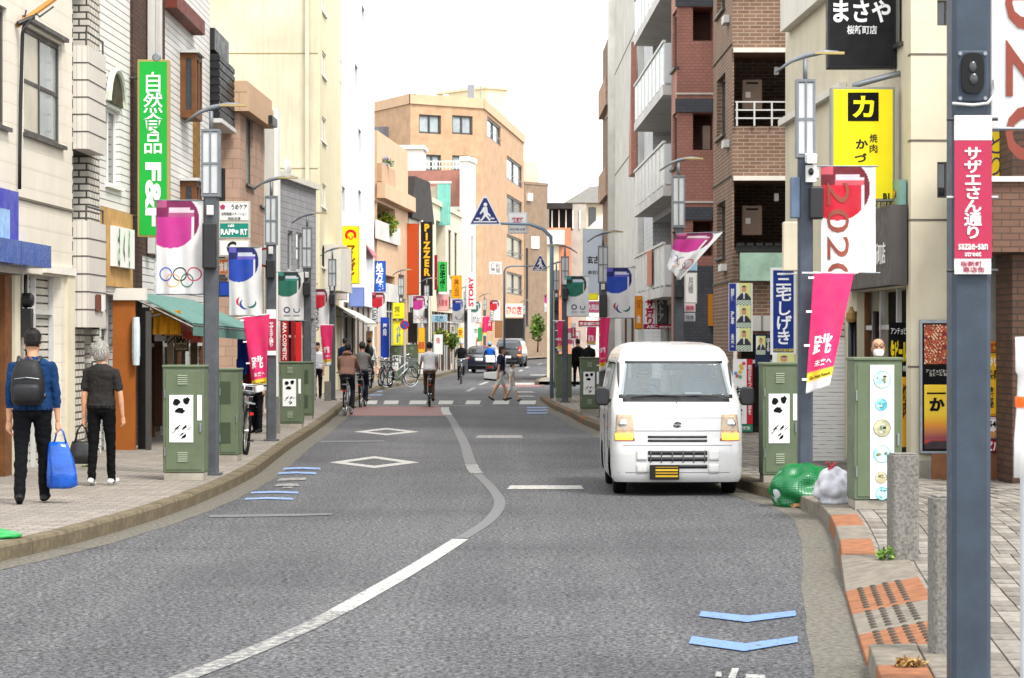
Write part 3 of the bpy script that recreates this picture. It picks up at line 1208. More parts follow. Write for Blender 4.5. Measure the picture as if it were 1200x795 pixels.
t = thing('meter_box', 'black electricity meter and pipes beside the cream roller shutter', 'meter', p(24, 470, .0))
q0 = Vector(t.location)
mb = MB()
mb.tube([p(24, 322, .06) - q0, p(24, 345, .06) - q0, p(26, 400, .06) - q0, p(26, 480, .06) - q0], .022, 8)
mb.build('conduit', M_BLACK, t, smooth=True)
mb = MB()
cc = p(24, 352, .08) - q0
mb.lathe([(.09, -.05), (.09, .05), (.06, .08)], cc, 'x', 14)
mb.box(cc.x - .06, cc.x + .06, cc.y - .09, cc.y + .09, cc.z - .45, cc.z - .1)
mb.build('meter', M_BLACK, t)
# blue sign box and awning box
t = thing('shop_sign', 'bright blue box sign over the nearest shop front on left', 'sign', p(30, 320, 0))
q0 = Vector(t.location)
mb = MB()
a, c = p(-45, 226, 0) - q0, p(6, 292, 0) - q0
mb.add([(a.x + .0, a.y, c.z - .05), (c.x, c.y, c.z - .05), (c.x + .16, c.y, c.z - .05), (a.x + .16, a.y, c.z - .05), (a.x, a.y, p(20, 229, 0).z - q0.z), (c.x, c.y, p(20, 229, 0).z - q0.z), (c.x + .16, c.y, p(20, 229, 0).z - q0.z), (a.x + .16, a.y, p(20, 229, 0).z - q0.z)],
		[(0, 3, 2, 1), (4, 5, 6, 7), (0, 1, 5, 4), (1, 2, 6, 5), (2, 3, 7, 6), (3, 0, 4, 7)])
mb.build('panel', paint('2a2f9e', .35), t)
mb = MB()
for x0, x1 in ((-60, -5), (-5, 11), (11, 32)):
	a, c = p(x0, 300, 0) - q0, p(x1 - .6, 300, 0) - q0
	zt, zb = p(58, 293, 0).z - q0.z, p(58, 318, 0).z - q0.z
	mb.add([(a.x, a.y, zb), (c.x, c.y, zb), (c.x + .3, c.y, zb), (a.x + .3, a.y, zb), (a.x, a.y, zt), (c.x, c.y, zt), (c.x + .3, c.y, zt), (a.x + .3, a.y, zt)],
			[(0, 3, 2, 1), (4, 5, 6, 7), (0, 1, 5, 4), (1, 2, 6, 5), (2, 3, 7, 6), (3, 0, 4, 7)])
mb.build('light_box', mat('blue_acrylic', '1f4a94', .25, var=.3, scale=3), t)
mb = MB()
a, c = p(-34, 240, .166) - q0, p(-5, 285, .166) - q0
mb.add([(a.x, a.y, c.z), (c.x, c.y, c.z), (c.x, c.y, a.z), (a.x, a.y, a.z)], [(0, 1, 2, 3)])
mb.build('print', mat('pale_blue_print', '8fb4dc', .4, var=.4, scale=8), t)

# narrow flats with two ribbed balconies
b = Bld('balcony_flats', 'narrow white brick flats with two ribbed balconies beside the shuttered shop', -1, (-5.87, 35.35), (-5.84, 37.45), 10.5, 5, M_WBRK)
pu, pz = b.pu, b.pz
b.opening(.02, pu(104), pz(100, 175), pz(100, -20), .9)
b.opening(.02, pu(104), pz(100, 370), pz(100, 181), .9)
b.part('recess_wall', [(.02, pu(104), .1, 10, .85, .9)], mat('recess_grey', '8e8c88', .8))
for yt, yb in ((62, 180), (262, 384)):
	z0, z1 = pz(100, yb), pz(100, yt)
	mb = MB()
	mb.box(b.X(.05), b.X(pu(124, -.2)), -.2, .1, z0, z1 - .0)
	bal = mb.build('balcony', M_RIB, b.root)
	mb = MB()
	for k in range(1, 6):
		zz = z0 + (z1 - z0) * k / 6
		mb.box(b.X(.045), b.X(pu(124.4, -.2)), -.205, .1, zz - .008, zz + .008)
	mb.build('band', M_ALU, bal)
	mb = MB()
	for e in (.06, pu(123, -.2)):
		mb.cyl((b.X(e), -.17, z1), (b.X(e), -.17, z1 + .2), .014, n=6)
	mb.cyl((b.X(.05), -.17, z1 + .19), (b.X(pu(123, -.2)), -.17, z1 + .19), .016, n=6)
	mb.build('rail', M_ALU, bal)
b.shutter(pu(99), pu(118), .1, pz(108, 384), M_SHUTG, recess=.15, pitch=.13, split=False)
b.part('notice', [(pu(113, -.22), pu(118, -.22), pz(114, 366), pz(114, 347), -.23, -.21)], mat('brown_notice', '6b3a2a', .6))
b.part('notice', [(pu(118.5, -.22), pu(122, -.22), pz(114, 366), pz(114, 347), -.23, -.21)], M_WHITE)
b.finish(end=False)

# white siding house with arched window
b = Bld('arched_window_house', 'white lap sided house with tall arched window above timber shop front', -1, (-5.84, 37.5), (-5.77, 39.9), 10.0, 5, M_SIDING)
pu, pz = b.pu, b.pz
u0, u1 = pu(124), pu(141)
z0, z1 = pz(130, 217), pz(130, 126)
b.window(u0, u1, z0, z1, frame=M_WHITE, pane=[M_GLASSL, M_GLASS], mull=1, recess=.12, fw=.05)
mb = MB()
zc = z1 + .06
w = (u1 - u0) / 2
cxu = (u0 + u1) / 2
pts = [(b.X(cxu + w * cos(pi * i / 12)), zc + w * .75 * sin(pi * i / 12)) for i in range(13)]
mb.ext(pts, 'y', -.04, -.005)
ar = mb.build('fanlight', mat('fanlight_brown', '3a2a20', .5), b.root)
mb = MB()
mb.tube([(b.X(cxu + (w + .05) * cos(pi * i / 12)), -.05, zc + (w * .75 + .05) * sin(pi * i / 12)) for i in range(13)], .05, 6)
mb.build('arch_trim', mat('pale_green_trim', 'bfc8b4', .6), ar)
zf = pz(130, 246)
b.part('shop_band', [(0, pu(152), pz(130, 336), zf, -.05, -.002)], mat('timber_band', 'b8925c', .7, var=.25, scale=4, bump=.2))
b.opening(.1, b.L - .1, .1, pz(130, 345), .9)
b.finish(end=False)
# small white and green plate sign over the shop
t = thing('plate_sign', 'small white plate sign with green letters above the orange shop wall', 'sign', (0, 0, 0))
P0, P1 = at(126, 312, 38.0), at(150, 270, 39.6)
mb = MB()
mb.add([(P0.x + .1, 38, P0.z), (P1.x + .1, 39.6, P0.z), (P1.x + .1, 39.6, P1.z), (P0.x + .1, 38, P1.z), (P0.x + .04, 38, P0.z), (P1.x + .04, 39.6, P0.z), (P1.x + .04, 39.6, P1.z), (P0.x + .04, 38, P1.z)],
		[(0, 1, 2, 3), (7, 6, 5, 4), (0, 4, 5, 1), (1, 5, 6, 2), (2, 6, 7, 3), (3, 7, 4, 0)])
mb.build('plate', M_WHITE, t)
for k in range(3):
	yy = 38.35 + k * .42
	letters('さくら'[k], .25, .55, paint('2d9a4a'), t, (P0.x + .125 + .01 * k, yy, (P0.z + P1.z) / 2), yaw=radians(98), bold=.03)

# second white siding house with brown bay windows
b = Bld('bay_window_house', 'white lap sided house with brown bay windows behind the green sign', -1, (-5.77, 39.95), (-5.78, 50.6), 9.0, 6, M_SIDING)
pu, pz = b.pu, b.pz
for x0, x1, yt, yb in ((211, 235, 62, 138), (211, 235, 212, 260)):
	u0, u1 = pu(x0), pu(x1)
	z0, z1 = pz(x0, yb), pz(x0, yt)
	u1 = pu(x1 + 2, -.28)
	bay = b.part('bay_window', [(u0, u1, z1 - .1, z1, -.28, -.002), (u0, u1, z0, z0 + .14, -.28, -.002), (u0, u0 + .09, z0 + .14, z1 - .1, -.28, -.2), (u1 - .09, u1, z0 + .14, z1 - .1, -.28, -.2),
								(u0, u0 + .09, z0 + .14, z1 - .1, -.1, -.002), ((u0 + u1) / 2 - .05, (u0 + u1) / 2 + .05, z0 + .14, z1 - .1, -.28, -.22)], M_WOOD)
	b.part('pane', [(u0 + .03, u0 + .05, z0 + .14, z1 - .1, -.22, -.08), (u0 + .09, u1 - .09, z0 + .14, z1 - .1, -.26, -.24)], M_GLASS, parent=bay)
	b.part('curtain', [(u0 + .12, u0 + .2, z0 + .2, z1 - .12, -.2, -.15)], M_WHITE, parent=bay)
	b.part('bay_roof', [(u0 - .06, u1 + .06, z1, z1 + .05, -.34, -.002)], M_ALUL, parent=bay)
b.part('roof_edge', [(pu(192), pu(226), pz(195, 12), pz(195, 12) + .25, -.22, -.002)], mat('red_brown_fascia', '6d3327', .6))
b.part('timber_strip', [(pu(226), pu(231), pz(228, 250), pz(228, 140), -.06, -.002)], mat('bamboo_strip', '8a6a3a', .8, var=.5, scale=12))
b.part('down_pipe', [(pu(170), pu(173), pz(183, 300), 9.2, -.12, -.04)], M_GREYC)
b.part('down_pipe', [(pu(180), pu(183), pz(183, 300), 9.2, -.1, -.03)], M_GREYC)
b.part('brick_panel', [(.01, pu(163), .13, 9.2, -.05, -.002)], M_BRKD)
b.part('pipe_panel', [(pu(163), pu(192), pz(170, 300), 9.2, -.02, -.002)], M_BRKD)
b.part('red_cap', [(pu(180.5), pu(192), pz(184, 400), pz(184, 300), -.04, -.002)], M_SMALLT)
b.opening(.2, b.L - .2, .1, pz(200, 372), 1.0)
b.finish(end=False)
# black louvred box balcony at its far end
t = thing('louvre_box', 'black slatted box balcony hanging over the street beside brown bay window', 'balcony', (0, 0, 0))
z0, z1 = 1.75 + (397.5 - 135) / 3100 * 50, 1.75 + (397.5 - 40) / 3100 * 50
x0, x1 = at(229, 0, 50.6).x, at(256, 0, 50.6).x
mb = MB()
mb.box(x0, x1, 50.7, 53.4, z0, z1 - .3)
mb.build('box', M_BLACK, t)
n = 8
for k in range(n):
	zz = z0 + (z1 - .3 - z0) * k / n
	mb = MB()
	mb.box(x0 - .01, x1 + .02, 50.66, 53.42, zz + .03, zz + (z1 - .3 - z0) / n - .03)
	mb.build('slat', mat('black_slat', '202022', .5), t)
mb = MB()
mb.box(x0 - .02, x1 - .08, 50.68, 53.2, z1 - .22, z1 + .2)
mb.build('upper_box', M_BLACK, t)
mb = MB()
mb.box(x0 - .2, x1 + .06, 50.6, 53.4, z0 - .09, z0 - .01)
mb.build('floor_edge', M_ALUL, t)

# tan tiled house with cornice
b = Bld('tan_tile_house', 'tan tiled two storey house with pale cornice behind stacked care signs', -1, (-5.5, 53.5), (-5.42, 57.8), 6.9, 6, M_TAN)
pu, pz = b.pu, b.pz
b.pwin(288, 297, 135, 215, pane=M_GLASSL, recess=.12)
b.window(.3, .75, 3.0, 5.2, wall='end', mull=1, recess=.1, pane=M_GLASS)
b.finish(parapet=.16, roof=M_BEIGE)
b.part('cornice', [(-.16, b.L + .1, 6.35, 6.74, -.2, -.003), ], M_BEIGE)
b.part('cornice', [(0.003, 3.0, 6.35, 6.74, -.16, -.003)], M_BEIGE, wall='end')
b = Bld('pale_bay_house', 'narrow pale rendered house with tall window next to tan tiled house', -1, (-5.44, 57.9), (-5.42, 61.0), 6.6, 5, M_OFFW)
pu, pz = b.pu, b.pz
b.pwin(304, 310, 150, 240, pane=M_GLASSC, recess=.1)
b.part('flood_light', [(pu(303), pu(309), pz(305, 147), pz(305, 137), -.3, -.1)], M_BLACK)
b.part('white_fin', [(b.L - .7, b.L - .02, .13, 7.0, -.08, -.003)], M_WHITE)
b.finish(end=True)

# grey tiled small building
b = Bld('grey_tile_shop', 'low grey tiled shop building with two narrow windows', -1, (-5.75, 62.5), (-5.15, 69.5), 5.75, 6, M_GTILE)
pu, pz = b.pu, b.pz
b.pwin(337, 343, 270, 317, pane=M_GLASS, recess=.1, mull=0, frame=M_ALUL)
b.pwin(347, 355, 272, 317, pane=M_GLASS, recess=.1, mull=0, frame=M_ALUL)
b.opening(.3, b.L - .3, .1, pz(340, 372), 1.0)
b.part('coping', [(-.05, b.L + .03, 5.66, 5.8, -.1, -.003)], M_OFFW)
b.finish()
t = thing('satellite_dish', 'grey satellite dish on the roof of the low grey tiled shop', 'dish', at(337, 218, 66))
mb = MB()
mb.lathe([(.02, .1), (.14, .06), (.24, 0.), (.27, -.06), (.25, -.05), (.02, .08)], (0, 0, .4), 'x', 16)
mb.build('dish', M_ALUL, t, smooth=True)
mb = MB()
mb.cyl((0, 0, -.4), (0, 0, .42), .02)
mb.build('mast', M_ALU, t)

# tall pale yellow block: blank side wall to the camera, windows to the street
b = Bld('pale_yellow_block', 'tall pale yellow block with blank side wall and small street windows', -1, (-5.65, 77), (-5.58, 86.2), 17.0, 14, M_YEL)
pu, pz = b.pu, b.pz
for yt, yb in ((-20, 8), (54, 84), (132, 162), (212, 240), (286, 312)):
	b.pwin(374, 382, yt, yb, frame=M_WHITE, pane=M_GLASSL, recess=.08, mull=1, fw=.05)
for z in range(1, 5):
	b.part('panel_joint', [(.003, 13.9, z * 3.35, z * 3.35 + .03, -.006, .002)], mat('joint_tan', '97895f', .9), wall='end')
b.part('corner_strip', [(0, .9, .13, 16.9, -.05, -.003)], M_YEL2)
for a_ in (3.2, 6.4):
	b.part('panel_joint', [(a_, a_ + .025, .2, 16.9, -.006, .002)], mat('joint_tan', '97895f', .9), wall='end')
b.part('down_pipe', [(.25, .36, .2, 16.9, -.13, -.02)], M_CREAM, wall='end')
b.part('vent_hood', [(5.0, 5.25, 6.0, 6.25, -.14, -.003), (5.0, 5.25, 9.3, 9.55, -.14, -.003)], M_ALUL, wall='end')
b.part('anchor', [(8.9, 9.05, 8.5, 8.65, -.03, -.002)], M_DARK, wall='end')
b.part('service_panel', [(b.L * .25, b.L * .8, 3.2, 4.6, -.5, -.003)], M_OFFW)
b.finish(endmat=M_YEL, frontmat=M_YEL2)

# tall white block
b = Bld('white_tower_block', 'tall plain white block with narrow slit windows', -1, (-5.57, 86.5), (-5.57, 107), 20, 12, M_WTALL)
pu, pz = b.pu, b.pz
for x, yt, yb in ((424, 5, 38), (416, 74, 105), (420, 150, 180), (401, 218, 248), (420, 222, 252)):
	b.pwin(x, x + 3.2, yt, yb, frame=M_ALU, pane=M_GLASS, recess=.15, mull=0, sill=False)
b.pwin(398.5, 400.5, 70, 70 + 25, frame=M_ALU, pane=M_GLASS, recess=.15, mull=0, sill=False)
b.opening(1, b.L - 1, .1, 3.0, 1.2)
b.finish()

# beige flats at the bend, with planted balconies
b = Bld('beige_flats', 'beige stepped flats with planted balconies where the street bends', -1, (-5.5, 107.8), (-4.72, 120), 10.2, 8, M_BEIGE)
pu, pz = b.pu, b.pz
for yt, yb in ((240, 282), (322, 352)):
	b.opening(pu(438), pu(463), pz(450, yb), pz(450, yt), 1.0)
	b.part('balcony_rail', [(pu(438), pu(466), pz(450, yb) - .05, pz(450, yb - 20), -.12, -.06)], M_GREYC)
b.part('terrace_edge', [(-.1, b.L + .05, pz(450, 236), pz(450, 218), -.35, -.003)], M_BEIGE)
b.part('terrace_wall', [(0, pu(458), pz(450, 217), pz(450, 196), -.2, -.003)], M_APT)
b.window(pu(467), pu(474), pz(470, 350), pz(470, 322), recess=.2)
b.opening(1, b.L - 1, .1, 3.4, 1.2)
b.finish()
BF = b
# ---- far left: a run of small shops along the bend, then the big brown apartment block
def simple(name, label, side, p0, p1, H, depth, m, wins=(), **k):
	b = Bld(name, label, side, p0, p1, H, depth, m, **k)
	for w in wins:
		b.window(*w[:4], **(w[4] if len(w) > 4 else {}))
	return b


b = simple('gable_shop', 'small shop with dark gable roof and orange cladding panel', -1, (-4.7, 120.3), (-3.95, 127), 7.2, 7, M_OFFW, [(3.4, 4.3, 4.6, 6.0)])
b.opening(.4, b.L - .4, .1, 3.2, 1.0)
b.part('white_pilaster', [(2.75, 3.2, .13, 7.3, -.2, -.003)], M_WHITE)
mb = MB()
mb.ext([(-.3, 7.26), (b.L + .2, 7.26), (b.L * .8, 9.2), (b.L * .1, 9.2)], 'y', -.2, 6)
mb.build('gable_roof', M_ROOF, b.root)
b.finish()
b = simple('white_curved_shop', 'cream three storey shop with rounded corner and paired windows', -1, (-3.9, 127.3), (-2.75, 144), 8.5, 3, M_CREAM,
			[(9.0, 10.8, 5.0, 7.4), (12.5, 14.2, 5.0, 7.4), (9.0, 10.8, 3.4, 4.3)])
b.opening(2.5, 7.5, 4.4, 7.6, 1.2)
b.part('balcony_rail', [(2.5, 7.5, 3.9, 5.0, -.2, -.12)], M_GREYC)
b.opening(.4, b.L - .4, .1, 3.1, 1.2)
b.finish(parapet=.1)
t = thing('rooftop_screen', 'turquoise corrugated screen on the roof of the cream shop', 'screen', at(515, 255, 132))
for k in range(6):
	mb = MB()
	mb.box(k * .11 - .1, k * .11, -.04 + .02 * (k % 2), .04 + .02 * (k % 2), -.4, 1.7)
	mb.build('sheet', mat('turquoise_sheet', '6fb9ac', .5), t)
mb = MB()
mb.box(-1.8, -.12, 0, .05, .2, 1.55)
mb.build('mesh_panel', mat('mesh_beige', '9c9183', .8), t)
mb = MB()
mb.box(-1.9, .6, -.06, .1, 1.7, 1.8)
mb.build('rail', M_OFFW, t)
b = simple('red_brick_house', 'red brick house with white gutter behind the cream shop', -1, (-2.75, 149), (-2.1, 154), 11.2, 3.6, M_REDT, [(2, 2.6, 6.2, 7.6), (2, 2.6, 3.2, 4.6)])
b.part('gutter', [(.003, 3.5, 9.0, 9.2, -.2, -.003)], M_WHITE, wall='end')
b.finish(end=True)
b = simple('white_fin_house', 'narrow white house with pipe edge between red brick house and apartments', -1, (-2.4, 146.5), (-2.05, 149), 11.8, .5, M_OFFW, [(1, 1.6, 4.5, 7.5)])
b.finish(parapet=.08, roof=M_WHITE)
b = simple('white_block', 'small white rooftop block above the red brick house', -1, (-5.3, 157), (-5.2, 160), 13.2, 1.5, M_OFFW, [])
b.finish(parapet=.12)

# large brown apartment block: four faces of a polygon
t = thing('brown_apartment_block', 'large orange brown tiled apartment block with grey paired windows at the bend', 'building', (-2.04, 186, 0))
A = [at(437, 0, 193), at(481, 0, 186), at(566, 0, 190), at(614, 0, 224), at(614, 0, 250), at(437, 0, 250)]
q0 = Vector((-2.04, 186, 0))
Ht = 18.9
segs = [(0, 1, [], M_APT), (1, 2, [(491, 517, 134, 156), (530, 554, 135, 157), (497, 517, 181, 200), (530, 554, 182, 200)], M_APT), (2, 3, [(594, 612, 182, 210), (594, 612, 227, 253), (594, 612, 274, 300), (594, 612, 318, 344), (571, 587, 136, 160)], M_APT)]
for i, j, wins, m in segs:
	P, Q = A[i], A[j]
	d = Vector((Q.x - P.x, Q.y - P.y))
	L = d.length
	ux = d / L
	nrm = Vector((ux.y, -ux.x))
	if nrm.y > 0:
		nrm = -nrm
	pw = []
	for xa, xb, yt, yb in wins:
		u = [((k_ * P.y - P.x) / (ux.x - k_ * ux.y)) for k_ in ((xa - CX) / FPX, (xb - CX) / FPX)]
		Yw = P.y + ux.y * u[0]
		pw.append((u[0], u[1], CAMH + (CY - yb) * Yw / FPX, CAMH + (CY - yt) * Yw / FPX))
	wins = pw
	W = lambda a, dd, z: (P.x + ux.x * a - nrm.x * dd - q0.x, P.y + ux.y * a - nrm.y * dd - q0.y, z)
	us = sorted(set([0, L] + [v for w in wins for v in w[:2]]))
	zs = sorted(set([0, Ht] + [v for w in wins for v in w[2:]]))
	mb = MB()
	for a in range(len(us) - 1):
		for c in range(len(zs) - 1):
			ca, cz = (us[a] + us[a + 1]) / 2, (zs[c] + zs[c + 1]) / 2
			if any(w[0] < ca < w[1] and w[2] < cz < w[3] for w in wins):
				continue
			mb.add([W(us[a], 0, zs[c]), W(us[a + 1], 0, zs[c]), W(us[a + 1], 0, zs[c + 1]), W(us[a], 0, zs[c + 1])], [(0, 1, 2, 3)])
	for w in wins:
		c = [(w[0], w[2]), (w[1], w[2]), (w[1], w[3]), (w[0], w[3])]
		for k in range(4):
			p_, r_ = c[k], c[(k + 1) % 4]
			mb.add([W(p_[0], 0, p_[1]), W(r_[0], 0, r_[1]), W(r_[0], .3, r_[1]), W(p_[0], .3, p_[1])], [(0, 1, 2, 3)])
	mb.build('front_wall', m, t, fix=False)
	# cornice band
	mb = MB()
	mb.add([W(-.1, -.12, Ht - .6), W(L + .1, -.12, Ht - .6), W(L + .1, -.12, Ht + .1), W(-.1, -.12, Ht + .1), W(-.1, .4, Ht - .6), W(L + .1, .4, Ht - .6), W(L + .1, .4, Ht + .1), W(-.1, .4, Ht + .1)],
			[(0, 1, 2, 3), (3, 2, 6, 7), (0, 4, 5, 1)])
	mb.build('cornice', M_BEIGE, t, fix=False)
	for w in wins:
		fr = MB()
		for a0, a1, z0, z1 in ((w[0], w[1], w[2], w[2] + .13), (w[0], w[1], w[3] - .13, w[3]), (w[0], w[0] + .13, w[2], w[3]), (w[1] - .13, w[1], w[2], w[3]), ((w[0] + w[1]) / 2 - .06, (w[0] + w[1]) / 2 + .06, w[2], w[3])):
			fr.add([W(a0, .1, z0), W(a1, .1, z0), W(a1, .1, z1), W(a0, .1, z1), W(a0, .2, z0), W(a1, .2, z0), W(a1, .2, z1), W(a0, .2, z1)],
					[(0, 1, 2, 3), (0, 4, 5, 1), (1, 5, 6, 2), (2, 6, 7, 3), (3, 7, 4, 0)])
		f = fr.build('window', M_ALU, t, fix=False)
		pn = MB()
		pn.add([W(w[0] + .05, .2, w[2] + .05), W(w[1] - .05, .2, w[2] + .05), W(w[1] - .05, .2, w[3] - .05), W(w[0] + .05, .2, w[3] - .05)], [(0, 1, 2, 3)])
		pn.build('pane', M_GLASSL, f, fix=False)
		if i == 2:
			rl = MB()
			n = 6
			for k in range(n + 1):
				a = w[0] + (w[1] - w[0]) * k / n
				rl.add([W(a - .03, -.1, w[2]), W(a + .03, -.1, w[2]), W(a + .03, -.1, w[2] + .45), W(a - .03, -.1, w[2] + .45)], [(0, 1, 2, 3)])
			rl.add([W(w[0], -.1, w[2] + .4), W(w[1], -.1, w[2] + .4), W(w[1], -.1, w[2] + .48), W(w[0], -.1, w[2] + .48)], [(0, 1, 2, 3)])
			rl.build('window_rail', M_BLACK, f, fix=False)
mb = MB()
mb.add([(p.x - q0.x, p.y - q0.y, Ht + .05) for p in A], [tuple(range(6))])
for i, j in ((3, 4), (4, 5), (5, 0)):
	mb.add([(A[i].x - q0.x, A[i].y - q0.y, 0), (A[j].x - q0.x, A[j].y - q0.y, 0), (A[j].x - q0.x, A[j].y - q0.y, Ht), (A[i].x - q0.x, A[i].y - q0.y, Ht)], [(0, 1, 2, 3)])
mb.build('roof', M_BEIGE, t, fix=False)
mb = MB()
mb.box(at(438, 0, 190).x - q0.x, at(468, 0, 190).x - q0.x, 4, 10, 11.0, 17.0)
mb.build('stair_tower', mat('grey_louvre', '77757a', .6, var=.3), t)
mb = MB()
mb.cyl((at(459, 0, 200).x - q0.x, 14, 19), (at(459, 0, 200).x - q0.x, 14, 27), .04, n=5)
mb.build('aerial', M_STEEL, t)
mb = MB()
mb.cyl((at(563, 0, 200).x - q0.x, 14, 19), (at(563, 0, 200).x - q0.x, 14, 21), .04, n=5)
mb.build('aerial', M_STEEL, t)
for x0, x1, z0, z1, m in ((493, 503, .2, 1.3, M_GREYC), (548, 556, .2, 1.6, M_STEEL), (520, 526, .2, .9, M_WHITE)):
	MB().box(at(x0, 0, 196).x - q0.x, at(x1, 0, 196).x - q0.x, 9, 11, Ht, Ht + z1).build('roof_unit', m, t)
# white rail of the terrace before it
t = thing('terrace_rail', 'white roof terrace railing in front of the brown apartment block', 'railing', at(520, 197, 160))
mb = MB()
L0, L1 = at(499, 0, 160).x - t.location.x, at(551, 0, 160).x - t.location.x
mb.box(L0, L1, 0, .05, .35, .43)
mb.box(L0, L1, 0, .05, .05, .11)
mb.build('rail', M_WHITE, t)
for k in range(14):
	mb = MB()
	x = L0 + (L1 - L0) * k / 13
	mb.box(x - .02, x + .02, .01, .04, -.1, .35)
	mb.build('post', M_WHITE, t)

# blocks behind
b = simple('yellow_roof_block', 'pale yellow block rising behind the brown apartment roof', -1, (-2.45, 250), (-.45, 251.5), 25.6, 8, M_YEL2, [])
b.finish(parapet=.2)
for k, x in enumerate((562, 570, 580, 590)):
	o = b.part('roof_rail', [((x - 560) * .062 + .02, (x - 560) * .062 + .1, 25.66, 26.7, .3, .36)], M_STEEL)
b = simple('yellow_step_block', 'lower stepped pale yellow block right of brown apartments', -1, (0.0, 252), (2.6, 253), 18.7, 8, M_YEL2, [(.4, .9, 15, 16.2)])
b.part('upper_step', [(-1.6, .9, 18.7, 21.5, .3, 3)], M_YEL2)
b.finish()
b = simple('brown_grey_tile_block', 'grey brown tiled block with white plaque behind crossing sign', -1, (1.12, 240), (3.3, 243), 16, 8, brickmat('taupe_tile', '8f7a66', '96826e', '83705e', .2, .1, .008), [(.2, .6, 3, 10, dict(pane=M_GLASS))])
b.part('plaque', [(1.0, 2.2, 10.0, 11.1, -.1, -.003)], M_WHITE)
b.part('sign_box', [(.3, 1.0, 14.3, 15.0, -.25, -.003)], M_WHITE)
b.finish(parapet=.06)
b = simple('low_end_house', 'pale low house closing the street far beyond the cars', -1, (1, 332), (30, 338), 9.6, 8, M_CREAM, [(1, 2.2, 4, 6), (3, 4.2, 4, 6), (5.4, 6.6, 4, 6)])
b.opening(.5, 4, .1, 3, 1)
b.finish(parapet=.1)
# houses seen right of the crossing pole
b = simple('roof_terrace_house', 'dark framed roof terrace house beyond the crossing', 1, (1.6, 114), (1.6, 122), 7.5, 1.6, mat('terrace_grey', 'b3ada3', .7), [])
b.finish(end=True)
for k in range(5):
	b.part('terrace_post', [(k * .3 + .1, k * .3 + .15, 6.5, 7.3, -.06, -.002)], M_WHITE, wall='end')
b.part('terrace_shade', [(-.1, 1.0, 7.35, 7.6, -.4, -.002)], M_ROOF, wall='end')
b.part('terrace_shade_panel', [(.0, 1.0, 6.45, 7.34, -.03, -.002)], M_DARK, wall='end')  # dark sheet painted for the shade under the terrace roof
b = simple('salmon_house', 'salmon orange rendered house below the roof terrace', 1, (1.5, 112), (1.5, 113.9), 6.4, 1.0, mat('salmon_render', 'c98466', .75), [])
b.window(.57, .68, 3.6, 5.0, wall='end', mull=0)
b.window(.78, .9, 3.6, 5.0, wall='end', mull=0)
b.part('balcony_box', [(-.02, .72, 5.75, 6.35, -.25, -.003)], M_WHITE, wall='end')
b.part('cream_strip', [(-.02, .48, .13, 5.7, -.06, -.003)], M_CREAM, wall='end')
b.finish()
# hill-top house
t = thing('tiled_roof_house', 'cream house with grey tiled hip roof high above the far shops', 'house', (7.5, 250, 0))
x0, x1 = at(668, 0, 250).x - 7.5, at(722, 0, 250).x - 7.5
mb = MB()
mb.box(x0, x1, 0, 9, 0, 14.6)
mb.build('wall', M_CREAM, t)
mb = MB()
mb.add([(x0 - .6, -.6, 14.6), (x1 + 1, -.6, 14.6), (x1 + 1, 9, 14.6), (x0 - .6, 9, 14.6), (x0 + 2.0, 4, 16.4), (x1 + 1, 4, 16.6)], [(0, 1, 5, 4), (3, 0, 4), (2, 3, 4, 5), (0, 3, 2, 1)])
mb.build('roof', mat('grey_roof_tiles', '77746f', .8, var=.2, scale=3), t)
for xx in (678, 694):
	mb = MB()
	c = at(xx, 0, 250).x - 7.5
	mb.box(c - .35, c + .35, -.05, -.002, 11.5, 14.2)
	w = mb.build('window', M_ALU, t)
	mb = MB()
	mb.box(c - .27, c + .27, -.06, -.052, 11.6, 14.1)
	mb.build('pane', M_GLASS, w)
b = simple('stepped_white_house', 'small white gabled house under the tiled roof house', 1, (4.45, 170), (4.4, 180), 8.4, 1.8, M_OFFW, [])
b.finish(parapet=.1)
mb = MB()
mb.ext([(-.1, 8.4), (1.9, 8.4), (1.9, 9.8), (1.4, 9.8)], 'x', b.X(0) - .1, b.X(3))
mb.build('gable', M_OFFW, b.root)
b.window(.4, 1.2, 6, 7.4, wall='end', mull=1, hole=False)

# ---- right side -----------------------------------------------------------------
# thin brown tile block, farthest of the tall right row
b = Bld('brown_slit_block', 'thin brown tiled block, farthest tall building in the right hand row', 1, (3.05, 80.3), (3.0, 87.5), 11.2, 8, M_BRK)
pu, pz = b.pu, b.pz
b.part('balcony_edge', [(1.5, b.L, z, z + .9, -.15, -.003) for z in (3.4, 6.2, 9.0)], M_TAN)
b.pwin(716, 712, 176, 210, recess=.1, mull=0)
b.pwin(716, 712, 100, 130, recess=.1, mull=0)
b.finish()
# grey concrete tower
b = Bld('grey_concrete_tower', 'tall grey concrete tower with rounded edge beside the glass balconies', 1, (3.15, 66.3), (3.05, 80), 17, 9, M_GREYC)
pu, pz = b.pu, b.pz
b.opening(pu(744), pu(728), .1, 3.0, 1.2)
for z in (3.6, 6.6, 9.6, 12.6):
	b.part('joint', [(0, b.L, z, z + .03, -.008, -.001)], M_CREAMJ)
mb = MB()
mb.cyl((b.X(b.L - 1.0), .1, .13), (b.X(b.L - 1.0), .1, 16.9), .3, n=18)
mb.build('round_column', M_GREYC, b.root, smooth=True)
mb = MB()
mb.add([(b.X(.02), -.02, 5.9), (b.X(1.6), -.02, 5.9), (b.X(.02), -.02, 9.2), (b.X(.02), -.16, 5.9), (b.X(1.4), -.16, 5.9), (b.X(.02), -.16, 9.2)], [(0, 1, 2), (3, 5, 4), (0, 3, 4, 1), (1, 4, 5, 2), (2, 5, 3, 0)])
mb.build('brown_fin', M_REDT, b.root)
b.finish()
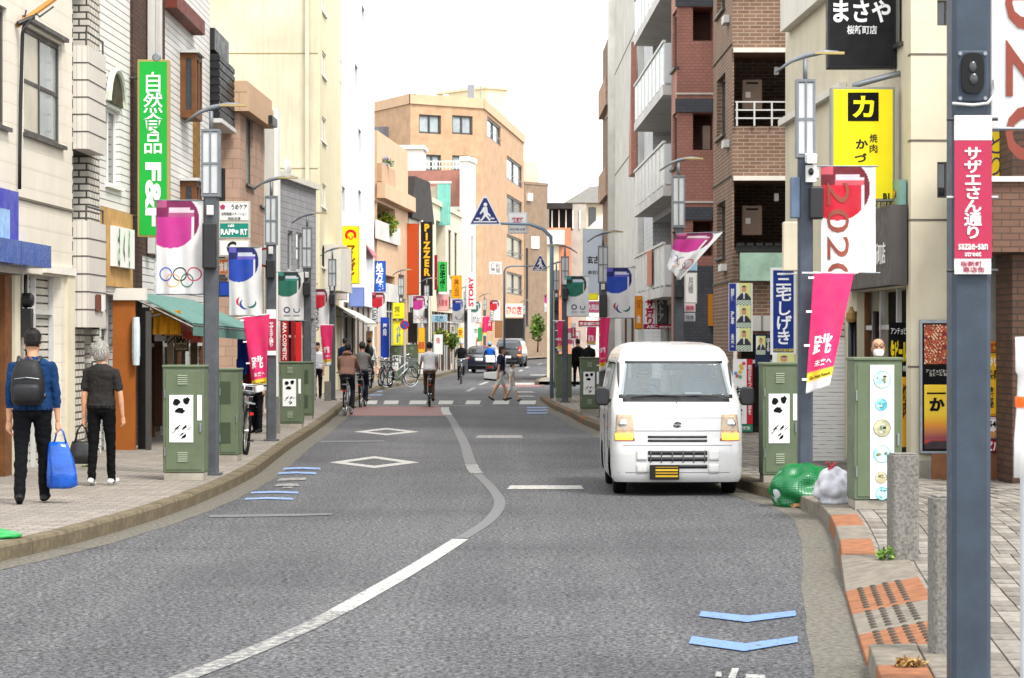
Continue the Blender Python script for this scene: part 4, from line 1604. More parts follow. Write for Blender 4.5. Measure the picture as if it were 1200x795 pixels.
# pale tile flats with glass balconies
b = Bld('glass_balcony_flats', 'pale tiled flats with glass fronted balconies, middle of the right hand row', 1, (3.5, 53.3), (3.3, 66.1), 17, 9, M_SMALLT)
pu, pz = b.pu, b.pz
M_BGL = glassmat('balcony_glass', (.86, .92, .91), .3, .25, .85)
ppz = lambda x, y, Y: CAMH + (CY - y) * Y / FPX
for i, yb in enumerate((338, 218, 100, -18)):
	z = ppz(778, yb, 53.4) + (.0 if i else .03)
	u0, u1 = .12, 9.6
	top = z + (2.0 if i else 1.7)
	b.opening(.5, u1, z, top, 1.3)
	bal = b.part('balcony_slab', [(u0 - .06, u1, z - .2, z - .002, -.45, 1.2)], M_GREYC)
	for k in range(8):
		a0 = u0 + (u1 - u0) * k / 8
		b.part('glass_panel', [(a0 + .03, a0 + (u1 - u0) / 8 - .03, z + .04, z + .85, -.43, -.415)], M_BGL, parent=bal)
		b.part('baluster', [(a0 - .02, a0 + .02, z, z + .86, -.44, -.40)], M_WHITE, parent=bal)
	b.part('glass_panel', [(u0 - .05, u0 - .035, z + .04, z + .85, -.42, .0)], M_BGL, parent=bal)
	b.part('rail', [(u0 - .06, u1, z + .86, z + .91, -.46, -.40)], M_ALUL, parent=bal)
	b.part('partition', [(u0 + 3.6, u0 + 3.65, z + .01, top - .02, .0, 1.2)], M_ALUL, parent=bal)
	if i == 0:
		b.part('towel', [(u0 + 3.0, u0 + 4.4, z + .1, z + .85, -.48, -.465)], mat('salmon_towel', 'c98873', .9, var=.3, scale=6), parent=bal)
b.opening(.6, 7, .1, 2.5, 1.2)
b.finish(end=True)
# red tile flats: wall to the camera
b = Bld('red_tile_flats', 'red tiled flats with grey stripes and square recesses', 1, (3.22, 51.7), (3.2, 53.1), 17, 9, M_REDT)
pu = b.pu
ez = lambda y: CAMH + (CY - y) * 51.7 / FPX
ea = lambda x: (x - 793) * 51.7 / FPX
M_GBAND = brickmat('grey_band_tile', '54565c', '5c5e64', '4a4c50', .11, .06, .006)
for y0, y1 in ((-10, 8), (116, 132), (243, 258)):
	b.part('grey_band', [(-.03, 1.4, ez(y1), ez(y0), -.05, -.003)], M_GBAND, wall='end')
	b.part('white_course', [(-.02, 1.4, ez(y0 - 5), ez(y0 - 7), -.03, -.003)], M_OFFW, wall='end')
for yt, yb in ((8.5, 48), (133, 176), (259, 300)):
	b.opening(ea(812), ea(835.5), ez(yb), ez(yt), .9, 'end')
b.part('water_heater', [(ea(825), ea(834), ez(174), ez(146), .3, .5)], mat('boiler_beige', '9a8474', .5), wall='end')
for yt, yb in ((10, 78), (130, 195)):
	b.pwin(793, 788, yt, yb, recess=.1, mull=0, fw=.06)
b.part('shop_wall', [(-.02, 1.4, .13, ez(312), -.06, -.003)], M_GBAND, wall='end')
b.opening(ea(815), ea(828), .1, ez(380), .9, 'end')
b.part('bracket_sign', [(ea(829), ea(834), ez(382), ez(345), -.3, -.1)], paint('d98a1e'), wall='end')
b.finish(end=True)
# brown brick flats: corner column to the street, open balconies to the camera
b = Bld('brown_brick_flats', 'dark brown brick flats with recessed balconies and water heaters', 1, (3.79, 45.5), (3.76, 49.4), 17, 9, M_BRK)
pu, pz = b.pu, b.pz
ez = lambda y: CAMH + (CY - y) * 45.5 / FPX
ea = lambda x: (x - 858) * 45.5 / FPX
M_HEAT = mat('heater_brown', '8d7a6c', .5, var=.12)
for n_, (yt, yb) in enumerate(((-95, -5), (62, 148), (212, 292))):
	z0, z1 = ez(yb), ez(yt)
	b.opening(ea(860), 1.5, z0, z1, 1.3, 'end')
	b.part('soffit', [(ea(859), 1.5, z1 + .001, z1 + .08, -.08, -.003)], M_OFFW, wall='end')
	hz0 = ez(yt + 62)
	sx_ = 45.5 / 46.3
	ht = b.part('water_heater', [(ea(874), ea(898), hz0, hz0 + .52, .7, .9)], M_HEAT, wall='end', bevel=.015)
	b.part('label_plate', [(ea(878), ea(884), hz0 + .2, hz0 + .3, .69, .699)], M_WHITE, wall='end', parent=ht)
	b.part('vent_slot', [(ea(879), ea(893), hz0 + .44, hz0 + .47, .69, .699)], M_DARK, wall='end', parent=ht)
	b.part('wall_lamp', [(ea(911), ea(916), ez(yt + 22), ez(yt + 13), .5, .6)], M_WHITE, wall='end')
	if n_ == 2:
		rl = b.part('tile_coping', [(ea(862), 1.5, z0 - .05, z0 + .05, -.12, .1)], M_BLACK, wall='end')
		for k in range(8):
			a = ea(863) + k * .16
			b.part('coping_tile', [(a, a + .12, z0 + .05, z0 + .1, -.15, .1)], M_BLACK, wall='end', parent=rl)
		b.part('mint_fascia', [(ea(866), 1.5, z0 - .55, z0 - .07, -.2, -.05)], mat('mint_panel', '9dbca9', .5, var=.3, scale=3), wall='end')
	else:
		for zz_ in (.12, .26, .4):
			b.part('rail', [(ea(861), 1.5, z0 + zz_, z0 + zz_ + .025, -.06, -.035)], M_ALUL, wall='end')
		for k in range(5):
			a = ea(862) + k * .3
			b.part('rail_post', [(a, a + .03, z0, z0 + .42, -.065, -.034)], M_ALUL, wall='end')
for y in (52, 206, 330):
	b.part('course_line', [(-.02, b.L, ez(y), ez(y) + .03, -.02, -.003)], M_CREAMJ)
for yt, yb in ((84, 156), (234, 300), (-60, 8)):
	b.pwin(850, 840, yt, yb, recess=.15, mull=0, pane=M_GLASS)
for y in (22, 170):
	b.part('vent_cap', [(pu(855), pu(852), ez(y), ez(y - 9), -.1, -.003)], M_ALUL)
b.part('entrance_band', [(-.05, 1.5, ez(388), ez(370), -.12, -.003)], stripemat('ribbed_white', 'bdbbb5', '77756f', .25, .2, vert=True), wall='end')
b.opening(ea(865), 1.5, .1, ez(392), 1.2, 'end')
b.part('white_doorframe', [(ea(859), ea(863), .13, ez(390), -.06, -.003)], M_WHITE, wall='end')
b.part('wall_lamp', [(pu(852), pu(848), pz(850, 318), pz(850, 310), -.1, -.003)], M_WHITE)
b.finish(end=True, endmat=M_BRK)
# cream shop building
b = Bld('cream_shop_building', 'cream rendered shop building carrying the black and yellow hanging signs', 1, (4.69, 31.1), (4.34, 42.0), 9.0, 6.5, M_CREAM)
pu, pz = b.pu, b.pz
b.part('ledge', [(pu(992), pu(919), pz(940, 136), pz(940, 128), -.1, -.003)], M_OFFW)
b.part('upper_bay', [(pu(975), pu(925), pz(925, 38), 9.0, -.14, -.003)], M_OFFW)
b.window(pu(1058), pu(1030), pz(1040, 60), pz(1040, -30), recess=.15, mull=1)
b.window(pu(1020), pu(985), pz(990, 225), pz(990, 150), recess=.15, mull=2)
for z in (pz(1067, 430) + .0, pz(1067, 258), pz(1067, 165), pz(1067, 64)):
	b.part('panel_joint', [(.003, .97, z - .012, z + .012, -.006, .002)], M_CREAMJ, wall='end')
	b.part('panel_joint', [(-.004, .18, z - .012, z + .012, -.006, .002)], M_CREAMJ)
for y0, y1 in ((190, 232), (0, 30)):
	w0 = (1098 - 1067) / 3100 * 31.1
	b.window(w0, w0 + .12, 1.75 + (397.5 - y1) / 3100 * 31.1, 1.75 + (397.5 - y0) / 3100 * 31.1, wall='end', mull=0, sill=False, recess=.1, fw=.02)
b.part('plinth', [(.003, .97, .0, .32, -.04, -.002)], M_CONC, wall='end')
b.opening(pu(1062), pu(1004), .1, pz(1030, 340), .9)
b.opening(pu(990), pu(972), .1, pz(980, 345), .8)
b.part('white_tile_pier', [(pu(990), pu(952), .13, pz(970, 372), -.1, -.003)], brickmat('white_slat_tile', 'cfcbc2', 'c6c1b6', '6f6b64', .9, .085, .012))
b.finish(end=True)
CSB = b
# dark shop fascia with the shop name
fas = thing('shop_fascia', 'dark grey shop fascia with white brush lettering over the eatery', 'sign', (0, 0, 0))
def on(u, d, z):
	return Vector((CSB.p0.x + CSB.dir.x * u + d, CSB.p0.y + CSB.dir.y * u, z))
u0, u1 = pu(1065), pu(998)
z0, z1 = pz(1065, 334), pz(1065, 240)
mb = MB()
a, c = on(u0, -.22, 0), on(u1, -.22, 0)
mb.add([(a.x, a.y, z0), (c.x, c.y, z0), (c.x + .2, c.y, z0), (a.x + .2, a.y, z0), (a.x, a.y, z1), (c.x, c.y, z1), (c.x + .2, c.y, z1), (a.x + .2, a.y, z1)],
		[(0, 3, 2, 1), (4, 5, 6, 7), (0, 1, 5, 4), (1, 2, 6, 5), (2, 3, 7, 6), (3, 0, 4, 7)])
mb.build('board', mat('fascia_grey', '4b4744', .5, var=.15), fas)
yawr = math.atan2(-CSB.dir.y, -CSB.dir.x)
o = on(pu(1026), -.232, pz(1026, 295))
letters('まさや', 2.2, .55, M_WHITE, fas, on(pu(1012), -.232, pz(1026, 297)), yaw=yawr, bold=.02)
letters('桜新町店', 1.05, .26, M_WHITE, fas, on(pu(1051), -.232, pz(1051, 298)), yaw=yawr, bold=.01)
# awning strip of teal/yellow below yellow sign
t = thing('window_banner', 'teal window strip with yellow letters behind the yellow hanging sign', 'sign', (0, 0, 0))
mb = MB()
a, c = on(pu(1064), -.1, 0), on(pu(1000), -.1, 0)
z0, z1 = pz(1060, 262), pz(1060, 212)
mb.add([(a.x, a.y, z0), (c.x, c.y, z0), (c.x + .08, c.y, z0), (a.x + .08, a.y, z0), (a.x, a.y, z1), (c.x, c.y, z1), (c.x + .08, c.y, z1), (a.x + .08, a.y, z1)],
		[(0, 3, 2, 1), (4, 5, 6, 7), (0, 1, 5, 4), (1, 2, 6, 5), (2, 3, 7, 6), (3, 0, 4, 7)])
mb.build('strip', mat('teal_strip', '7da59a', .5), t)
for k, ch in enumerate('焼肉定食'):
	letters(ch, .5, .33, paint('c9a13a'), t, on(pu(1056 - k * 11), -.112, (z0 + z1) / 2), yaw=yawr, bold=.03)
# brown tile porch at the right edge
t = thing('brown_tile_porch', 'brown tiled porch with beam and pillar at the right edge of the street', 'building', (5.6, 30, 0))
mb = MB()
mb.box(.0, 1.2, -.4, .6, .13, 5.0)
mb.build('pillar', M_BRKD, t)
mb = MB()
mb.box(-.45, 1.6, -.55, .7, 2.72, 3.5)
mb.build('beam', brickmat('porch_tile', '6a4f42', '735748', '54433a', .2, .075, .008), t)
mb = MB()
mb.box(-.5, 1.7, -.6, .75, 3.5, 3.56)
mb.build('beam_cap', M_GREYC, t)
mb = MB()
mb.box(-.1, 2.5, .8, 4.8, .13, 7.5)
mb.build('wall', M_SHUTG, t)
mb = MB()
mb.box(-.75, .0, .55, .6, .13, .42)
mb.build('base_board', M_WOOD, t)
# ------------------------------------------------------------------ street furniture
M_FROST = mat('lantern_frosted', 'b9bcbc', .4, var=.12, scale=4)
M_LANT = mat('lantern_frame', '70757a', .45, .3, var=.15)
M_REDC = mat('crimson_panel', 'a3123f', .4, var=.08)
M_WHT = mat('sign_white', 'e6e6e4', .45, var=.04)
W_, K_ = M_WHT, mat('sign_black', '0c0c0d', .7, var=.05)


def lamp_pole(x, Y, label, w=.17, lant=None, arm=1, zb=SWZ, box=None, extra=None, plate=None, group='grey street lamp poles', m=None, lw=1.15):
	"""square grey pole with a long frosted lantern, a thin overhead lamp arm and a black loudspeaker box"""
	X = (x - CX) / FPX * Y
	r = thing('street_lamp', label, 'street lamp', (X, Y, zb), 0, group)
	sc = Y / FPX
	zt = (CAMH + (CY - lant[0]) * sc - zb) if lant else 7.5
	zl = (CAMH + (CY - lant[1]) * sc - zb) if lant else 7.5
	mb = MB()
	h = w / 2
	mb.ext([(-h, -h + .02), (-h + .02, -h), (h - .02, -h), (h, -h + .02), (h, h - .02), (h - .02, h), (-h + .02, h), (-h, h - .02)], 'z', -.02, zl)
	mb.build('pole', m or M_POLE, r)
	mb = MB()
	mb.box(-h - .04, h + .04, -h - .04, h + .04, -.015, .03)
	mb.build('base_plate', m or M_POLE, r)
	if lant:
		lw_ = w * lw / 2
		mb = MB()
		for sx in (-1, 1):
			mb.box(sx * lw_ - .012, sx * lw_ + .012, -lw_, lw_, zl, zt)
		mb.box(-.01, .01, -lw_ - .003, lw_, zl, zt)
		mb.box(-lw_ - .012, lw_ + .012, -lw_ - .005, lw_ + .005, zt, zt + .03)
		mb.box(-lw_ - .012, lw_ + .012, -lw_ - .005, lw_ + .005, zl - .03, zl)
		zm = (zl + zt) / 2 - .02
		mb.box(-lw_ - .008, lw_ + .008, -lw_ - .004, lw_ + .004, zm, zm + .025)
		mb.build('lantern_frame', M_LANT, r)
		for sx in (-1, 1):
			mb = MB()
			mb.box(sx * lw_ * .08, sx * lw_ * .93, -lw_ * .9, lw_ * .9, zl + .01, zt - .01)
			mb.build('lantern_panel', M_FROST, r)
		if arm:
			mb = MB()
			za = zt + .03
			mb.cyl((0, 0, za), (0, 0, za + .22), .025, n=8)
			mb.tube([(-.32 * arm, 0, za + .08), (-.15 * arm, 0, za + .2), (0, 0, za + .26), (.2 * arm, 0, za + .3), (.36 * arm, 0, za + .3)], [.012, .02, .03, .025, .012], 8)
			mb.build('lamp_arm', M_LANT, r, smooth=True)
			mb = MB()
			mb.box(.1 * arm, .42 * arm, -.035, .035, za + .275, za + .3)
			mb.build('lamp_head', mat('lamp_head', 'a8935e', .4), r)
	if box:
		zb0, zb1, bx = CAMH + (CY - box[1]) * sc - zb, CAMH + (CY - box[0]) * sc - zb, box[2] if len(box) > 2 else 0
		mb = MB()
		mb.box(bx - w * .47, bx + w * .47, -h - .16, -h - .004, zb0, zb1)
		mb.build('speaker_box', M_BLACK, r, bevel=.02)
		mb = MB()
		mb.box(bx - w * .25, bx + w * .25, -h - .06, -h - .004, zb1 + .09, zb1 + .21)
		mb.build('junction_box', M_ALUL, r, bevel=.01)
	return r


# the foreground pole on the right
P5 = lamp_pole(1135, 12.3, 'dark blue grey street pole in the right foreground carrying the crimson street name', w=.18, lant=None, group='grey street lamp poles', m=mat('pole_blue_grey', '39434f', .5, var=.25, scale=5, bump=.1, bscale=90, streak=.2))
sc = 12.3 / FPX
zz = lambda y: CAMH + (CY - y) * sc - SWZ
xx = lambda x: (x - 1135) * sc
mb = MB()
mb.ext([(xx(1117), zz(122)), (xx(1153), zz(122)), (xx(1153), zz(62)), (xx(1117), zz(62))], 'y', -.108, -.091)
mb.build('lamp_housing', MATS['pole_blue_grey'], P5, bevel=.008)
mb = MB()
pts = []
for i in range(24):
	a = 2 * pi * i / 24
	pts.append((xx(1134.5) + .052 * abs(cos(a)) ** .5 * (1 if cos(a) > 0 else -1), zz(89) + .093 * abs(sin(a)) ** .6 * (1 if sin(a) > 0 else -1)))
mb.ext(pts, 'y', -.135, -.1085)
lh = mb.build('lamp_lens', mat('dark_lens', '060607', .5, var=.1), P5)
mb = MB()
mb.ell((xx(1134), -.137, zz(82)), .018, .008, .026)
mb.ell((xx(1135), -.137, zz(96)), .02, .008, .026)
mb.build('bulb', mat('lens_grey', '3a3c3f', .2), lh)
for i, (a, c) in enumerate(((1120.5, 66), (1149.5, 66), (1120.5, 118), (1149.5, 118))):
	mb = MB()
	mb.lathe([(.009, -.117), (.009, -.107)], (xx(a), 0, zz(c)), 'y', 8)
	mb.build('screw', M_STEEL, P5)
mb = MB()
mb.tube([(xx(1111), -.12, zz(124)), (xx(1135), -.125, zz(126)), (xx(1152), -.125, zz(124)), (xx(1162), -.1, zz(112)), (xx(1163), -.05, zz(95))], .007, 6)
mb.build('cable_tie', M_ALUL, P5, smooth=True)
# street name plate
pl = thing('street_name_plate', 'crimson street name plate with white vertical lettering on the foreground pole', 'sign', (P5.location.x, 12.3, SWZ))
mb = MB()
mb.box(xx(1114), xx(1157), -.118, -.1, zz(304), zz(167))
mb.build('panel', M_REDC, pl)
mb = MB()
mb.box(xx(1114), xx(1157), -.118, -.1, zz(166.5), zz(138))
mb.build('top_panel', M_WHT, pl)
mb = MB()
mb.box(xx(1114), xx(1156), -.118, -.1, zz(322), zz(304.5))
mb.build('foot_panel', M_WHT, pl)
letters('サザエさん通り', .082, zz(175) - zz(281), M_WHT, pl, (xx(1135), -.12, (zz(175) + zz(281)) / 2), vertical=True, bold=.018)
letters('sazae-san', .135, .026, M_WHT, pl, (xx(1135), -.12, zz(290.5)), bold=.006)
letters('street', .075, .02, M_WHT, pl, (xx(1135), -.12, zz(299)), bold=.006)
letters('桜新町', .1, .026, M_REDC, pl, (xx(1133), -.12, zz(310)), bold=.005)
letters('商店街', .1, .026, M_REDC, pl, (xx(1136), -.12, zz(317)), bold=.005)
for yy in (142, 233, 318):
	for s in (-1, 1):
		mb = MB()
		mb.cyl((s * .085, -.1, zz(yy)), (s * .118, -.1, zz(yy)), .008, n=8)
		mb.build('bracket', M_BLACK if yy != 233 else M_STEEL, pl)

LPOLES = [
	lamp_pole(247.5, 31.5, 'grey lamp pole beside green cabinet, carrying the magenta rings banner', lant=(155, 228), box=(262, 316)),
	lamp_pole(318, 42.0, 'grey lamp pole carrying the blue crescent banner behind the green awning', lant=(232, 285), box=(305, 327), w=.15),
	lamp_pole(360, 55.0, 'grey lamp pole carrying the green banner above the double green cabinet', lant=(268, 313), box=(331, 347), w=.16),
	lamp_pole(389.5, 70.0, 'grey lamp pole carrying red banner, beside brown jacketed cyclist', lant=(305, 335), box=(345, 358), w=.16),
]
RPOLES = [
	lamp_pole(943.5, 28.5, 'blue grey lamp pole with camera carrying red 2020 banner above trash bags', w=.155, lant=(97, 182), box=(220, 258, .1), m=mat('pole_blue_grey2', '454c57', .5, var=.25, scale=5, streak=.2)),
	lamp_pole(795, 45.0, 'grey lamp pole behind the white van with wind blown magenta banner', lant=(208, 265), w=.17, box=(335, 350)),
	lamp_pole(706.5, 54.5, 'grey lamp pole carrying blue banner, left of the van roof', lant=(290, 330), w=.16, box=(345, 372)),
	lamp_pole(662, 68.0, 'grey lamp pole carrying dark green banner near the crossing', lant=(302, 333), w=.16, box=(338, 352), arm=-1),
]
far = [(470, 98, 'third'), (500, 112, ''), (546, 128, ''), (568, 150, ''), (614, 175, ''), (652, 88, '')]
FARL = ['by the far yellow posters on the left pavement', 'beside the black pizza sign', 'beside the white STORY sign', 'left of the far minivan', 'at the far end of the street', 'just behind the crossing sign pole']
for (x, Y, _), lb in zip(far, FARL):
	lamp_pole(x, Y, 'distant grey lamp pole ' + lb, lant=(CY - 2.25 * FPX / Y, CY - 1.65 * FPX / Y), w=.16, box=(CY - 1.3 * FPX / Y, CY - .9 * FPX / Y) if Y < 140 else None)
# security camera and extra boxes on the right pole
t = thing('security_camera', 'white security camera on bracket on the pole with 2020 banner', 'camera', at(949, 200, 28.4))
mb = MB()
mb.add([(-.05, -.2, .06), (.05, -.2, .06), (.05, .12, .1), (-.05, .12, .1), (-.055, -.22, .16), (.055, -.22, .16), (.055, .14, .2), (-.055, .14, .2)], [(0, 3, 2, 1), (4, 5, 6, 7), (0, 1, 5, 4), (1, 2, 6, 5), (2, 3, 7, 6), (3, 0, 4, 7)])
mb.build('housing', M_WHT, t, bevel=.008)
mb = MB()
mb.box(-.05, .06, -.1, .0, -.13, .05)
mb.build('bracket', M_ALUL, t)
mb = MB()
mb.ell((0, -.12, -.02), .03, .03, .04)
mb.build('dome', M_BLACK, t, smooth=True)
t = thing('junction_cabinet', 'small grey junction cabinet strapped to pole with security camera', 'cabinet', at(930, 232, 28.5))
mb = MB()
mb.box(-.035, .06, -.09, .08, -.22, .22)
mb.build('case', mat('blue_grey_case', '5f6f86', .5), t, bevel=.01)
t = thing('beige_switch_box', 'beige wall box and pipe between brick flats and lamp pole', 'box', at(925, 290, 29.2))
mb = MB()
mb.box(-.07, .09, -.06, .09, -.26, .28)
mb.build('case', M_CREAM, t, bevel=.01)
mb = MB()
mb.cyl((-.1, 0, -.3), (.3, -.1, -.28), .012, n=6)
mb.build('pipe', M_ALUL, t)


# ---- cloth banners
def bil(P, o, ripple=.0, folds=2.2, seed=0., sag=0.):
	A, B, C, D = [Vector(p) - o for p in P]      # lower left, lower right, upper right, upper left

	def f(w, h):
		def g_(x, z, off):
			u, v = x / w, z / h
			p = A * (1 - u) * (1 - v) + B * u * (1 - v) + C * u * v + D * (1 - u) * v
			k = ripple * (1 - v * .8)
			d = k * sin(2 * pi * (folds * u + .35 * v) + seed) + .5 * k * sin(2 * pi * (folds * .45 * u - .9 * v) + 2 + seed)
			return (p.x + .25 * d, p.y + d + off, p.z - sag * sin(pi * u) * (1 - v) * .5)
		return g_
	return f


def banner_paint(main, dark, mid):
	main, dark, mid = lin(main), lin(dark), lin(mid)
	wht = lin('e4e3e2')
	pale = lin('dcc9d2') if main[0] > main[2] else lin('d5d9e6')

	def f(u, v):
		X, Y = u, (v - 1) * 2
		if ((X - .30) ** 2 + (Y + .42) ** 2) ** .5 < .60:
			if .735 < X < .79 and Y < -.36:
				return wht
			if X >= .79 or (X > .70 and Y > -.2):
				return dark
			if Y > -.16:
				return dark if X > .22 else mid
			if Y > -.27 and X > .28:
				return pale
			if Y > -.36 and X > .26:
				return mid
			if Y > -.36:
				return dark
			return main
		return wht
	return f


PAL = {'magenta': ('c22f8d', '7d1250', 'b0527f'), 'blue': ('1f49b4', '14226e', '6a5fc0'), 'green': ('1c6f5c', '15352f', '2f8f80'), 'red': ('c8102e', '6e0f22', 'cc5563')}


def annulus(warp, cx, cz, r, lw, m, parent, a0=0, a1=2 * pi, taper=False, n=36, name='ring'):
	mb = MB()
	vs = []
	for i in range(n + 1):
		a = a0 + (a1 - a0) * i / n
		k = lw * (sin(pi * i / n) * .9 + .1 if taper else 1) / 2
		for rr in (r - k, r + k):
			vs.append(warp(cx + rr * cos(a), cz + rr * sin(a), -.006))
	mb.add(vs, [(2 * i, 2 * i + 1, 2 * i + 3, 2 * i + 2) for i in range(n)])
	return mb.build(name, m, parent, fix=False)


def banner(label, P, pal, emblem, res=(60, 110), ripple=.012, seed=0., rods=None, group='games banners on the lamp poles'):
	"""cloth banner from four world corners: lower left, lower right, upper right, upper left"""
	P = [Vector(p) for p in P]
	o = P[3].copy()
	r = thing('banner', label, 'banner', o, 0, group)
	w = ((P[2] - P[3]).length + (P[1] - P[0]).length) / 2
	h = ((P[3] - P[0]).length + (P[2] - P[1]).length) / 2
	wf = bil(P, o, ripple, seed=seed)(w, h)
	sheet('cloth', w, h, res[0], res[1], banner_paint(*PAL[pal]), M_CLOTH, r, warp=wf)
	k = w
	if emblem == 'rings':
		for cx, cz, c in ((.20, .42, '2b4fae'), (.50, .42, '161616'), (.80, .42, 'c12a4a'), (.35, .29, 'e0a25c'), (.65, .29, '2c6f5e')):
			annulus(wf, cx * w, cz * w, .135 * w, .024 * w, paint(c), r)
	elif emblem == 'crescents':
		annulus(wf, .42 * w, .42 * w, .15 * w, .065 * w, paint('b01f38'), r, 2.1, 4.2, True, name='crescent')
		annulus(wf, .52 * w, .36 * w, .16 * w, .065 * w, paint('1d3f8f'), r, 2.3, 4.9, True, name='crescent')
		annulus(wf, .66 * w, .40 * w, .15 * w, .065 * w, paint('1f6b55'), r, -2.2, .3, True, name='crescent')
	elif emblem == 'logos':
		annulus(wf, .34 * w, .42 * w, .10 * w, .05 * w, paint('3a3f5a'), r)
		annulus(wf, .72 * w, .42 * w, .10 * w, .05 * w, paint('6a7088'), r, 2.6, 6.8)
		letters('2020    2020', .6 * w, .05 * w, paint('555a66'), r, (.53 * w, 0, .2 * w), warp=lambda x, z, off: wf(x, z, off - .006))
	elif emblem in ('2020', 'TOKYO'):
		col = mat('brown_digits', '8a4a3e', .7) if emblem == '2020' else K_
		letters(emblem, h * (.98 if emblem == '2020' else .62), w * .40, col, r, (.31 * w if emblem == '2020' else .2 * w, 0, .36 * h if emblem == '2020' else .22 * h), roll=-pi / 2, bold=.0,
				warp=lambda x, z, off: wf(x, z, off - .007))
	d = (P[2] - P[3]).normalized()
	MB().cyl(-d * .04, (P[2] - o) + d * .03, .009, n=6).build('rod', M_LANT, r)
	if rods != 'top':
		MB().cyl((P[0] - o) - d * .0, (P[1] - o) + d * .05, .009, n=6).build('rod', M_LANT, r)
	return r


def rect_banner(x0, x1, yt, yb, Y, *a, **k):
	return banner(a[0], [at(x0, yb, Y), at(x1, yb, Y), at(x1, yt, Y), at(x0, yt, Y)], *a[1:], **k)


rect_banner(183, 239, 235, 345, 31.45, 'magenta games banner with five rings on the nearest left lamp pole', 'magenta', 'rings', ripple=.02)
rect_banner(268, 307, 290, 370, 41.9, 'blue games banner with three crescents over the green awning', 'blue', 'crescents', ripple=.02, seed=1)
rect_banner(326, 356, 319, 376, 54.9, 'green games banner with two round logos on left lamp pole', 'green', 'logos', (40, 70), seed=2)
rect_banner(365, 386, 339, 384, 69.9, 'red games banner with black capitals on left lamp pole', 'red', 'TOKYO', (30, 60), seed=3)
rect_banner(436, 453, 343, 378, 97.9, 'red games banner, farther along the left pavement than the capitals one', 'red', 'TOKYO', (20, 40), seed=1)
rect_banner(484, 500, 347, 379, 111.9, 'small magenta rings banner below the black pizza sign', 'magenta', 'rings', (20, 40), seed=1)
rect_banner(530, 544, 351, 378, 127.9, 'small blue banner left of the white STORY sign', 'blue', 'crescents', (20, 36), seed=1)
rect_banner(552, 564, 354, 378, 140, 'small green banner right of the white STORY sign', 'green', 'logos', (16, 30), seed=1)
rect_banner(574, 586, 352, 376, 149.9, 'small red banner above the far cars', 'red', 'TOKYO', (16, 30), seed=1)
rect_banner(638, 648, 345, 366, 172, 'tiny magenta banner behind the crossing sign pole', 'magenta', 'rings', (12, 24), seed=1)
rect_banner(962, 1026, 195, 320, 28.35, 'red and white banner with vertical 2020 on pole with security camera', 'red', '2020', ripple=.015)
rect_banner(1161, 1313, -152, 151, 12.25, 'white banner with huge brown digits cut by the right picture edge', 'red', '2020', (60, 110), ripple=.006)
rect_banner(711, 744, 314, 373, 54.4, 'blue games banner left of the white van roof', 'blue', 'crescents', (40, 70), seed=2.2)
rect_banner(664, 690, 324, 371, 67.9, 'dark green games banner at the crossing corner', 'green', 'logos', (30, 60), seed=1.2)
banner('wind blown magenta rings banner flying above the white van', [at(781, 312, 44.8), at(796, 328, 44.5), at(848, 272, 44.85), at(793, 274, 44.85)], 'magenta', 'rings', ripple=.06, seed=.6, rods='top')
# knock the blown banner's weight: brass finial
mb = MB()
for x in (848, 790):
	mb.ell(at(x, 272.5, 44.85), .03, .03, .03)
o = mb.build('rod_finial', M_BLACK)
o.parent = [q for q in bpy.data.objects if q.get('label', '').startswith('wind blown magenta')][0]
o.matrix_parent_inverse = Matrix.Translation(-Vector(o.parent.location))


def pink_paint(u, v):
	if v < .085:
		return lin('e9e6e6')
	if v < .165:
		return lin('f0cf2c')
	k = .06 * sin(u * 7 + v * 9)
	return tuple(x * (1 + k) for x in lin('e6286c'))


def nobori(label, P, texts=True, res=(20, 50), ripple=.025, seed=0., group='pink hanging banners on the lamp poles', paintf=None):
	P = [Vector(p) for p in P]
	o = P[3].copy()
	r = thing('hanging_banner', label, 'banner', o, 0, group)
	w = ((P[2] - P[3]).length + (P[1] - P[0]).length) / 2
	h = ((P[3] - P[0]).length + (P[2] - P[1]).length) / 2
	wf = bil(P, o, ripple, 1.3, seed)(w, h)
	sheet('cloth', w, h, res[0], res[1], paintf or pink_paint, M_CLOTH, r, warp=wf)
	if texts:
		wp = lambda x, z, off: wf(x, z, off - .006)
		letters('跳', .62 * w, .62 * w, M_WHT, r, (.45 * w, 0, .39 * h), bold=.016, warp=wp)
		letters('未来へ', .62 * w, .2 * w, M_WHT, r, (.55 * w, 0, .235 * h), bold=.02, warp=wp)
		letters('Go Next Future', .8 * w, .1 * w, K_, r, (.5 * w, 0, .122 * h), bold=.01, warp=wp)
		# generic leaping figures in the print: pale splashes, no characters
	mb = MB()
	d = (P[2] - P[3]).normalized()
	mb.cyl(-d * .12, (P[2] - o) + d * .04, .01, n=6)
	mb.build('rod', M_WHT, r)
	for k in range(4):
		mb = MB()
		q = Vector(wf(0, h * (.12 + .28 * k), 0))
		mb.box(q.x - .05, q.x + .01, q.y - .012, q.y + .012, q.z - .012, q.z + .012)
		mb.build('tab', M_WHT, r)
	return r


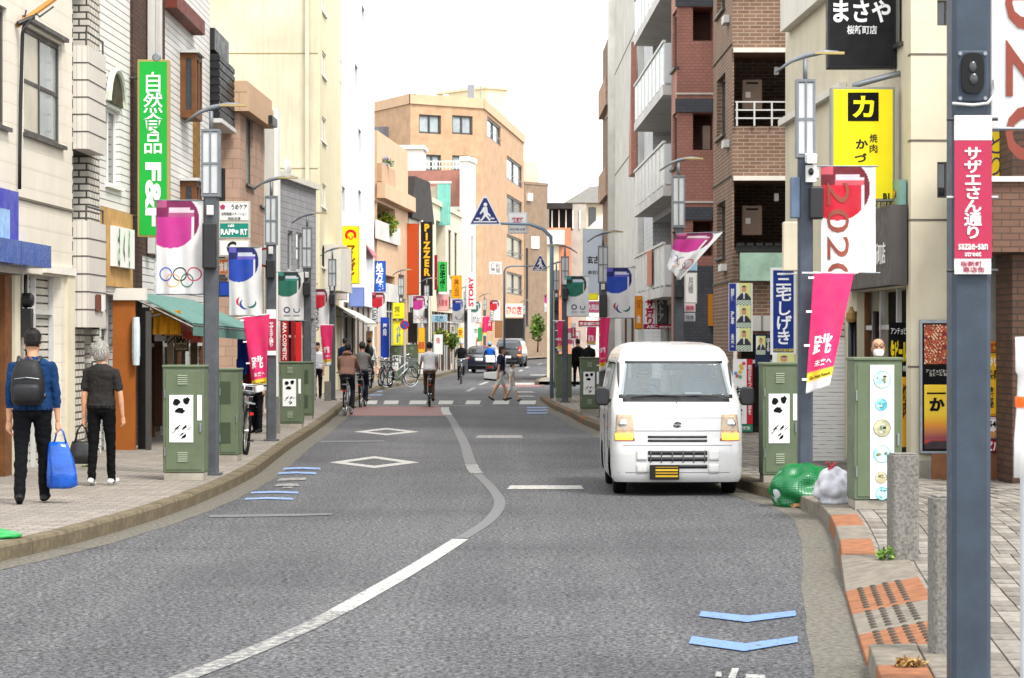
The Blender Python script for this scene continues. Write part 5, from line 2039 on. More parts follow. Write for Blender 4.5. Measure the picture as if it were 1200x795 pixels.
nobori('pink hanging banner with white lettering below the red 2020 banner', [at(944, 462, 28.2), at(972, 452, 28.1), at(1001, 320, 28.3), at(953, 320, 28.3)])
nobori('pink hanging banner at the tip of the green awning', [at(296, 462, 41.8), at(312, 458, 41.8), at(316, 368, 41.9), at(285, 372, 41.9)], seed=1.5)
nobori('pink hanging banner on left pole beside brown jacketed cyclist', [at(379, 430, 69.8), at(388, 428, 69.8), at(390, 381, 69.8), at(375, 381, 69.8)], seed=.5, res=(12, 30))
nobori('red hanging banner on pole just left of the van roof', [at(702, 436, 54.3), at(710, 434, 54.3), at(715, 372, 54.3), at(703, 372, 54.3)], seed=2.5, res=(12, 30))
nobori('small red hanging banner on the pole at the crossing corner', [at(653, 412, 67.8), at(658, 412, 67.8), at(660, 376, 67.8), at(653, 376, 67.8)], seed=.9, res=(8, 20))
nobori('tiny pink hanging banner in front of far shops above the cars', [at(564, 394, 139), at(570, 394, 139), at(574, 371, 139), at(566, 371, 139)], seed=.9, res=(8, 20), texts=False)
nobori('tiny red hanging banner in the far right shop row beside small red banner', [at(687, 405, 66), at(698, 405, 66), at(699, 383, 66), at(688, 383, 66)], seed=.2, res=(8, 20))

# small crimson street plates on other poles
for x, Y, yt, yb, lb in ((318, 42, 374, 415, 'small crimson street name plate on the left pole at the awning'), (672, 86, 384, 398, 'small crimson street name plate beyond crossing')):
	o_ = at(x, yb, Y - .09)
	s = Y / FPX
	t = thing('street_name_plate', lb, 'sign', o_)
	hh = (yb - yt) * s
	mb = MB()
	mb.box(-.075, .075, -.012, 0, hh * .1, hh)
	mb.build('panel', M_REDC, t)
	mb = MB()
	mb.box(-.075, .075, -.012, 0, hh + .004, hh + .15)
	mb.build('top_panel', M_WHT, t)
	mb = MB()
	mb.box(-.075, .075, -.012, 0, -.02, hh * .09)
	mb.build('foot_panel', M_WHT, t)
	letters('サザエさん通り', .07, hh * .7, M_WHT, t, (0, -.014, hh * .56), vertical=True, bold=.03)


# ---- green equipment cabinets
M_CAB = mat('cabinet_green', '5c6850', .5, var=.16, scale=4, streak=.1)
M_CABD = mat('cabinet_green_dark', '3a4634', .6, var=.2)


def blob(cx, cz, rx, rz, n=14, wob=.25, seed=0):
	rnd = random.Random(seed)
	return [(cx + rx * cos(2 * pi * i / n) * (1 + rnd.uniform(-wob, wob)), cz + rz * sin(2 * pi * i / n) * (1 + rnd.uniform(-wob, wob))) for i in range(n)]


def cabinet(label, x0, x1, yt, yb, depth=.45, panel=None, louvre=True, rz=0., vents=False, group='green roadside equipment cabinets', Y=None):
	Y = Y or FPX * (CAMH - SWZ) / (yb - CY)
	s = Y / FPX
	w, h = (x1 - x0) * s, (yb - yt) * s
	r = thing('equipment_cabinet', label, 'cabinet', ((x0 - CX) * s, Y, SWZ), rz, group)
	mb = MB()
	mb.box(.01, w - .01, .01, depth - .01, -.02, .085)
	mb.build('plinth', M_CONC, r)
	mb = MB()
	mb.box(0, w, 0, depth, .09, h - .03)
	mb.build('body', M_CAB, r, bevel=.008)
	mb = MB()
	mb.box(-.012, w + .012, -.015, depth + .012, h - .03, h)
	mb.build('lid', M_CAB, r, bevel=.008)
	mb = MB()
	mb.box(.03, w - .03, -.008, -.001, .12, h - .06)
	d = mb.build('door', M_CAB, r, bevel=.004)
	for zc in (.25, .75):
		MB().cyl((.022, -.012, h * zc - .05), (.022, -.012, h * zc + .05), .009, n=6).build('hinge', M_STEEL, r)
	MB().box(w * .9, w * .94, -.024, -.009, h * .42, h * .5).build('lock', M_STEEL, d)
	if louvre:
		for zc in (h * .87, h * .2):
			for k in range(5):
				mb = MB()
				mb.box(w * .36, w * .6, -.018, -.009, zc - .05 + k * .024, zc - .038 + k * .024)
				mb.build('louvre', mat('louvre_pale', '9aa58c', .5), d)
	if vents:
		for z0, z1 in ((h * .62, h * .86), (h * .2, h * .42)):
			mb = MB()
			mb.box(w * .1, w * .62, -.014, -.009, z0, z1)
			v = mb.build('vent', M_CABD, d)
	if panel == 'face':
		mb = MB()
		mb.box(w * .16, w * .74, -.016, -.0095, h * .33, h * .74)
		p = mb.build('print_panel', M_WHT, d)
		for i, (cx, cz, rx, rz_) in enumerate(((.34, .68, .085, .028), (.58, .69, .085, .032), (.42, .605, .11, .026))):
			mb = MB()
			mb.ext(blob(w * cx, h * cz, w * rx, h * rz_, seed=i), 'y', -.022, -.0165)
			mb.build('ink_mark', K_, p)
		rnd = random.Random(5)
		for i in range(9):
			mb = MB()
			a, c = w * rnd.uniform(.22, .62), h * rnd.uniform(.36, .46)
			mb.ext([(a, c), (a + w * .1, c + h * rnd.uniform(.005, .03)), (a + w * .1, c + h * .034), (a, c + .008)], 'y', -.022, -.0165)
			mb.build('ink_stroke', K_, p)
		mb = MB()
		mb.box(w * .84, w * .95, -.012, -.0095, h * .52, h * .74)
		mb.build('sticker', M_WHT, d)
	if panel == 'circles':
		mb = MB()
		mb.box(w * .33, w * .83, -.016, -.0095, h * .07, h * .95)
		p = mb.build('print_panel', M_WHT, d)
		for i, (cz, rr, cc) in enumerate(((.855, .185, 'teal'), (.69, .13, 'teal2'), (.535, .185, 'sand'), (.365, .185, 'teal'), (.21, .125, 'sand2'), (.105, .14, 'teal2'))):
			cx = w * (.58 if i not in (1, 4) else .56)
			mb = MB()
			mb.ext([(cx + w * rr * cos(2 * pi * k / 28), h * cz + w * rr * sin(2 * pi * k / 28)) for k in range(28)], 'y', -.021, -.0165)
			c1, c2 = {'teal': ('8fc4cc', 'cfd2b4'), 'teal2': ('a9d3d8', '3f9fb0'), 'sand': ('cfc6a4', '9a9a7a'), 'sand2': ('d4cdaf', 'a9a27f')}[cc]
			if 'disc_' + cc not in MATS:
				m = bpy.data.materials.new('disc_' + cc)
				m.use_nodes = True
				tt = NT(m)
				tt.link(tt.mix(tt.ramp(tt.noise(9, 3, tt.coord('Object')), .42, .58), lin(c1), lin(c2)), tt.n['Principled BSDF'].inputs['Base Color'])
				MATS['disc_' + cc] = m
			dd = mb.build('round_picture', MATS['disc_' + cc], p)
			mb = MB()
			vs = []
			for k in range(29):
				a = 2 * pi * k / 28
				for q in (rr * .93, rr):
					vs.append((cx + w * q * cos(a), -.0225, h * cz + w * q * sin(a)))
			mb.add(vs, [(2 * k, 2 * k + 1, 2 * k + 3, 2 * k + 2) for k in range(28)])
			mb.build('picture_rim', paint('5f9a9c' if 'teal' in cc else '6d6a4c'), dd, fix=False)
			rn = random.Random(i + 40)
			for k, c_ in enumerate(('3f8f96', 'e6e8dc', '6f6a4a', '22302e', 'b9d6d2', '8a7a54')):
				a_, q_ = rn.uniform(0, 6.3), rn.uniform(.15, .62) * rr * w
				mb = MB()
				mb.ext(blob(cx + q_ * cos(a_), h * cz + q_ * sin(a_), w * rr * rn.uniform(.1, .3), w * rr * rn.uniform(.08, .2), 9, .35, i * 7 + k), 'y', -.0222 - .0004 * k, -.0214)
				mb.build('ink_mark', paint(c_), dd)
	return r


cabinet('green cabinet with inked white poster in front of the nearest left lamp pole', 191, 239, 428, 563, panel='face')
cabinet('green cabinet with dark vents behind the nearest left lamp pole', 256, 279, 432, 541, vents=True, louvre=False, depth=.6)
cabinet('green cabinet with inked poster below the green banner on left', 327, 354, 424, 502, panel='face', depth=.5)
cabinet('plain green cabinet backing onto the poster one below green banner', 353, 366, 424, 492, vents=True, louvre=False, depth=.5)
cabinet('green cabinet with inked poster right of the white van', 894, 936, 425, 566, panel='face', depth=.5)
cabinet('tall green cabinet with six round pictures beside the trash bags', 1001, 1057, 419, 597, panel='circles', louvre=False, depth=.55)
cabinet('green cabinet with inked poster left of the van mirror', 680, 703, 419, 484, panel='face', depth=.5)
cabinet('green cabinet at the crossing corner behind the slim blue pole', 651, 670, 415, 470, depth=.5)
cabinet('distant green cabinet with poster behind the parked bicycles', 458, 470, 405, 449, panel='face', depth=.5)
cabinet('distant green cabinet left of the white shirted cyclist', 476, 490, 404, 440, depth=.5)
cabinet('distant green cabinet on the far right kerb', 627, 635, 392, 417, depth=.6)

# ---- granite posts
M_GRAN = mat('granite', '7a7771', .8, var=.55, scale=55, bump=.4, bscale=110, streak=.25)


def post(label, x, yb, yt, w, rz=.1, d=None):
	p = gnd(x, yb, SWZ)
	h = (yb - yt) * p.y / FPX
	mb = MB()
	hw, hd = w / 2, (d or w) / 2
	c = .015
	mb.ext([(-hw, -hd + c), (-hw + c, -hd), (hw - c, -hd), (hw, -hd + c), (hw, hd - c), (hw - c, hd), (-hw + c, hd), (-hw, hd - c)], 'z', -.05, h - .012)
	mb.ext([(-hw + c, -hd + c), (hw - c, -hd + c), (hw - c, hd - c), (-hw + c, hd - c)], 'z', h - .012, h)
	o = mb.build('stone_post', M_GRAN, None, bevel=.006)
	o.location = p
	o.rotation_euler = (0, 0, rz)
	tag(o, label, 'bollard', 'granite kerb posts')


post('broad granite post in front of the cabinet with round pictures', 1058, 655, 531, .2)
post('granite post half hidden behind the foreground pole', 1107, 765, 580, .15)
post('granite post at the foot of the left pole below pink banner', 322, 508, 465, .19)
post('small granite post beside the left pole near the brown jacketed cyclist', 384, 470, 447, .17)
t = thing('edge_post', 'pale grey steel post at the right picture edge', 'post', gnd(1201, 850, SWZ))
mb = MB()
mb.cyl((0, 0, 0), (0, 0, 1.25), .02, n=12)
mb.build('tube', mat('pale_grey_steel', 'b4b8bb', .4, .3), t)
t = thing('traffic_sleeve', 'white plastic sleeve with orange band hung on the edge post', 'sleeve', at(1204, 560, 10.9))
mb = MB()
rs = []
for k, (r_, z) in enumerate(((.05, 0), (.055, .15), (.04, .3), (.036, .42), (.05, .44), (.045, .58))):
	rs.append([(r_ * cos(2 * pi * i / 14) * (1 + .15 * sin(3 * i + k)), r_ * sin(2 * pi * i / 14), z) for i in range(14)])
mb.loft(rs)
mb.build('plastic', M_WHT, t, smooth=True)
mb = MB()
mb.lathe([(.05, .29), (.052, .32), (.05, .335)], (0, 0, 0), 'z', 14)
mb.build('band', paint('e8651a'), t)


# ---- trash
def lumps(c, r, seed, n=26, k=16, amp=.16):
	rnd = random.Random(seed)
	ph = [(rnd.uniform(-4, 4), rnd.uniform(-4, 4), rnd.uniform(-4, 4), rnd.uniform(0, 6)) for _ in range(9)]
	rs = []
	for j in range(1, k):
		a = -pi / 2 + pi * j / k
		ring = []
		for i in range(n):
			b_ = 2 * pi * i / n
			d = Vector((cos(a) * cos(b_), cos(a) * sin(b_), sin(a)))
			s = 1 + amp * sum(sin(p[0] * d.x * 2.2 + p[1] * d.y * 2.2 + p[2] * d.z * 2.2 + p[3]) for p in ph) / 3.5
			z = c[2] + r[2] * d.z * s
			ring.append((c[0] + r[0] * d.x * s, c[1] + r[1] * d.y * s, max(z, .004)))
		rs.append(ring)
	return rs


base = Vector((3.03, 27.6, 0))
t = thing('netted_trash', 'pile of trash bags under green net at the kerb', 'trash bag', base)
M_NETG = glassmat('green_film', (.2, .7, .4), .3, .4)
MATS['green_film'].node_tree.nodes['Principled BSDF'].inputs['Base Color'].default_value = (.01, .21, .075, 1)
for i, (dx, dy, r_) in enumerate(((-.1, .1, (.2, .2, .2)), (.12, .05, (.2, .22, .17)), (.0, .2, (.22, .2, .22)))):
	mb = MB()
	mb.loft(lumps((dx, dy, .14), r_, i + 2))
	mb.build('bag', mat('white_bag_film', 'c9cbd0', .35, var=.1), t, smooth=True)
mb = MB()
mb.loft(lumps((.0, .1, .15), (.31, .33, .24), 21, 64, 40, .12))
nt = mb.build('net', M_NETG, t, smooth=True)
mb = MB()
mb.loft(lumps((.0, .1, .152), (.316, .336, .246), 21, 64, 40, .12))
nl = mb.build('net_cord', mat('green_cord', '0e7a38', .7), nt)
wm = nl.modifiers.new('cord', 'WIREFRAME')
wm.thickness = .004
mb = MB()
mb.loft(lumps((.06, -.2, .02), (.2, .1, .03), 31, 18, 8, .2))
mb.build('cardboard', mat('wet_cardboard', '8f6f4f', .9, var=.3), t)
t.scale = (1, 1, 1.12)
base = Vector((3.16, 25.95, SWZ))
t = thing('white_trash_bag', 'knotted translucent white trash bag leaning beside green netted trash', 'trash bag', base)
mb = MB()
mb.loft(lumps((.02, .08, .14), (.2, .2, .21), 44, 60, 36, .11))
mb.build('bag', mat('milky_film', 'bcbcc2', .25, var=.22, scale=7, bump=.9, bscale=11), t, smooth=True)
mb = MB()
mb.loft(lumps((-.02, .06, .34), (.03, .025, .05), 12, 12, 8, .2))
mb.tube([(-.02, .06, .34), (-.06, .04, .41), (-.08, .03, .39)], [.012, .014, .005], 6)
mb.tube([(-.02, .06, .34), (.01, .04, .40), (.04, .03, .40)], [.012, .012, .005], 6)
mb.build('knot', mat('red_knot', 'b8404a', .5, var=.4, scale=30), t, smooth=True)
t = thing('green_mat', 'green plastic sheet end lying on the left pavement corner', 'sheet', gnd(2, 632, SWZ))
mb = MB()
mb.loft(lumps((-.05, .1, .02), (.19, .2, .05), 8, 20, 8, .15))
mb.build('film', mat('green_sheet', '0d8a3c', .4), t, smooth=True)
# ------------------------------------------------------------------ hanging signs, boards, awnings
def sign(name, label, rect, Y, face, frame, texts=(), depth=.14, cat='sign', border=.03, group=None, base=None, rough=.6):
	"""box sign facing down the street: rect = left, right, top, bottom pixel at distance Y; texts = (body, cx, cy, w, h, colour, vertical[, bold]) in fractions"""
	x0, x1, yt, yb = rect
	s = Y / FPX
	o = at((x0 + x1) / 2, yb, Y)
	w, h = (x1 - x0) * s, (yb - yt) * s
	t = thing(name, label, cat, o, 0, group)
	mb = MB()
	mb.box(-w / 2, w / 2, 0, depth, 0, h)
	mb.build('case', paint(frame), t, bevel=min(.008, w * .05))
	mb = MB()
	b_ = min(border, w * .1)
	mb.box(-w / 2 + b_, w / 2 - b_, -.006, -.0005, b_, h - b_)
	f = mb.build('face', paint(face, rough), t)
	for tx in texts:
		body, cx, cy, tw, th, col, vert = tx[:7]
		letters(body, tw * w, th * h, paint(col), t, ((cx - .5) * w, -.0085, cy * h), vertical=vert, bold=tx[7] if len(tx) > 7 else .02)
	return t, w, h


t, w, h = sign('hanging_sign', 'tall bright green hanging sign with white characters over the left shops', (161, 198, 70, 278), 39.8, '17a238', 'a38c58',
				[('自然食品', .5, .70, .62, .46, 'f2f2ee', True, .008)], depth=.2)
letters('F&F', h * .36, w * .5, paint('f2f2ee'), t, (0, -.0085, h * .24), roll=-pi / 2, bold=.04)
mb = MB()
for zz_ in (h * .12, h * .9):
	MB().cyl((-w / 2, .1, zz_), (-w / 2 - .28, .1, zz_), .02, n=8).build('bracket', M_ALU, t)
mb = MB()
mb.lathe([(.05, -.01), (.07, .02), (.05, .05)], (.05, .0, h + .03), 'y', 12)
mb.build('spot_lamp', M_STEEL, t)
t, w, h = sign('hanging_sign', 'black hanging sign with white brush lettering at top right', (970, 1050, -60, 80), 32.0, '0d0d0e', '1b1b1c',
				[('まさや', .5, .475, .84, .19, 'f4f4f2', False, .03), ('桜新町店', .5, .32, .44, .075, 'e8e8e6', False, .02)], depth=.22)
mb = MB()
mb.cyl((w / 2 - .15, .12, .02), (w / 2 + .2, .12, .1), .02, n=8)
mb.build('bracket', M_STEEL, t)
t, w, h = sign('hanging_sign', 'yellow hanging sign with black square emblem over the 2020 banner', (974, 1049, 102, 236), 31.7, 'f2df0a', '8a8a80',
				[('焼', .66, .55, .12, .075, '15140c', False, .01), ('肉', .66, .46, .12, .075, '15140c', False, .01), ('か', .48, .5, .19, .085, '15140c', False, .03), ('づ', .46, .38, .19, .08, '15140c', False, .03), ('B1', .86, .045, .1, .05, '15140c', False, .05)], depth=.2)
mb = MB()
mb.box(-.24 * w, .24 * w, -.012, -.007, h * .70, h * .95)
e = mb.build('emblem', K_, t, bevel=.0)
letters('カ', .34 * w, .19 * h, paint('f2df0a'), t, (0, -.015, h * .825), bold=.035)
mb = MB()
mb.tube([(w / 2 - .5, .1, h + .02), (w / 2 - .1, .1, h + .13), (w / 2 + .28, .1, h + .22)], .035, 8)
mb.build('bracket', M_STEEL, t, smooth=True)
sign('banner_sign', 'narrow teal and yellow sign behind the yellow hanging sign', (1046, 1066, 50, 128), 33.5, '5fa79c', '777a74', [('定食', .5, .5, .7, .8, 'd9b83a', True, .05)], depth=.08)
sign('window_sign', 'small yellow sign with dark brushed characters above brown tile porch', (1152, 1179, 152, 212), 30.4, 'e8c71c', '7d7d78', [('とり', .55, .5, .55, .8, '20324f', True, .0)], depth=.08)

# stacked care-centre signs
for lb, rect, face, tx in (
		('white care sign with pink flower emblem, topmost of the stacked plates', (256, 293, 236, 260), 'e6e4df', [('うめケア', .66, .72, .5, .26, '2a2a2a', False, .02), ('訪問看護ステーション', .5, .38, .8, .16, '4a4a4a', False, .0), ('相談支援', .5, .16, .4, .14, '4a4a4a', False, .0)]),
		('teal sign with white capitals in the stacked plates', (256, 293, 260, 280), '16806e', [('café', .4, .78, .2, .2, 'f0f0ee', False), ('RAPP', .3, .4, .45, .34, 'f0f0ee', False, .03), ('RT', .81, .4, .22, .34, 'f0f0ee', False, .03)]),
		('white sign with black ring logo, lowest of the stacked plates', (256, 293, 281, 301), 'e2e0da', [('C', .42, .5, .3, .8, '1b1b1d', False, .03)])):
	t, w, h = sign('plate_sign', lb, rect, 46, face, 'b9b4a8', tx, depth=.1, group=None)
	if 'flower' in lb:
		for k in range(5):
			a = 2 * pi * k / 5 + pi / 2
			mb = MB()
			mb.ext([(-w * .36 + w * .045 * cos(a) + w * .04 * cos(2 * pi * i / 10), h * .72 + w * .045 * sin(a) + w * .04 * sin(2 * pi * i / 10)) for i in range(10)], 'y', -.012 - .0008 * k, -.007)
			mb.build('petal', paint('b0265c'), t)
	if 'teal' in lb:
		mb = MB()
		mb.ext([(w * .08 + w * .06 * cos(2 * pi * i / 14), h * .4 + w * .06 * sin(2 * pi * i / 14)) for i in range(14)], 'y', -.012, -.007)
		mb.build('dot', M_WHT, t)
sign('orange_sign', 'small orange and white shop sign below the stacked plates', (256, 268, 303, 322), 46.2, 'd9742a', 'c9c4b8', [('食事', .5, .5, .8, .6, 'f0eee8', False)], depth=.06)
sign('shop_sign', 'dark blue shop panel beneath the stacked plates', (256, 274, 330, 348), 46.2, '1c3f9a', '1c2f6a', [], depth=.1)

# far left signs
t, w, h = sign('hanging_sign', 'yellow hanging sign with red round logo and black vertical characters', (401, 421, 265, 333), 84, 'f4e40c', 'c9b81e', [('マルダイ', .5, .36, .55, .62, '8a3a10', True, .05)], depth=.2)
annulus(lambda x, z, o: (x, -.012, z), 0, h * .84, w * .26, w * .16, paint('d01f18'), t, -.6, 3.9, name='logo_ring')
annulus(lambda x, z, o: (x, -.012, z), 0, h * .80, w * .1, w * .06, paint('d01f18'), t, 2.4, 7.4, name='logo_ring')
sign('hanging_sign', 'blue hanging sign with white characters for prescriptions', (439, 452, 306, 342), 105, '1756c0', '143f8c', [('処方箋', .45, .5, .7, .9, 'f4f4f4', True, .03)], depth=.15)
sign('hanging_sign', 'blue strip sign standing below the prescriptions sign', (446, 456, 372, 420), 97.5, '1a3fae', '16308a', [('薬局', .5, .7, .5, .3, 'f0f0f0', True)], depth=.12)
sign('hanging_sign', 'black vertical sign with yellow capitals spelling pizza', (493, 507, 260, 347), 120, '131210', '1d1c1a', [('PIZZER', .5, .62, .62, .70, 'f2b31c', True, .05)], depth=.2)
sign('facade_board', 'rust orange vertical panel left of the black pizza sign', (473.5, 491, 262, 346), 119.6, 'b8481a', 'a03c14', [], depth=.2, cat='panel')
sign('facade_board', 'small orange panel high above the beige balcony', (460, 472, 199, 232), 119, 'd4602a', 'b8481a', [], depth=.2, cat='panel')
sign('hanging_sign', 'thin dark red sign right of the black pizza sign', (509, 512.5, 299, 340), 121.5, '9c1626', '6e1420', [], depth=.15)
sign('hanging_sign', 'green sign with black characters right of the pizza sign', (513, 524, 307, 342), 122, '37c450', '2a8a3a', [('住宅館', .5, .52, .6, .9, '10200f', True, .03)], depth=.12)
sign('hanging_sign', 'orange hanging sign above the far blue banner', (529, 541, 323, 350), 126, 'f2a20e', 'b8791a', [('弁当', .5, .5, .55, .8, 'a35c12', True, .03)], depth=.12)
t, w, h = sign('hanging_sign', 'white vertical sign with sideways red capitals', (546, 558, 319, 363), 127, 'eeeceb', 'bdbab4', [], depth=.12)
letters('STORY', h * .8, w * .5, paint('c41a30'), t, (0, -.01, h * .48), roll=pi / 2, bold=.04)
sign('poster_board', 'yellow poster board above the distant cabinet on left', (460, 474, 355, 374), 97, 'f2e21a', 'd0c01e', [('薬', .4, .5, .5, .6, '8a8a2a', False)], depth=.06)
sign('poster_board', 'tall yellow poster with blue figures under the yellow board', (460, 473, 376, 405), 97.1, 'f0e226', 'd6c81e', [('介護', .55, .45, .4, .7, '3f7fc0', True)], depth=.06)
sign('nobori_board', 'amber upright banner beside the white shirted cyclist', (490, 498, 384, 414), 111, 'f2a818', 'c98212', [('88', .5, .3, .8, .3, 'b3401a', False, .04)], depth=.05)
sign('easel_board', 'white easel board with red stamp on the far left pavement', (508, 519, 392, 416), 117, 'efeeea', 'c8c4bc', [('告', .5, .7, .4, .3, 'c03a3a', False)], depth=.06)
sign('poster_board', 'pink poster on the far shop right of pizza sign', (512, 526, 345, 365), 122.4, 'efb6b4', 'd99a98', [('入居者', .5, .5, .8, .4, 'c24a52', False)], depth=.05)
sign('shop_sign', 'pale blue shop fascia above the far planted front', (505, 524, 369, 378), 121, '9cc3d8', 'cfd4d4', [('花屋', .5, .5, .5, .7, '3f6f8a', False)], depth=.08)
sign('wall_plate', 'white four character plate on the brown apartment wall', (573, 588, 307, 322), 167, 'e4e0da', 'bdb8b0', [('便利\n薬局', .5, .5, .75, .8, '6f6a66', False, .02)], depth=.1)
sign('shop_sign', 'pink lettered shop sign under the brown apartments', (592, 613, 356, 372), 172, 'f0dcc4', 'd8b9a0', [('肉の店', .5, .5, .85, .7, 'd8405a', False, .03)], depth=.15)
sign('wall_plate', 'white plate with red squares on the crossing arm', (595, 618, 249, 274), 72.2, 'e9e7e4', 'c4c2bf', [('横断', .5, .62, .6, .28, 'c23048', False, .06), ('歩行者注意', .5, .2, .8, .12, '8a8a8a', False)], depth=.03)

# white fascia lettering and awnings far left
def slab(mb, pts, th=.04):
	pts = [Vector(p) for p in pts]
	n = (pts[1] - pts[0]).cross(pts[2] - pts[0]).normalized() * th
	mb.add(pts + [p - n for p in pts], [(0, 1, 2, 3), (7, 6, 5, 4), (0, 4, 5, 1), (1, 5, 6, 2), (2, 6, 7, 3), (3, 7, 4, 0)])


def awning(label, P, col, valance=.18, stripe=None):
	"""P: wall near, wall far, front far, front near"""
	P = [Vector(p) for p in P]
	o = P[0].copy()
	o.z = P[3].z
	t = thing('awning', label, 'awning', o)
	Q = [p - o for p in P]
	mb = MB()
	slab(mb, Q, .02)
	mb.build('canvas', mat('canvas_' + col, col, .8, var=.12, scale=3), t)
	mb = MB()
	slab(mb, [Q[3], Q[2], Q[2] - Vector((0, 0, valance)), Q[3] - Vector((0, 0, valance))], .015)
	mb.build('valance', mat('canvas_' + col, col, .8), t)
	for a, b_ in ((0, 3), (1, 2)):
		mb = MB()
		mb.cyl(Q[a] - Vector((0, 0, .06)), Q[b_] - Vector((0, 0, .05)), .02, n=6)
		mb.cyl(Q[a] - Vector((0, 0, .45)), (Q[b_] + Q[a]) / 2 - Vector((0, 0, .1)), .016, n=6)
		mb.build('arm', M_ALU, t)
	mb = MB()
	mb.cyl(Q[3] - Vector((0, 0, .02)), Q[2] - Vector((0, 0, .02)), .022, n=6)
	mb.build('front_bar', M_ALU, t)
	return t


awning('green canvas awning stretched over the left shop front', [at(150, 342, 39.5), at(226, 353, 45.6), at(305, 388, 45.4), at(226, 380, 39.5)], '5d8078', .17)
awning('orange canvas awning under the green awning', [at(176, 360, 41.5), at(196, 364, 43.5), at(216, 390, 43.4), at(192, 390, 41.5)], 'd98a1c', .05)
awning('small pink awning under the green awning end', [at(196, 372, 43.6), at(208, 374, 45), at(236, 392, 45), at(222, 394, 43.6)], 'cf5a50', .12)
awning('white shop awning over the group of walkers', [at(388, 355, 84), at(406, 360, 96), at(441, 379, 96), at(430, 379, 84)], 'c9c4b6', .12)
awning('small pink awning high beside the white tower', [at(427, 284, 101), at(431, 286, 106), at(441, 300, 106), at(437, 300, 101)], 'd96a78', .1)
sign('shop_sign', 'lilac blue sign panel above the white shop awning', (409, 427, 337, 360), 85.5, '7f96d8', '5f72b0', [], depth=.08)
sign('poster_board', 'white and pink poster panel left of the lilac sign', (393, 407, 318, 352), 85, 'e6d9dc', 'b9c4c0', [('美容', .5, .6, .5, .5, 'c9506a', True)], depth=.06)
sign('poster_board', 'orange and white poster in the shop under the white awning', (429, 437, 388, 410), 96, 'e6a878', 'd8d0c4', [], depth=.05)
sign('poster_board', 'dark timber door panel left of the amber banner', (478, 489, 366, 402), 112.5, '2f2620', '4a3c30', [], depth=.1)
sign('shop_shade_board', 'board painted dark as the shaded shop mouth under the pink lettered sign', (591, 614, 373, 398), 173, '1c1a18', '3a3632', [], depth=.2)  # flat board, the shade of the shop opening put into its colour
sign('poster_board', 'white poster under the far green banner', (553, 562, 380, 396), 139, 'e9e7e2', 'cfc9c0', [('市', .5, .5, .5, .4, '3a8a4a', False)], depth=.04)
sign('poster_board', 'green strip poster below the white STORY sign', (560, 565, 384, 400), 136, '2f9a52', '2a7a44', [], depth=.04)
sign('poster_board', 'crimson poster strip left of the far minivan', (571, 577, 370, 388), 151, 'c9284e', 'a01c3c', [('祭', .5, .5, .7, .4, 'f2e8ea', False)], depth=.04)
sign('poster_board', 'yellow price poster in the far row above the sedan', (536, 543, 384, 396), 133, 'e9c92e', 'c4a822', [('安', .5, .5, .6, .6, 'b3281c', False)], depth=.04)
sign('poster_board', 'white menu poster on the far cream shop beside pink poster', (527, 534, 380, 400), 128, 'ece8e0', 'b8aca0', [('茶', .5, .7, .5, .3, '4a7a3a', False)], depth=.04)
sign('poster_board', 'brown menu panel near the far end shops', (580, 589, 376, 396), 168, '8a5f3c', '6a4a30', [], depth=.05)
sign('poster_board', 'pink poster pair at the far right shops above walkers', (662, 672, 384, 404), 87, 'e0577f', 'f0e8ea', [('春', .5, .5, .6, .4, 'f6f0f0', False)], depth=.04)
sign('poster_board', 'white poster with red frame behind the crossing cabinet', (672, 680, 388, 412), 92, 'f0ecea', 'b8283c', [('花', .5, .6, .5, .3, 'b8283c', False)], depth=.04)
t = thing('round_sign', 'round white traffic sign with red rim beside the blue crescent banner', 'sign', at(312, 318, 42.3))
MB().lathe([(.16, -.01), (.16, .01)], (0, 0, .22), 'y', 28).build('red_rim', paint('b8122a'), t)
MB().lathe([(.125, -.016), (.125, -.011)], (0, 0, .22), 'y', 28).build('white_disc', M_WHT, t)
MB().cyl((0, .03, -2.2), (0, .03, .25), .025, n=8).build('pole', M_ALUL, t)

# orange wall and posts of the left shop, blue curtain
t = thing('shop_partition', 'orange brown side wall of the awning shop facing the pavement', 'wall', at(145, 528, 38.6))
sx = 38.6 / FPX
mb = MB()
mb.box(-13 * sx, 13 * sx, 0, .12, 0, (528 - 352) * sx)
mb.build('panel', M_ORANGEW, t)
mb = MB()
mb.box(-12 * sx, 26 * sx, -.05, .15, (528 - 352) * sx, (528 - 338) * sx)
mb.build('header', M_OFFW, t)
for x in (175, ):
	mb = MB()
	mb.box((x - 149) * sx, (x - 143) * sx, -.03, .05, 0, (528 - 365) * sx)
	mb.build('post', M_ALU, t)
mb = MB()
mb.box(13.2 * sx, 27 * sx, .3, .34, 0, (528 - 360) * sx)
mb.build('doorway', M_DARK, t)
mb = MB()
mb.lathe([(.05, -.35), (.06, -.2), (.06, .2), (.05, .35)], (15 * sx, -.06, (528 - 400) * sx), 'z', 10)
mb.build('wall_lamp', mat('lamp_tube', 'c9d4d6', .3), t)
sign('menu_board', 'framed menu board with dark letters in the left shop window', (204, 221, 388, 412), 44.5, 'cfc4a0', '5b4426', [('BAR', .5, .62, .7, .4, '2a241a', False, .05), ('OPEN', .5, .25, .7, .2, '2a241a', False, .02)], depth=.05)
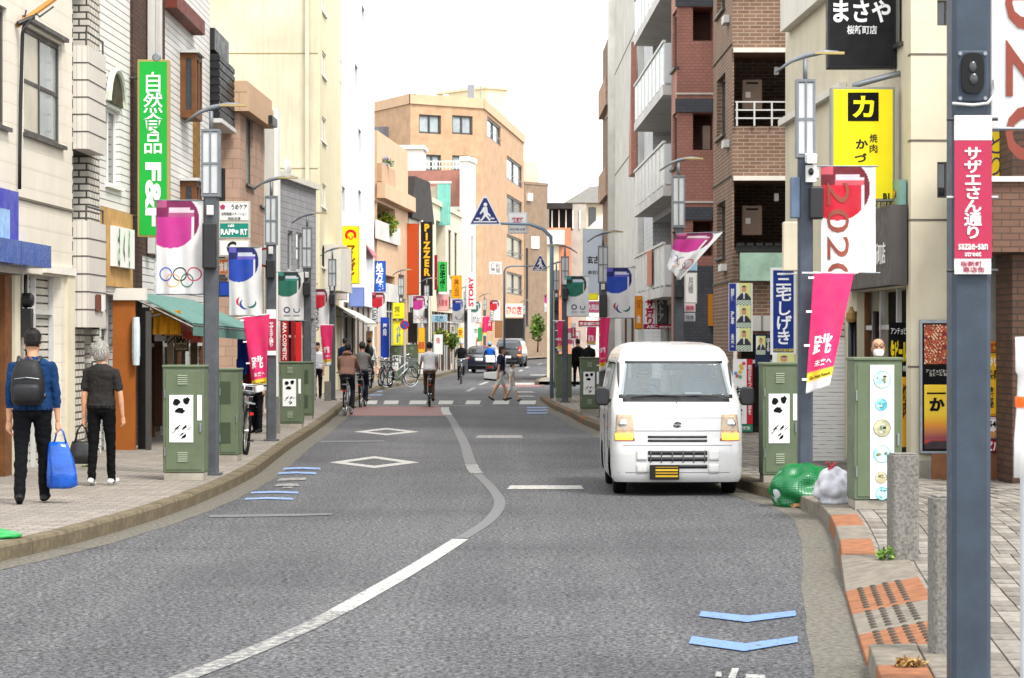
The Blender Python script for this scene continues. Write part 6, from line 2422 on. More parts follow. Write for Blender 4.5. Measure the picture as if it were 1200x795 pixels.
for i, (x0, x1, yt, yb, Y, c, lb) in enumerate((
		(180, 190, 392, 500, 43.5, '4d2a1c', 'dark brown timber door beside the left shop window'),
		(196, 203, 388, 428, 44, 'b9a88a', 'pale shop window post behind the green cabinet'),
		(223, 231, 380, 430, 44.8, '6e5a40', 'brown shop window post under the pink awning'),
		(179, 212, 364, 392, 40.0, 'e39a1a', 'bright orange cloth curtain under the green awning'),
		(214, 234, 389, 397, 41.0, 'd8604e', 'coral cloth strip under the green awning'),
		(278, 293, 396, 438, 45.5, '17398f', 'dark blue cloth curtain under the awning end'))):
	t = thing('shop_front_panel', lb, 'panel', at((x0 + x1) / 2, yb, Y))
	s = Y / FPX
	mb = MB()
	n = 8
	wv = (x1 - x0) * s
	if 'cloth' in lb:
		vs = []
		for k in range(n + 1):
			a = -wv / 2 + wv * k / n
			vs += [(a, .03 * sin(k * 2.1), 0), (a, .03 * sin(k * 2.1 + 1), (yb - yt) * s)]
		mb.add(vs, [(2 * k, 2 * k + 2, 2 * k + 3, 2 * k + 1) for k in range(n)])
	else:
		mb.box(-wv / 2, wv / 2, 0, .08, 0, (yb - yt) * s)
	mb.build('panel', mat('front_' + c, c, .6, var=.25, scale=5), t)
# red cosmetics front
t, w, h = sign('vertical_sign', 'red vertical sign with white capitals behind the green cabinets', (329, 338, 376, 424), 60.5, 'a8141e', '7d1018', [], depth=.1)
letters('ARA COSMETIC', h * .92, w * .5, M_WHT, t, (0, -.01, h * .5), roll=-pi / 2, bold=.02)
for x0, x1, yt, yb, c, lb in ((341, 345, 376, 424, '8f1118', 'narrow dark red shop post'), (346, 353, 378, 424, 'd21f22', 'bright red shop panel'), (322, 328, 385, 425, 'e3cf2c', 'yellow upright strip')):
	sign('shop_post', lb + ' behind the green cabinets', (x0, x1, yt, yb), 61, c, c, [], depth=.1)

# ---- crossing signs on arm poles
def ped_sign(label, cx, yt, yb, Y, pole_x, pole_base, arm_y, small=False):
	s = Y / FPX
	o = gnd(pole_x, pole_base, SWZ)
	o = Vector(((pole_x - CX) * s, Y, SWZ))
	zz_ = lambda y: CAMH + (CY - y) * s - SWZ
	xx_ = lambda x: (x - pole_x) * s
	t = thing('crossing_sign', label, 'sign', o)
	mb = MB()
	r = .055 if not small else .05
	mb.tube([(0, 0, 0), (0, 0, zz_(arm_y + 28)), (-.02, 0, zz_(arm_y + 16)), (-.22, 0, zz_(arm_y + 7)), (-.6, 0, zz_(arm_y + 1)), (xx_(cx) + .2, 0, zz_(arm_y))] if not small else
			[(0, 0, 0), (0, 0, zz_(arm_y + 6)), (.08, 0, zz_(arm_y + 2)), (.3, 0, zz_(arm_y)), (xx_(cx), 0, zz_(arm_y))], [r, r, r, r * .9, r * .75, r * .6] if not small else [r, r, r * .8, r * .7, r * .6], 10)
	mb.build('pole', mat('blue_grey_tube', '6f8292', .4, .2, var=.15), t, smooth=True)
	w = (yb - yt) * 1.12 * s
	hh = (yb - yt) * s

	def tri(k, y0, y1):
		c = Vector((xx_(cx), zz_(yb) + hh * .36))
		pts = [(xx_(cx) - w * .5, zz_(yb)), (xx_(cx) + w * .5, zz_(yb)), (xx_(cx) + w * .05, zz_(yt)), (xx_(cx) - w * .05, zz_(yt))]
		m_ = MB()
		m_.ext([(c.x + (p[0] - c.x) * k, c.y + (p[1] - c.y) * k) for p in pts], 'y', y0, y1)
		return m_
	pl_ = tri(1, -.08, -.06).build('plate', M_WHT, t)
	tri(.88, -.084, -.0805).build('blue_field', mat('sign_blue', '0e1f6e', .4), t)
	X, Z = xx_(cx), zz_(yb)
	u = hh
	shapes = [[(-.4, .09), (.4, .09), (.4, .13), (-.4, .13)],
				[(-.33, .2), (-.2, .2), (-.17, .25), (-.3, .25)], [(.22, .2), (.33, .2), (.3, .25), (.17, .25)],
				[(-.06, .62), (.07, .62), (.1, .42), (.16, .38), (.2, .3), (.16, .28), (.1, .35), (.08, .33), (.2, .17), (.14, .14), (.02, .3), (-.1, .15), (-.22, .15), (-.2, .19), (-.13, .2), (-.04, .36), (-.06, .46), (-.16, .36), (-.19, .39)]]
	for p in shapes:
		m_ = MB()
		m_.ext([(X + a * u, Z + b_ * u) for a, b_ in p], 'y', -.089, -.0845)
		m_.build('symbol', M_WHT, t)
	m_ = MB()
	m_.ext([(X + (.01 + .065 * cos(2 * pi * i / 14)) * u, Z + (.7 + .07 * sin(2 * pi * i / 14)) * u) for i in range(14)], 'y', -.089, -.0845)
	m_.build('symbol', M_WHT, t)
	return t


ped_sign('large blue triangular crossing sign on curved arm above the road', 568.5, 230, 264, 72, 646.5, 467, 262)
ped_sign('smaller blue triangular crossing sign farther along on its own arm', 633, 299, 318, 118, 591, 440, 312, True)
t = thing('no_parking_sign', 'round blue no parking sign with red rim on thin pole', 'sign', at(474, 449, 95))
s = 95 / FPX
zc = (449 - 381) * s
mb = MB()
mb.cyl((0, .03, 0), (0, .03, zc + .2), .03, n=8)
mb.build('pole', M_ALUL, t)
mb = MB()
mb.lathe([(5.4 * s, -.01), (5.4 * s, .01)], (0, 0, zc), 'y', 24)
mb.build('red_rim', paint('b8122a'), t)
mb = MB()
mb.lathe([(4.2 * s, -.015), (4.2 * s, -.011)], (0, 0, zc), 'y', 24)
mb.build('blue_disc', paint('1d4fae'), t)
mb = MB()
mb.add([(-.1, -.018, zc + .08), (-.07, -.018, zc + .11), (.1, -.018, zc - .08), (.07, -.018, zc - .11)], [(0, 1, 2, 3)])
mb.build('red_bar', paint('b8122a'), t)

# ---- right hand shop signs
sign('standing_board', 'tall pale grey board with black brush logo at the far right shops', (683, 707, 268, 346), 80, 'b9bec8', 'a8bfae', [('玄古', .52, .53, .62, .12, '15161a', False, .03), ('美容室', .55, .34, .6, .06, '33353a', False, .01)], depth=.2)
sign('shop_sign', 'yellow patch sign below the tall grey board', (689, 701, 344, 352), 78, 'f0e01a', 'd0c01e', [], depth=.08)
sign('shop_sign', 'pink and white poster below the yellow patch sign', (687, 703, 353, 367), 78.2, 'd85a8a', 'cfcacc', [('大売出', .5, .5, .8, .5, 'f2f2f2', False, .03)], depth=.05)
sign('shop_sign', 'red fascia with white letters at the far right shops', (678, 703, 376, 383), 77, 'c4203a', '9c1a2e', [('安全横断中', .5, .5, .9, .6, 'f2eeee', False)], depth=.1)
sign('shop_sign', 'orange box sign hanging right of the blue games banner', (744, 753, 347, 386), 58.5, 'dd8a18', 'b06a14', [('酒', .5, .75, .6, .25, 'a33a12', False), ('食', .5, .3, .6, .25, 'f0e6d6', False)], depth=.2)
sign('shop_sign', 'white sign with crimson characters above the van roof', (754, 769, 348, 384), 58, 'efe9e6', 'd0c8c6', [('サ京り', .5, .5, .75, .85, 'b01240', True, .04)], depth=.15)
sign('shop_sign', 'grey sign with white characters right of crimson lettered sign', (770, 783, 345, 380), 58.4, '77787a', '66676a', [('ストア', .35, .5, .5, .8, 'f0f0f0', True, .03)], depth=.1)
sign('shop_sign', 'crimson sloping strip sign just above the van roof', (754, 790, 380, 386), 57.8, 'b5123f', '8f1030', [('ABC store', .5, .5, .8, .7, 'f2e8ea', False, .02)], depth=.06)
sign('wall_plate', 'white notice plates on the pole behind the blown banner', (802, 817, 320, 356), 45.6, 'e9e9e6', 'c9c9c4', [('月極', .5, .6, .4, .5, '8a8a86', True, .0)], depth=.03)
sign('wall_plate', 'pale blue notice plate above the white notice plates', (803, 817, 303, 318), 45.7, '8fc1de', 'b4c4cc', [], depth=.03)
sign('wall_plate', 'pink notice plate under the white notice plates', (802, 815, 356, 366), 45.5, 'e6b4bc', 'cfc4c4', [('禁煙', .5, .5, .7, .5, 'c2556a', False)], depth=.03)
sign('wall_plate', 'grey notice plate lowest on the pole behind the van', (802, 815, 367, 377), 45.5, 'b8bac0', 'a8a8ac', [('注意', .5, .5, .7, .5, '66666c', False)], depth=.03)

# election boards
sign('election_board', 'blue election board with bold white vertical name', (903, 933, 314, 416), 34.5, '15307f', 'e6e6e4',
		[('三宅しげき', .52, .53, .62, .82, 'f4f4f2', True, .022), ('世田谷区議会議員', .5, .055, .8, .035, 'e8d24a', False, .01)], depth=.05, border=.05)


def portrait(u, v):
	"""campaign poster print: pale ground, head and shoulders in a dark suit, lettering band"""
	if v < .24:
		return lin('e9e6dc') if (int(u * 9) + int(v * 18)) % 2 else lin('2f7a4a')
	x, y = (u - .52) / .5, (v - .24) / .76
	if (x / .34) ** 2 + ((y - .66) / .2) ** 2 < 1:
		if y > .75 or ((x / .34) ** 2 > .75 and y > .62):
			return lin('1d1a18')
		return lin('c98f6e')
	if y < .46 - .5 * abs(x) ** 1.8 * .8:
		if abs(x) < .12 * (y / .46) + .02:
			return lin('e6e6e8') if abs(x) > .035 else lin('2f4f9a')
		return lin('1b1d28')
	return lin('d8d98a') if u > .2 else lin('e8e8df')


t = thing('election_poster', 'row of three stacked campaign portraits with blue edge strip', 'poster', at(868, 412, 37.5))
s = 37.5 / FPX
mb = MB()
mb.box(-14 * s, 14 * s, 0, .03, 0, 80 * s)
mb.build('board', M_WHT, t)
for k in range(3):
	sheet('portrait_print', 17 * s, 26 * s, 26, 40, portrait, M_PRINT, t, loc=(-5 * s, -.006, (1 + k * 26.5) * s))
mb = MB()
mb.box(-13.5 * s, -5.6 * s, -.006, -.001, .5 * s, 79.5 * s)
mb.build('side_strip', mat('strip_navy', '22358f', .5), t)
for k, tx in enumerate(('未来', '改革', '前進')):
	letters(tx, 4.2 * s, 16 * s, M_WHT, t, (-9.6 * s, -.008, (13 + 26.5 * k) * s), vertical=True, bold=.03)
t = thing('election_poster', 'white and red candidate poster low behind the van mirror', 'poster', at(871, 497, 36.5))
s = 36.5 / FPX
mb = MB()
mb.box(-12 * s, 4 * s, 0, .03, 0, 76 * s)
mb.build('board', M_WHT, t)
mb = MB()
mb.box(4.2 * s, 11 * s, -.004, .03, 0, 76 * s)
rb = mb.build('red_strip', paint('c01c2c'), t)
letters('明日をつくる政治を', 4.2 * s, 58 * s, M_WHT, t, (7.6 * s, -.008, 40 * s), vertical=True, bold=.02)
letters('おくむ', 9 * s, 36 * s, paint('14161a'), t, (-5 * s, -.006, 26 * s), vertical=True, bold=.03)
rnd = random.Random(2)
for k in range(7):
	mb = MB()
	c = (-10 * s + rnd.random() * 11 * s, (52 + rnd.random() * 20) * s)
	mb.ext(blob(c[0], c[1], 2.2 * s, 2.2 * s, 8, .2, k), 'y', -.006 - k * .0006, -.001)
	mb.build('flower', paint(rnd.choice(['c9506a', '4d8fc4', 'd9b13a', '5fa36a'])), t)
mb = MB()
mb.box(-12 * s, 11 * s, -.006, .03, -9 * s, -.6 * s)
mb.build('foot_strip', paint('2c7a5c'), t)
letters('区政報告', 16 * s, 4 * s, M_WHT, t, (0, -.009, -4.8 * s))
t = thing('election_poster', 'dark navy portrait poster between stacked portraits and the blue name board', 'poster', at(894, 430, 36.2))
s = 36.2 / FPX
mb = MB()
mb.box(-9 * s, 9 * s, 0, .02, 0, 38 * s)
mb.build('board', mat('navy_board', '1c2a4a', .5), t)
sheet('portrait_print', 11 * s, 22 * s, 16, 30, portrait, M_PRINT, t, loc=(-8 * s, -.004, 14 * s))
letters('守る', 4 * s, 16 * s, M_WHT, t, (6 * s, -.006, 26 * s), vertical=True)
t = thing('election_poster', 'small portrait poster tucked under the blue name board', 'poster', at(918, 432, 34.4))
s = 34.4 / FPX
sheet('portrait_print', 26 * s, 26 * s, 26, 30, portrait, M_PRINT, t, loc=(-13 * s, -.004, -8 * s))
t = thing('dark_hoarding', 'dark board standing behind the campaign posters', 'board', at(890, 500, 38.2))
s = 38.2 / FPX
mb = MB()
mb.box(-22 * s, 30 * s, 0, .1, 0, 68 * s)
mb.build('board', M_DARK, t)

# ---- eatery front on the right: menu posters
E0 = 31.1
s = E0 / FPX
t = thing('poster_case', 'steel framed poster case with barbecue picture and yellow poster on cream wall', 'poster case', at(1097, 532, E0 - .03))
mb = MB()
mb.box(-20 * s, 34 * s, -.06, -.0, 0, 157 * s)
mb.build('frame', M_STEEL, t, bevel=.008)
mb = MB()
mb.box(-17 * s, 31 * s, -.066, -.061, 3.5 * s, 153 * s)
mb.build('backing', M_DARK, t)


def meat(u, v):
	n = sin(u * 31 + 3 * sin(v * 17)) * sin(v * 37 + 2 * sin(u * 23)) + .6 * sin(u * 71 + v * 53)
	if n > .75:
		return lin('e8d9a8')
	if n > .2:
		return lin('c4441f')
	if n > -.4:
		return lin('8f1a12')
	return lin('d08a2a') if n < -1 else lin('5a0f0c')


def poster2(u, v):
	if v > .55:
		return lin('e8c21a')
	if v > .38:
		return tuple(a * (v - .38) / .17 + b_ * (.55 - v) / .17 for a, b_ in zip(lin('e8c21a'), lin('d98a1c')))
	if v > .16:
		return tuple(a * (v - .16) / .22 + b_ * (.38 - v) / .22 for a, b_ in zip(lin('d98a1c'), lin('7d1f4a')))
	return lin('2a1420') if v < .1 + .05 * sin(u * 4) else lin('a8352c')


sheet('food_print', 44 * s, 46 * s, 60, 60, meat, M_PRINT, t, loc=(-15 * s, -.07, 105 * s))
mb = MB()
mb.box(-15 * s, 29 * s, -.072, -.068, 83 * s, 103 * s)
mb.build('menu_strip', K_, t)
letters('アンチョビおつまみ\n生ビール 300円', 34 * s, 8 * s, paint('d8d2c4'), t, (4 * s, -.075, 95 * s), bold=.0)
sheet('poster_print', 44 * s, 76 * s, 10, 40, poster2, M_PRINT, t, loc=(-15 * s, -.07, 5 * s))
mb = MB()
mb.box(-12 * s, 10 * s, -.078, -.074, 70 * s, 72 * s)
mb.build('rule', K_, t)
letters('か', 18 * s, 16 * s, K_, t, (0, -.076, 58 * s), bold=.05)
for rect, face, frame, tx, lb in (
		((1150, 1178.5, 400, 413), 'e3b21e', 'c27a1a', [('営業中', .6, .5, .6, .7, '9c2a12', False, .03)], 'amber header strip of the yellow eatery posters'),
		((1150, 1178.5, 414, 488), 'e8b414', 'c9920e', [('ラリキ', .6, .86, .62, .14, 'f4f2ea', False, .04), ('祭発会', .6, .66, .62, .15, '1a140c', False, .04), ('食べ放題', .42, .3, .16, .34, '1a140c', True, .02), ('飲み放題', .74, .3, .16, .34, '1a140c', True, .02)], 'large yellow eatery poster at the porch'),
		((1150, 1178.5, 489, 514), 'e6dedd', 'c9b0b4', [('54分', .6, .68, .6, .36, '1c1214', False, .04), ('78円', .5, .2, .6, .34, 'c27a12', False, .04)], 'white price poster below the yellow eatery poster'),
		((1150, 1178.5, 515, 531), '9c1420', '7d101a', [('ビル31', .6, .5, .7, .7, 'f2eaea', False, .04)], 'dark red strip poster lowest at the porch')):
	sign('eatery_poster', lb, rect, 30.75, face, frame, tx, depth=.03)
t = thing('standing_menu', 'black standing menu board with yellow brush lettering in eatery doorway', 'sign', at(1053, 470, 32.0))
s = 32 / FPX
mb = MB()
mb.box(-11 * s, 11 * s, 0, .03, 0, 92 * s)
mb.build('board', K_, t)
letters('アンチョビ', 18 * s, 8 * s, M_WHT, t, (0, -.006, 82 * s), bold=.01)
letters('生ビール', 19 * s, 26 * s, paint('f2d41a'), t, (0, -.006, 58 * s), bold=.06)
letters('ひとり様', 18 * s, 7 * s, M_WHT, t, (0, -.006, 38 * s), bold=.01)
t = thing('yellow_banner', 'narrow yellow upright banner in the eatery doorway', 'banner', at(1061, 530, 31.5))
s = 31.5 / FPX
mb = MB()
mb.box(-5 * s, 5 * s, 0, .02, 6 * s, 88 * s)
mb.build('cloth', paint('e0a414'), t)
letters('焼肉', 7 * s, 40 * s, paint('3a1a0c'), t, (0, -.005, 60 * s), vertical=True)
mb = MB()
mb.cyl((-5 * s, .01, 0), (-5 * s, .01, 92 * s), .012, n=6)
mb.build('pole', M_BLACK, t)
# pipes and lantern on the shop wall
t = thing('wall_pipes', 'black vertical pipes and wooden cap lamp on the wall behind pink banner', 'pipe', at(1000, 520, 33.6))
s = 33.6 / FPX
for dx, r_ in ((-3, .035), (1.5, .028), (26, .045)):
	mb = MB()
	mb.cyl((dx * s, 0, -.3), (dx * s, 0, (520 - 365) * s), r_, n=10)
	mb.build('pipe', M_BLACK if dx < 20 else mat('dark_maroon', '2a1a20', .5), t, smooth=True)
mb = MB()
mb.lathe([(.05, 0), (.07, .04), (.06, .12), (.03, .16), (.02, .2)], (-3 * s, -.05, (520 - 378) * s), 'z', 12)
mb.build('cap_lamp', mat('brass_wood', '8a6a3a', .5), t)
t = thing('white_louvre_panel', 'white horizontal slat panel on the wall right of the blue grey pole', 'panel', at(968, 540, 34.2))
s = 34.2 / FPX
for k in range(30):
	mb = MB()
	mb.box(-16 * s, 22 * s, 0, .03, k * .055 * .95, k * .055 * .95 + .044)
	mb.build('slat', M_WHITE, t)

# small white lamp/CCTV on the beige balcony, plants
def leafball(mb, c, r, n, rnd, size=.12, m=0):
	for _ in range(n):
		d = Vector((rnd.gauss(0, 1), rnd.gauss(0, 1), rnd.gauss(0, 1))).normalized() * (rnd.random() ** .45)
		p = Vector(c) + Vector((d.x * r[0], d.y * r[1], d.z * r[2]))
		u = Vector((rnd.gauss(0, 1), rnd.gauss(0, 1), rnd.gauss(0, 1))).normalized()
		w = u.cross(Vector((rnd.gauss(0, 1), rnd.gauss(0, 1), rnd.gauss(0, 1)))).normalized()
		s_ = size * rnd.uniform(.6, 1.3)
		mb.add([p - u * s_, p + w * s_ * .5, p + u * s_, p - w * s_ * .5], [(0, 1, 2, 3)], rnd.randrange(3))


LEAF = [mat('leaf_dark', '33501f', .6, var=.3), mat('leaf_mid', '56792a', .6, var=.3), mat('leaf_light', '7d9a3a', .6, var=.3)]
LEAFY = [mat('leaf_olive', '7d8a2a', .6), mat('leaf_yellow', 'a9a83c', .6), LEAF[1]]
rnd = random.Random(11)


def plant(name, label, p, r, n, mats, size=.12, trunk=0., cat='plant'):
	t = thing(name, label, cat, p)
	mb = MB()
	leafball(mb, (0, 0, trunk + r[2] * .9), r, n, rnd, size)
	mb.build('crown', mats, t, fix=False)
	mb = MB()
	if name == 'kerb_weed':
		return t
	mb.tube([(0, 0, 0), (.03, .02, trunk * .6 + .1), (0, 0, trunk + r[2])], [.05 + trunk * .02, .04 + trunk * .012, .015], 7)
	for k in range(5):
		a = k * 1.3
		mb.tube([(0, 0, trunk + r[2] * .3), (r[0] * .4 * cos(a), r[1] * .4 * sin(a), trunk + r[2] * .9), (r[0] * .75 * cos(a), r[1] * .75 * sin(a), trunk + r[2] * 1.3)], [.025, .018, .008], 5)
	mb.build('trunk', M_WOOD, t, smooth=True)
	return t


plant('balcony_shrub', 'leafy yellow green shrub on the beige balcony', at(450, 278, 111.5), (.62, .4, .55), 700, LEAFY, .1)
plant('terrace_plant', 'pale flowering plant pots on the beige roof terrace', at(448, 199, 110), (.5, .3, .3), 350, [mat('petal_white', 'c9c4c8', .6), mat('petal_lilac', '9a93a8', .6), LEAF[2]], .09)
plant('street_tree', 'small bushy street tree at the far end of the right pavement', at(630, 413, 178), (.55, .5, .95), 380, LEAF, .15, .8, 'tree')
plant('shop_plant', 'olive potted bush before the far flower shop', at(517, 408, 121.3), (.4, .3, .4), 350, LEAFY, .09, .15)
plant('shop_plant', 'dark green potted bush before the far flower shop, right one', at(529, 412, 122.5), (.35, .3, .4), 350, LEAF, .09, .15)
plant('kerb_weed', 'tuft of weeds at the foot of the broad granite post', gnd(1037, 657, SWZ), (.07, .05, .05), 60, LEAF, .03)
plant('kerb_weed', 'dry straw tuft on the near right kerb', gnd(1067, 782, SWZ), (.09, .06, .025), 90, [mat('straw', '9a7a4a', .8), mat('straw2', '8a6238', .8), mat('straw3', 'a98a5a', .8)], .025)
plant('kerb_weed', 'weeds along the shutter foot behind the walker with black bag', at(98, 566, 33.5), (.25, .1, .12), 120, LEAFY, .05)
# ------------------------------------------------------------------ vehicles
def slices(tab, z):
	zs = [r[0] for r in tab]
	return [float(np.interp(z, zs, [r[i] for r in tab])) for i in range(1, len(tab[0]))]


class Shell:
	"""car body as a stack of rounded outlines: table rows are z, front y, rear y, half width, corner radius, nose bow"""
	NF, NC, NS = 24, 6, 40

	def __init__(s, tab, zs):
		s.tab, s.zs = tab, zs
		s.n = 2 * s.NF + 4 * s.NC + 2 * s.NS

	def outline(s, z, off=0.):
		yf, yr, w, r, bow = slices(s.tab, z)
		w += off
		yf -= off
		yr += off
		pts = []
		for i in range(s.NF):                      # front, left to right
			x = -w + r + (2 * (w - r)) * i / s.NF
			pts.append((x, yf + bow * (x / w) ** 2, z))
		for i in range(s.NC):
			a = -pi / 2 + pi / 2 * i / s.NC
			pts.append((w - r + r * cos(a), yf + bow * ((w - r) / w) ** 2 + (r + .0) + r * sin(a), z))
		y0 = yf + r + bow * ((w - r) / w) ** 2
		for i in range(s.NS):
			pts.append((w, y0 + (yr - r - y0) * i / s.NS, z))
		for i in range(s.NC):
			a = pi / 2 * i / s.NC
			pts.append((w - r + r * cos(a), yr - r + r * sin(a), z))
		for i in range(s.NF):
			pts.append((w - r - 2 * (w - r) * i / s.NF, yr, z))
		for i in range(s.NC):
			a = pi / 2 + pi / 2 * i / s.NC
			pts.append((-w + r + r * cos(a), yr - r + r * sin(a), z))
		for i in range(s.NS):
			pts.append((-w, yr - r - (yr - r - y0) * i / s.NS, z))
		for i in range(s.NC):
			a = pi + pi / 2 * i / s.NC
			pts.append((-w + r + r * cos(a), y0 + r * sin(a), z))
		return pts

	def body(s, name, m, parent, skip=None):
		mb = MB()
		rs = [s.outline(z) for z in s.zs]
		n = s.n
		vs = [p for r in rs for p in r]
		fs = []
		for j in range(len(rs) - 1):
			for i in range(n):
				i2 = (i + 1) % n
				c = [(a + b_) / 2 for a, b_ in zip(rs[j][i], rs[j + 1][i2])]
				if skip and skip(*c, i):
					continue
				fs.append((j * n + i, j * n + i2, (j + 1) * n + i2, (j + 1) * n + i))
		fs.append(tuple((len(rs) - 1) * n + i for i in range(n)))
		mb.add(vs, fs)
		return mb.build(name, m, parent, smooth=True)

	def front(s, name, x0, x1, z0, z1, m, parent, off=.006, nx=10, nz=6, xt=None):
		"""patch that lies on the nose; xt = half-width trim at the top"""
		mb = MB()
		vs = []
		for j in range(nz + 1):
			z = z0 + (z1 - z0) * j / nz
			yf, yr, w, r, bow = slices(s.tab, z)
			for i in range(nx + 1):
				k = j / nz
				xa, xb = x0, x1
				if xt:
					xa, xb = x0 + (xt[0] - x0) * k, x1 + (xt[1] - x1) * k
				x = xa + (xb - xa) * i / nx
				ax = abs(x)
				y = yf + bow * (min(ax, w - r) / w) ** 2
				if ax > w - r:
					q = min(1, (ax - (w - r)) / r)
					y += r - r * math.sqrt(max(0, 1 - q * q))
				vs.append((x, y - off, z))
		q = nx + 1
		mb.add(vs, [(j * q + i, j * q + i + 1, (j + 1) * q + i + 1, (j + 1) * q + i) for j in range(nz) for i in range(nx)])
		o = mb.build(name, m, parent, smooth=True, fix=False)
		so = o.modifiers.new('edge', 'SOLIDIFY')
		so.thickness = .004
		return o

	def side(s, name, sgn, y0, y1, z0, z1, m, parent, off=.006, yt=None, nz=5):
		mb = MB()
		vs = []
		for j in range(nz + 1):
			k = j / nz
			z = z0 + (z1 - z0) * k
			w = slices(s.tab, z)[2]
			ya, yb = (y0 + (yt[0] - y0) * k, y1 + (yt[1] - y1) * k) if yt else (y0, y1)
			vs += [(sgn * (w + off), ya, z), (sgn * (w + off), yb, z)]
		mb.add(vs, [(2 * j, 2 * j + 1, 2 * j + 3, 2 * j + 2) for j in range(nz)])
		o = mb.build(name, m, parent, fix=False)
		so = o.modifiers.new('edge', 'SOLIDIFY')
		so.thickness = .004
		return o


def wheel(parent, x, y, r, w, rim=M_STEEL, name='wheel'):
	mb = MB()
	sg = 1 if x > 0 else -1
	mb.lathe([(r * .6, -w / 2), (r * .93, -w / 2), (r, -w * .35), (r, w * .35), (r * .93, w / 2), (r * .6, w / 2)], (x, y, r), 'x', 28)
	o = mb.build(name, M_RUBBER, parent, smooth=False)
	mb = MB()
	mb.lathe([(r * .62, sg * w * .48), (r * .6, sg * w * .3), (r * .3, sg * w * .36), (r * .12, sg * w * .5), (.01, sg * w * .5)], (x, y, r), 'x', 24)
	mb.build('rim', rim, o, smooth=True)
	return o


# ---- white one-box van, the nearest vehicle
VAN_X, VAN_Y = 1.845, 29.45
M_VAN = mat('van_white', 'bcbcba', .22, var=.05, scale=2, coat=.4)
van = thing('van', 'white one box van driving towards the viewer with lit amber turn signals', 'van', (VAN_X, VAN_Y, 0), radians(.4))
VT = [(.155, .05, 3.34, .70, .15, .02), (.20, .015, 3.37, .725, .17, .03), (.30, .0, 3.385, .735, .18, .035), (.52, .0, 3.39, .738, .18, .04), (.60, .03, 3.39, .738, .17, .045), (.73, .045, 3.39, .738, .16, .05),
		(.90, .085, 3.39, .735, .15, .055), (1.01, .15, 3.38, .73, .14, .06), (1.06, .23, 3.375, .722, .13, .07), (1.10, .285, 3.37, .715, .12, .075), (1.30, .46, 3.34, .675, .115, .08), (1.48, .62, 3.30, .64, .11, .085),
		(1.53, .665, 3.29, .63, .11, .09), (1.60, .70, 3.27, .60, .12, .12), (1.655, .80, 3.22, .55, .14, .16), (1.69, .98, 3.15, .48, .16, .2), (1.712, 1.3, 3.0, .38, .16, .2), (1.72, 1.7, 2.7, .2, .1, .1)]
zs = sorted(set([r[0] for r in VT] + [.25, .4, .46, .66, .8, .95, 1.15, 1.2, 1.25, 1.36, 1.42]))
S = Shell(VT, zs)


def vskip(x, y, z, i):
	w = slices(VT, z)[2]
	if 1.1 < z < 1.48 and i < S.NF:                    # windscreen opening
		return True
	if 1.1 < z < 1.48 and S.NF + S.NC <= i < S.NF + S.NC + S.NS and 1.02 < y < 2.95:
		return True
	i3 = 2 * S.NF + 3 * S.NC + S.NS
	if 1.1 < z < 1.48 and i3 <= i < i3 + S.NS and 1.02 < y < 2.95:
		return True
	i4 = S.NF + 2 * S.NC + S.NS
	if 1.1 < z < 1.48 and i4 <= i < i4 + S.NF:         # rear window opening
		return True
	for yc in (.62, 2.62):                             # wheel arches
		if abs(abs(x) - w) < .02 and (y - yc) ** 2 + (z - .26) ** 2 < .31 ** 2:
			return True
	return False


S.body('body', M_VAN, van, vskip)
M_VGL = glassmat('van_glass', (.86, .93, .95), .72, .02, .3)
S.front('windscreen_seal', -.64, .64, 1.085, 1.125, M_BLACK, van, .004)
S.front('windscreen_seal', -.555, .555, 1.478, 1.50, M_BLACK, van, .005)
ws = S.front('windscreen', -.625, .625, 1.10, 1.49, M_VGL, van, .003, 16, 10, xt=(-.55, .55))
for sg in (-1, 1):
	mb = MB()
	mb.tube([(sg * .632, slices(VT, z)[0] + .085, z) for z in (1.1, 1.2, 1.3, 1.4, 1.48)], .014, 6)
	mb.build('windscreen_seal', M_BLACK, van)
	S.side('side_window', sg, 1.06, 1.75, 1.1, 1.46, M_VGL, van, .004, yt=(1.12, 1.75))
	S.side('side_window', sg, 1.82, 2.9, 1.1, 1.46, M_VGL, van, .004, yt=(1.82, 2.86))
	S.side('door_line', sg, 1.78, 1.79, .28, 1.5, M_BLACK, van, .003)
	S.side('door_line', sg, .96, .97, .5, 1.12, M_BLACK, van, .003)
	S.side('door_handle', sg, 1.58, 1.72, .82, .87, M_BLACK, van, .02, nz=1)
	S.side('side_marker', sg, .8, .86, .75, .79, paint('e07818'), van, .008, nz=1)
	mb = MB()
	pts = []
	mb.ext([(-.065, -.1), (.065, -.1), (.08, -.06), (.08, .08), (.05, .11), (-.05, .11), (-.08, .08), (-.08, -.06)], 'y', -.05, .05)
	mi = mb.build('mirror', M_BLACK, van, bevel=.02, loc=(sg * .82, .5, 1.1))
	mb = MB()
	mb.tube([(-sg * .12, .1, -.05), (-sg * .06, .05, -.04)], .02, 6)
	mb.build('mirror_arm', M_BLACK, mi)
S.front('cowl', -.6, .6, 1.045, 1.083, M_BLACK, van, .002)
mb = MB()
for x0, x1, zb in ((-.5, .05, 1.09), (-.05, .48, 1.085)):
	mb.tube([(x0, slices(VT, zb)[0] + .02, zb + .01), ((x0 + x1) / 2, slices(VT, zb + .03)[0] - .012, zb + .03), (x1, slices(VT, zb)[0] - .012, zb + .015)], .009, 6)
mb.build('wiper', M_BLACK, van)
mb = MB()
mb.ell((0, .19, 1.03), .012, .012, .012)
mb.build('washer_nozzle', M_BLACK, van)
S.front('bonnet_seam', -.62, .62, .722, .73, mat('seam_grey', '77787a', .6), van, .003, 12, 1)
S.front('bonnet_seam', -.55, .55, .868, .871, mat('seam_grey', '77787a', .6), van, .003, 12, 1)
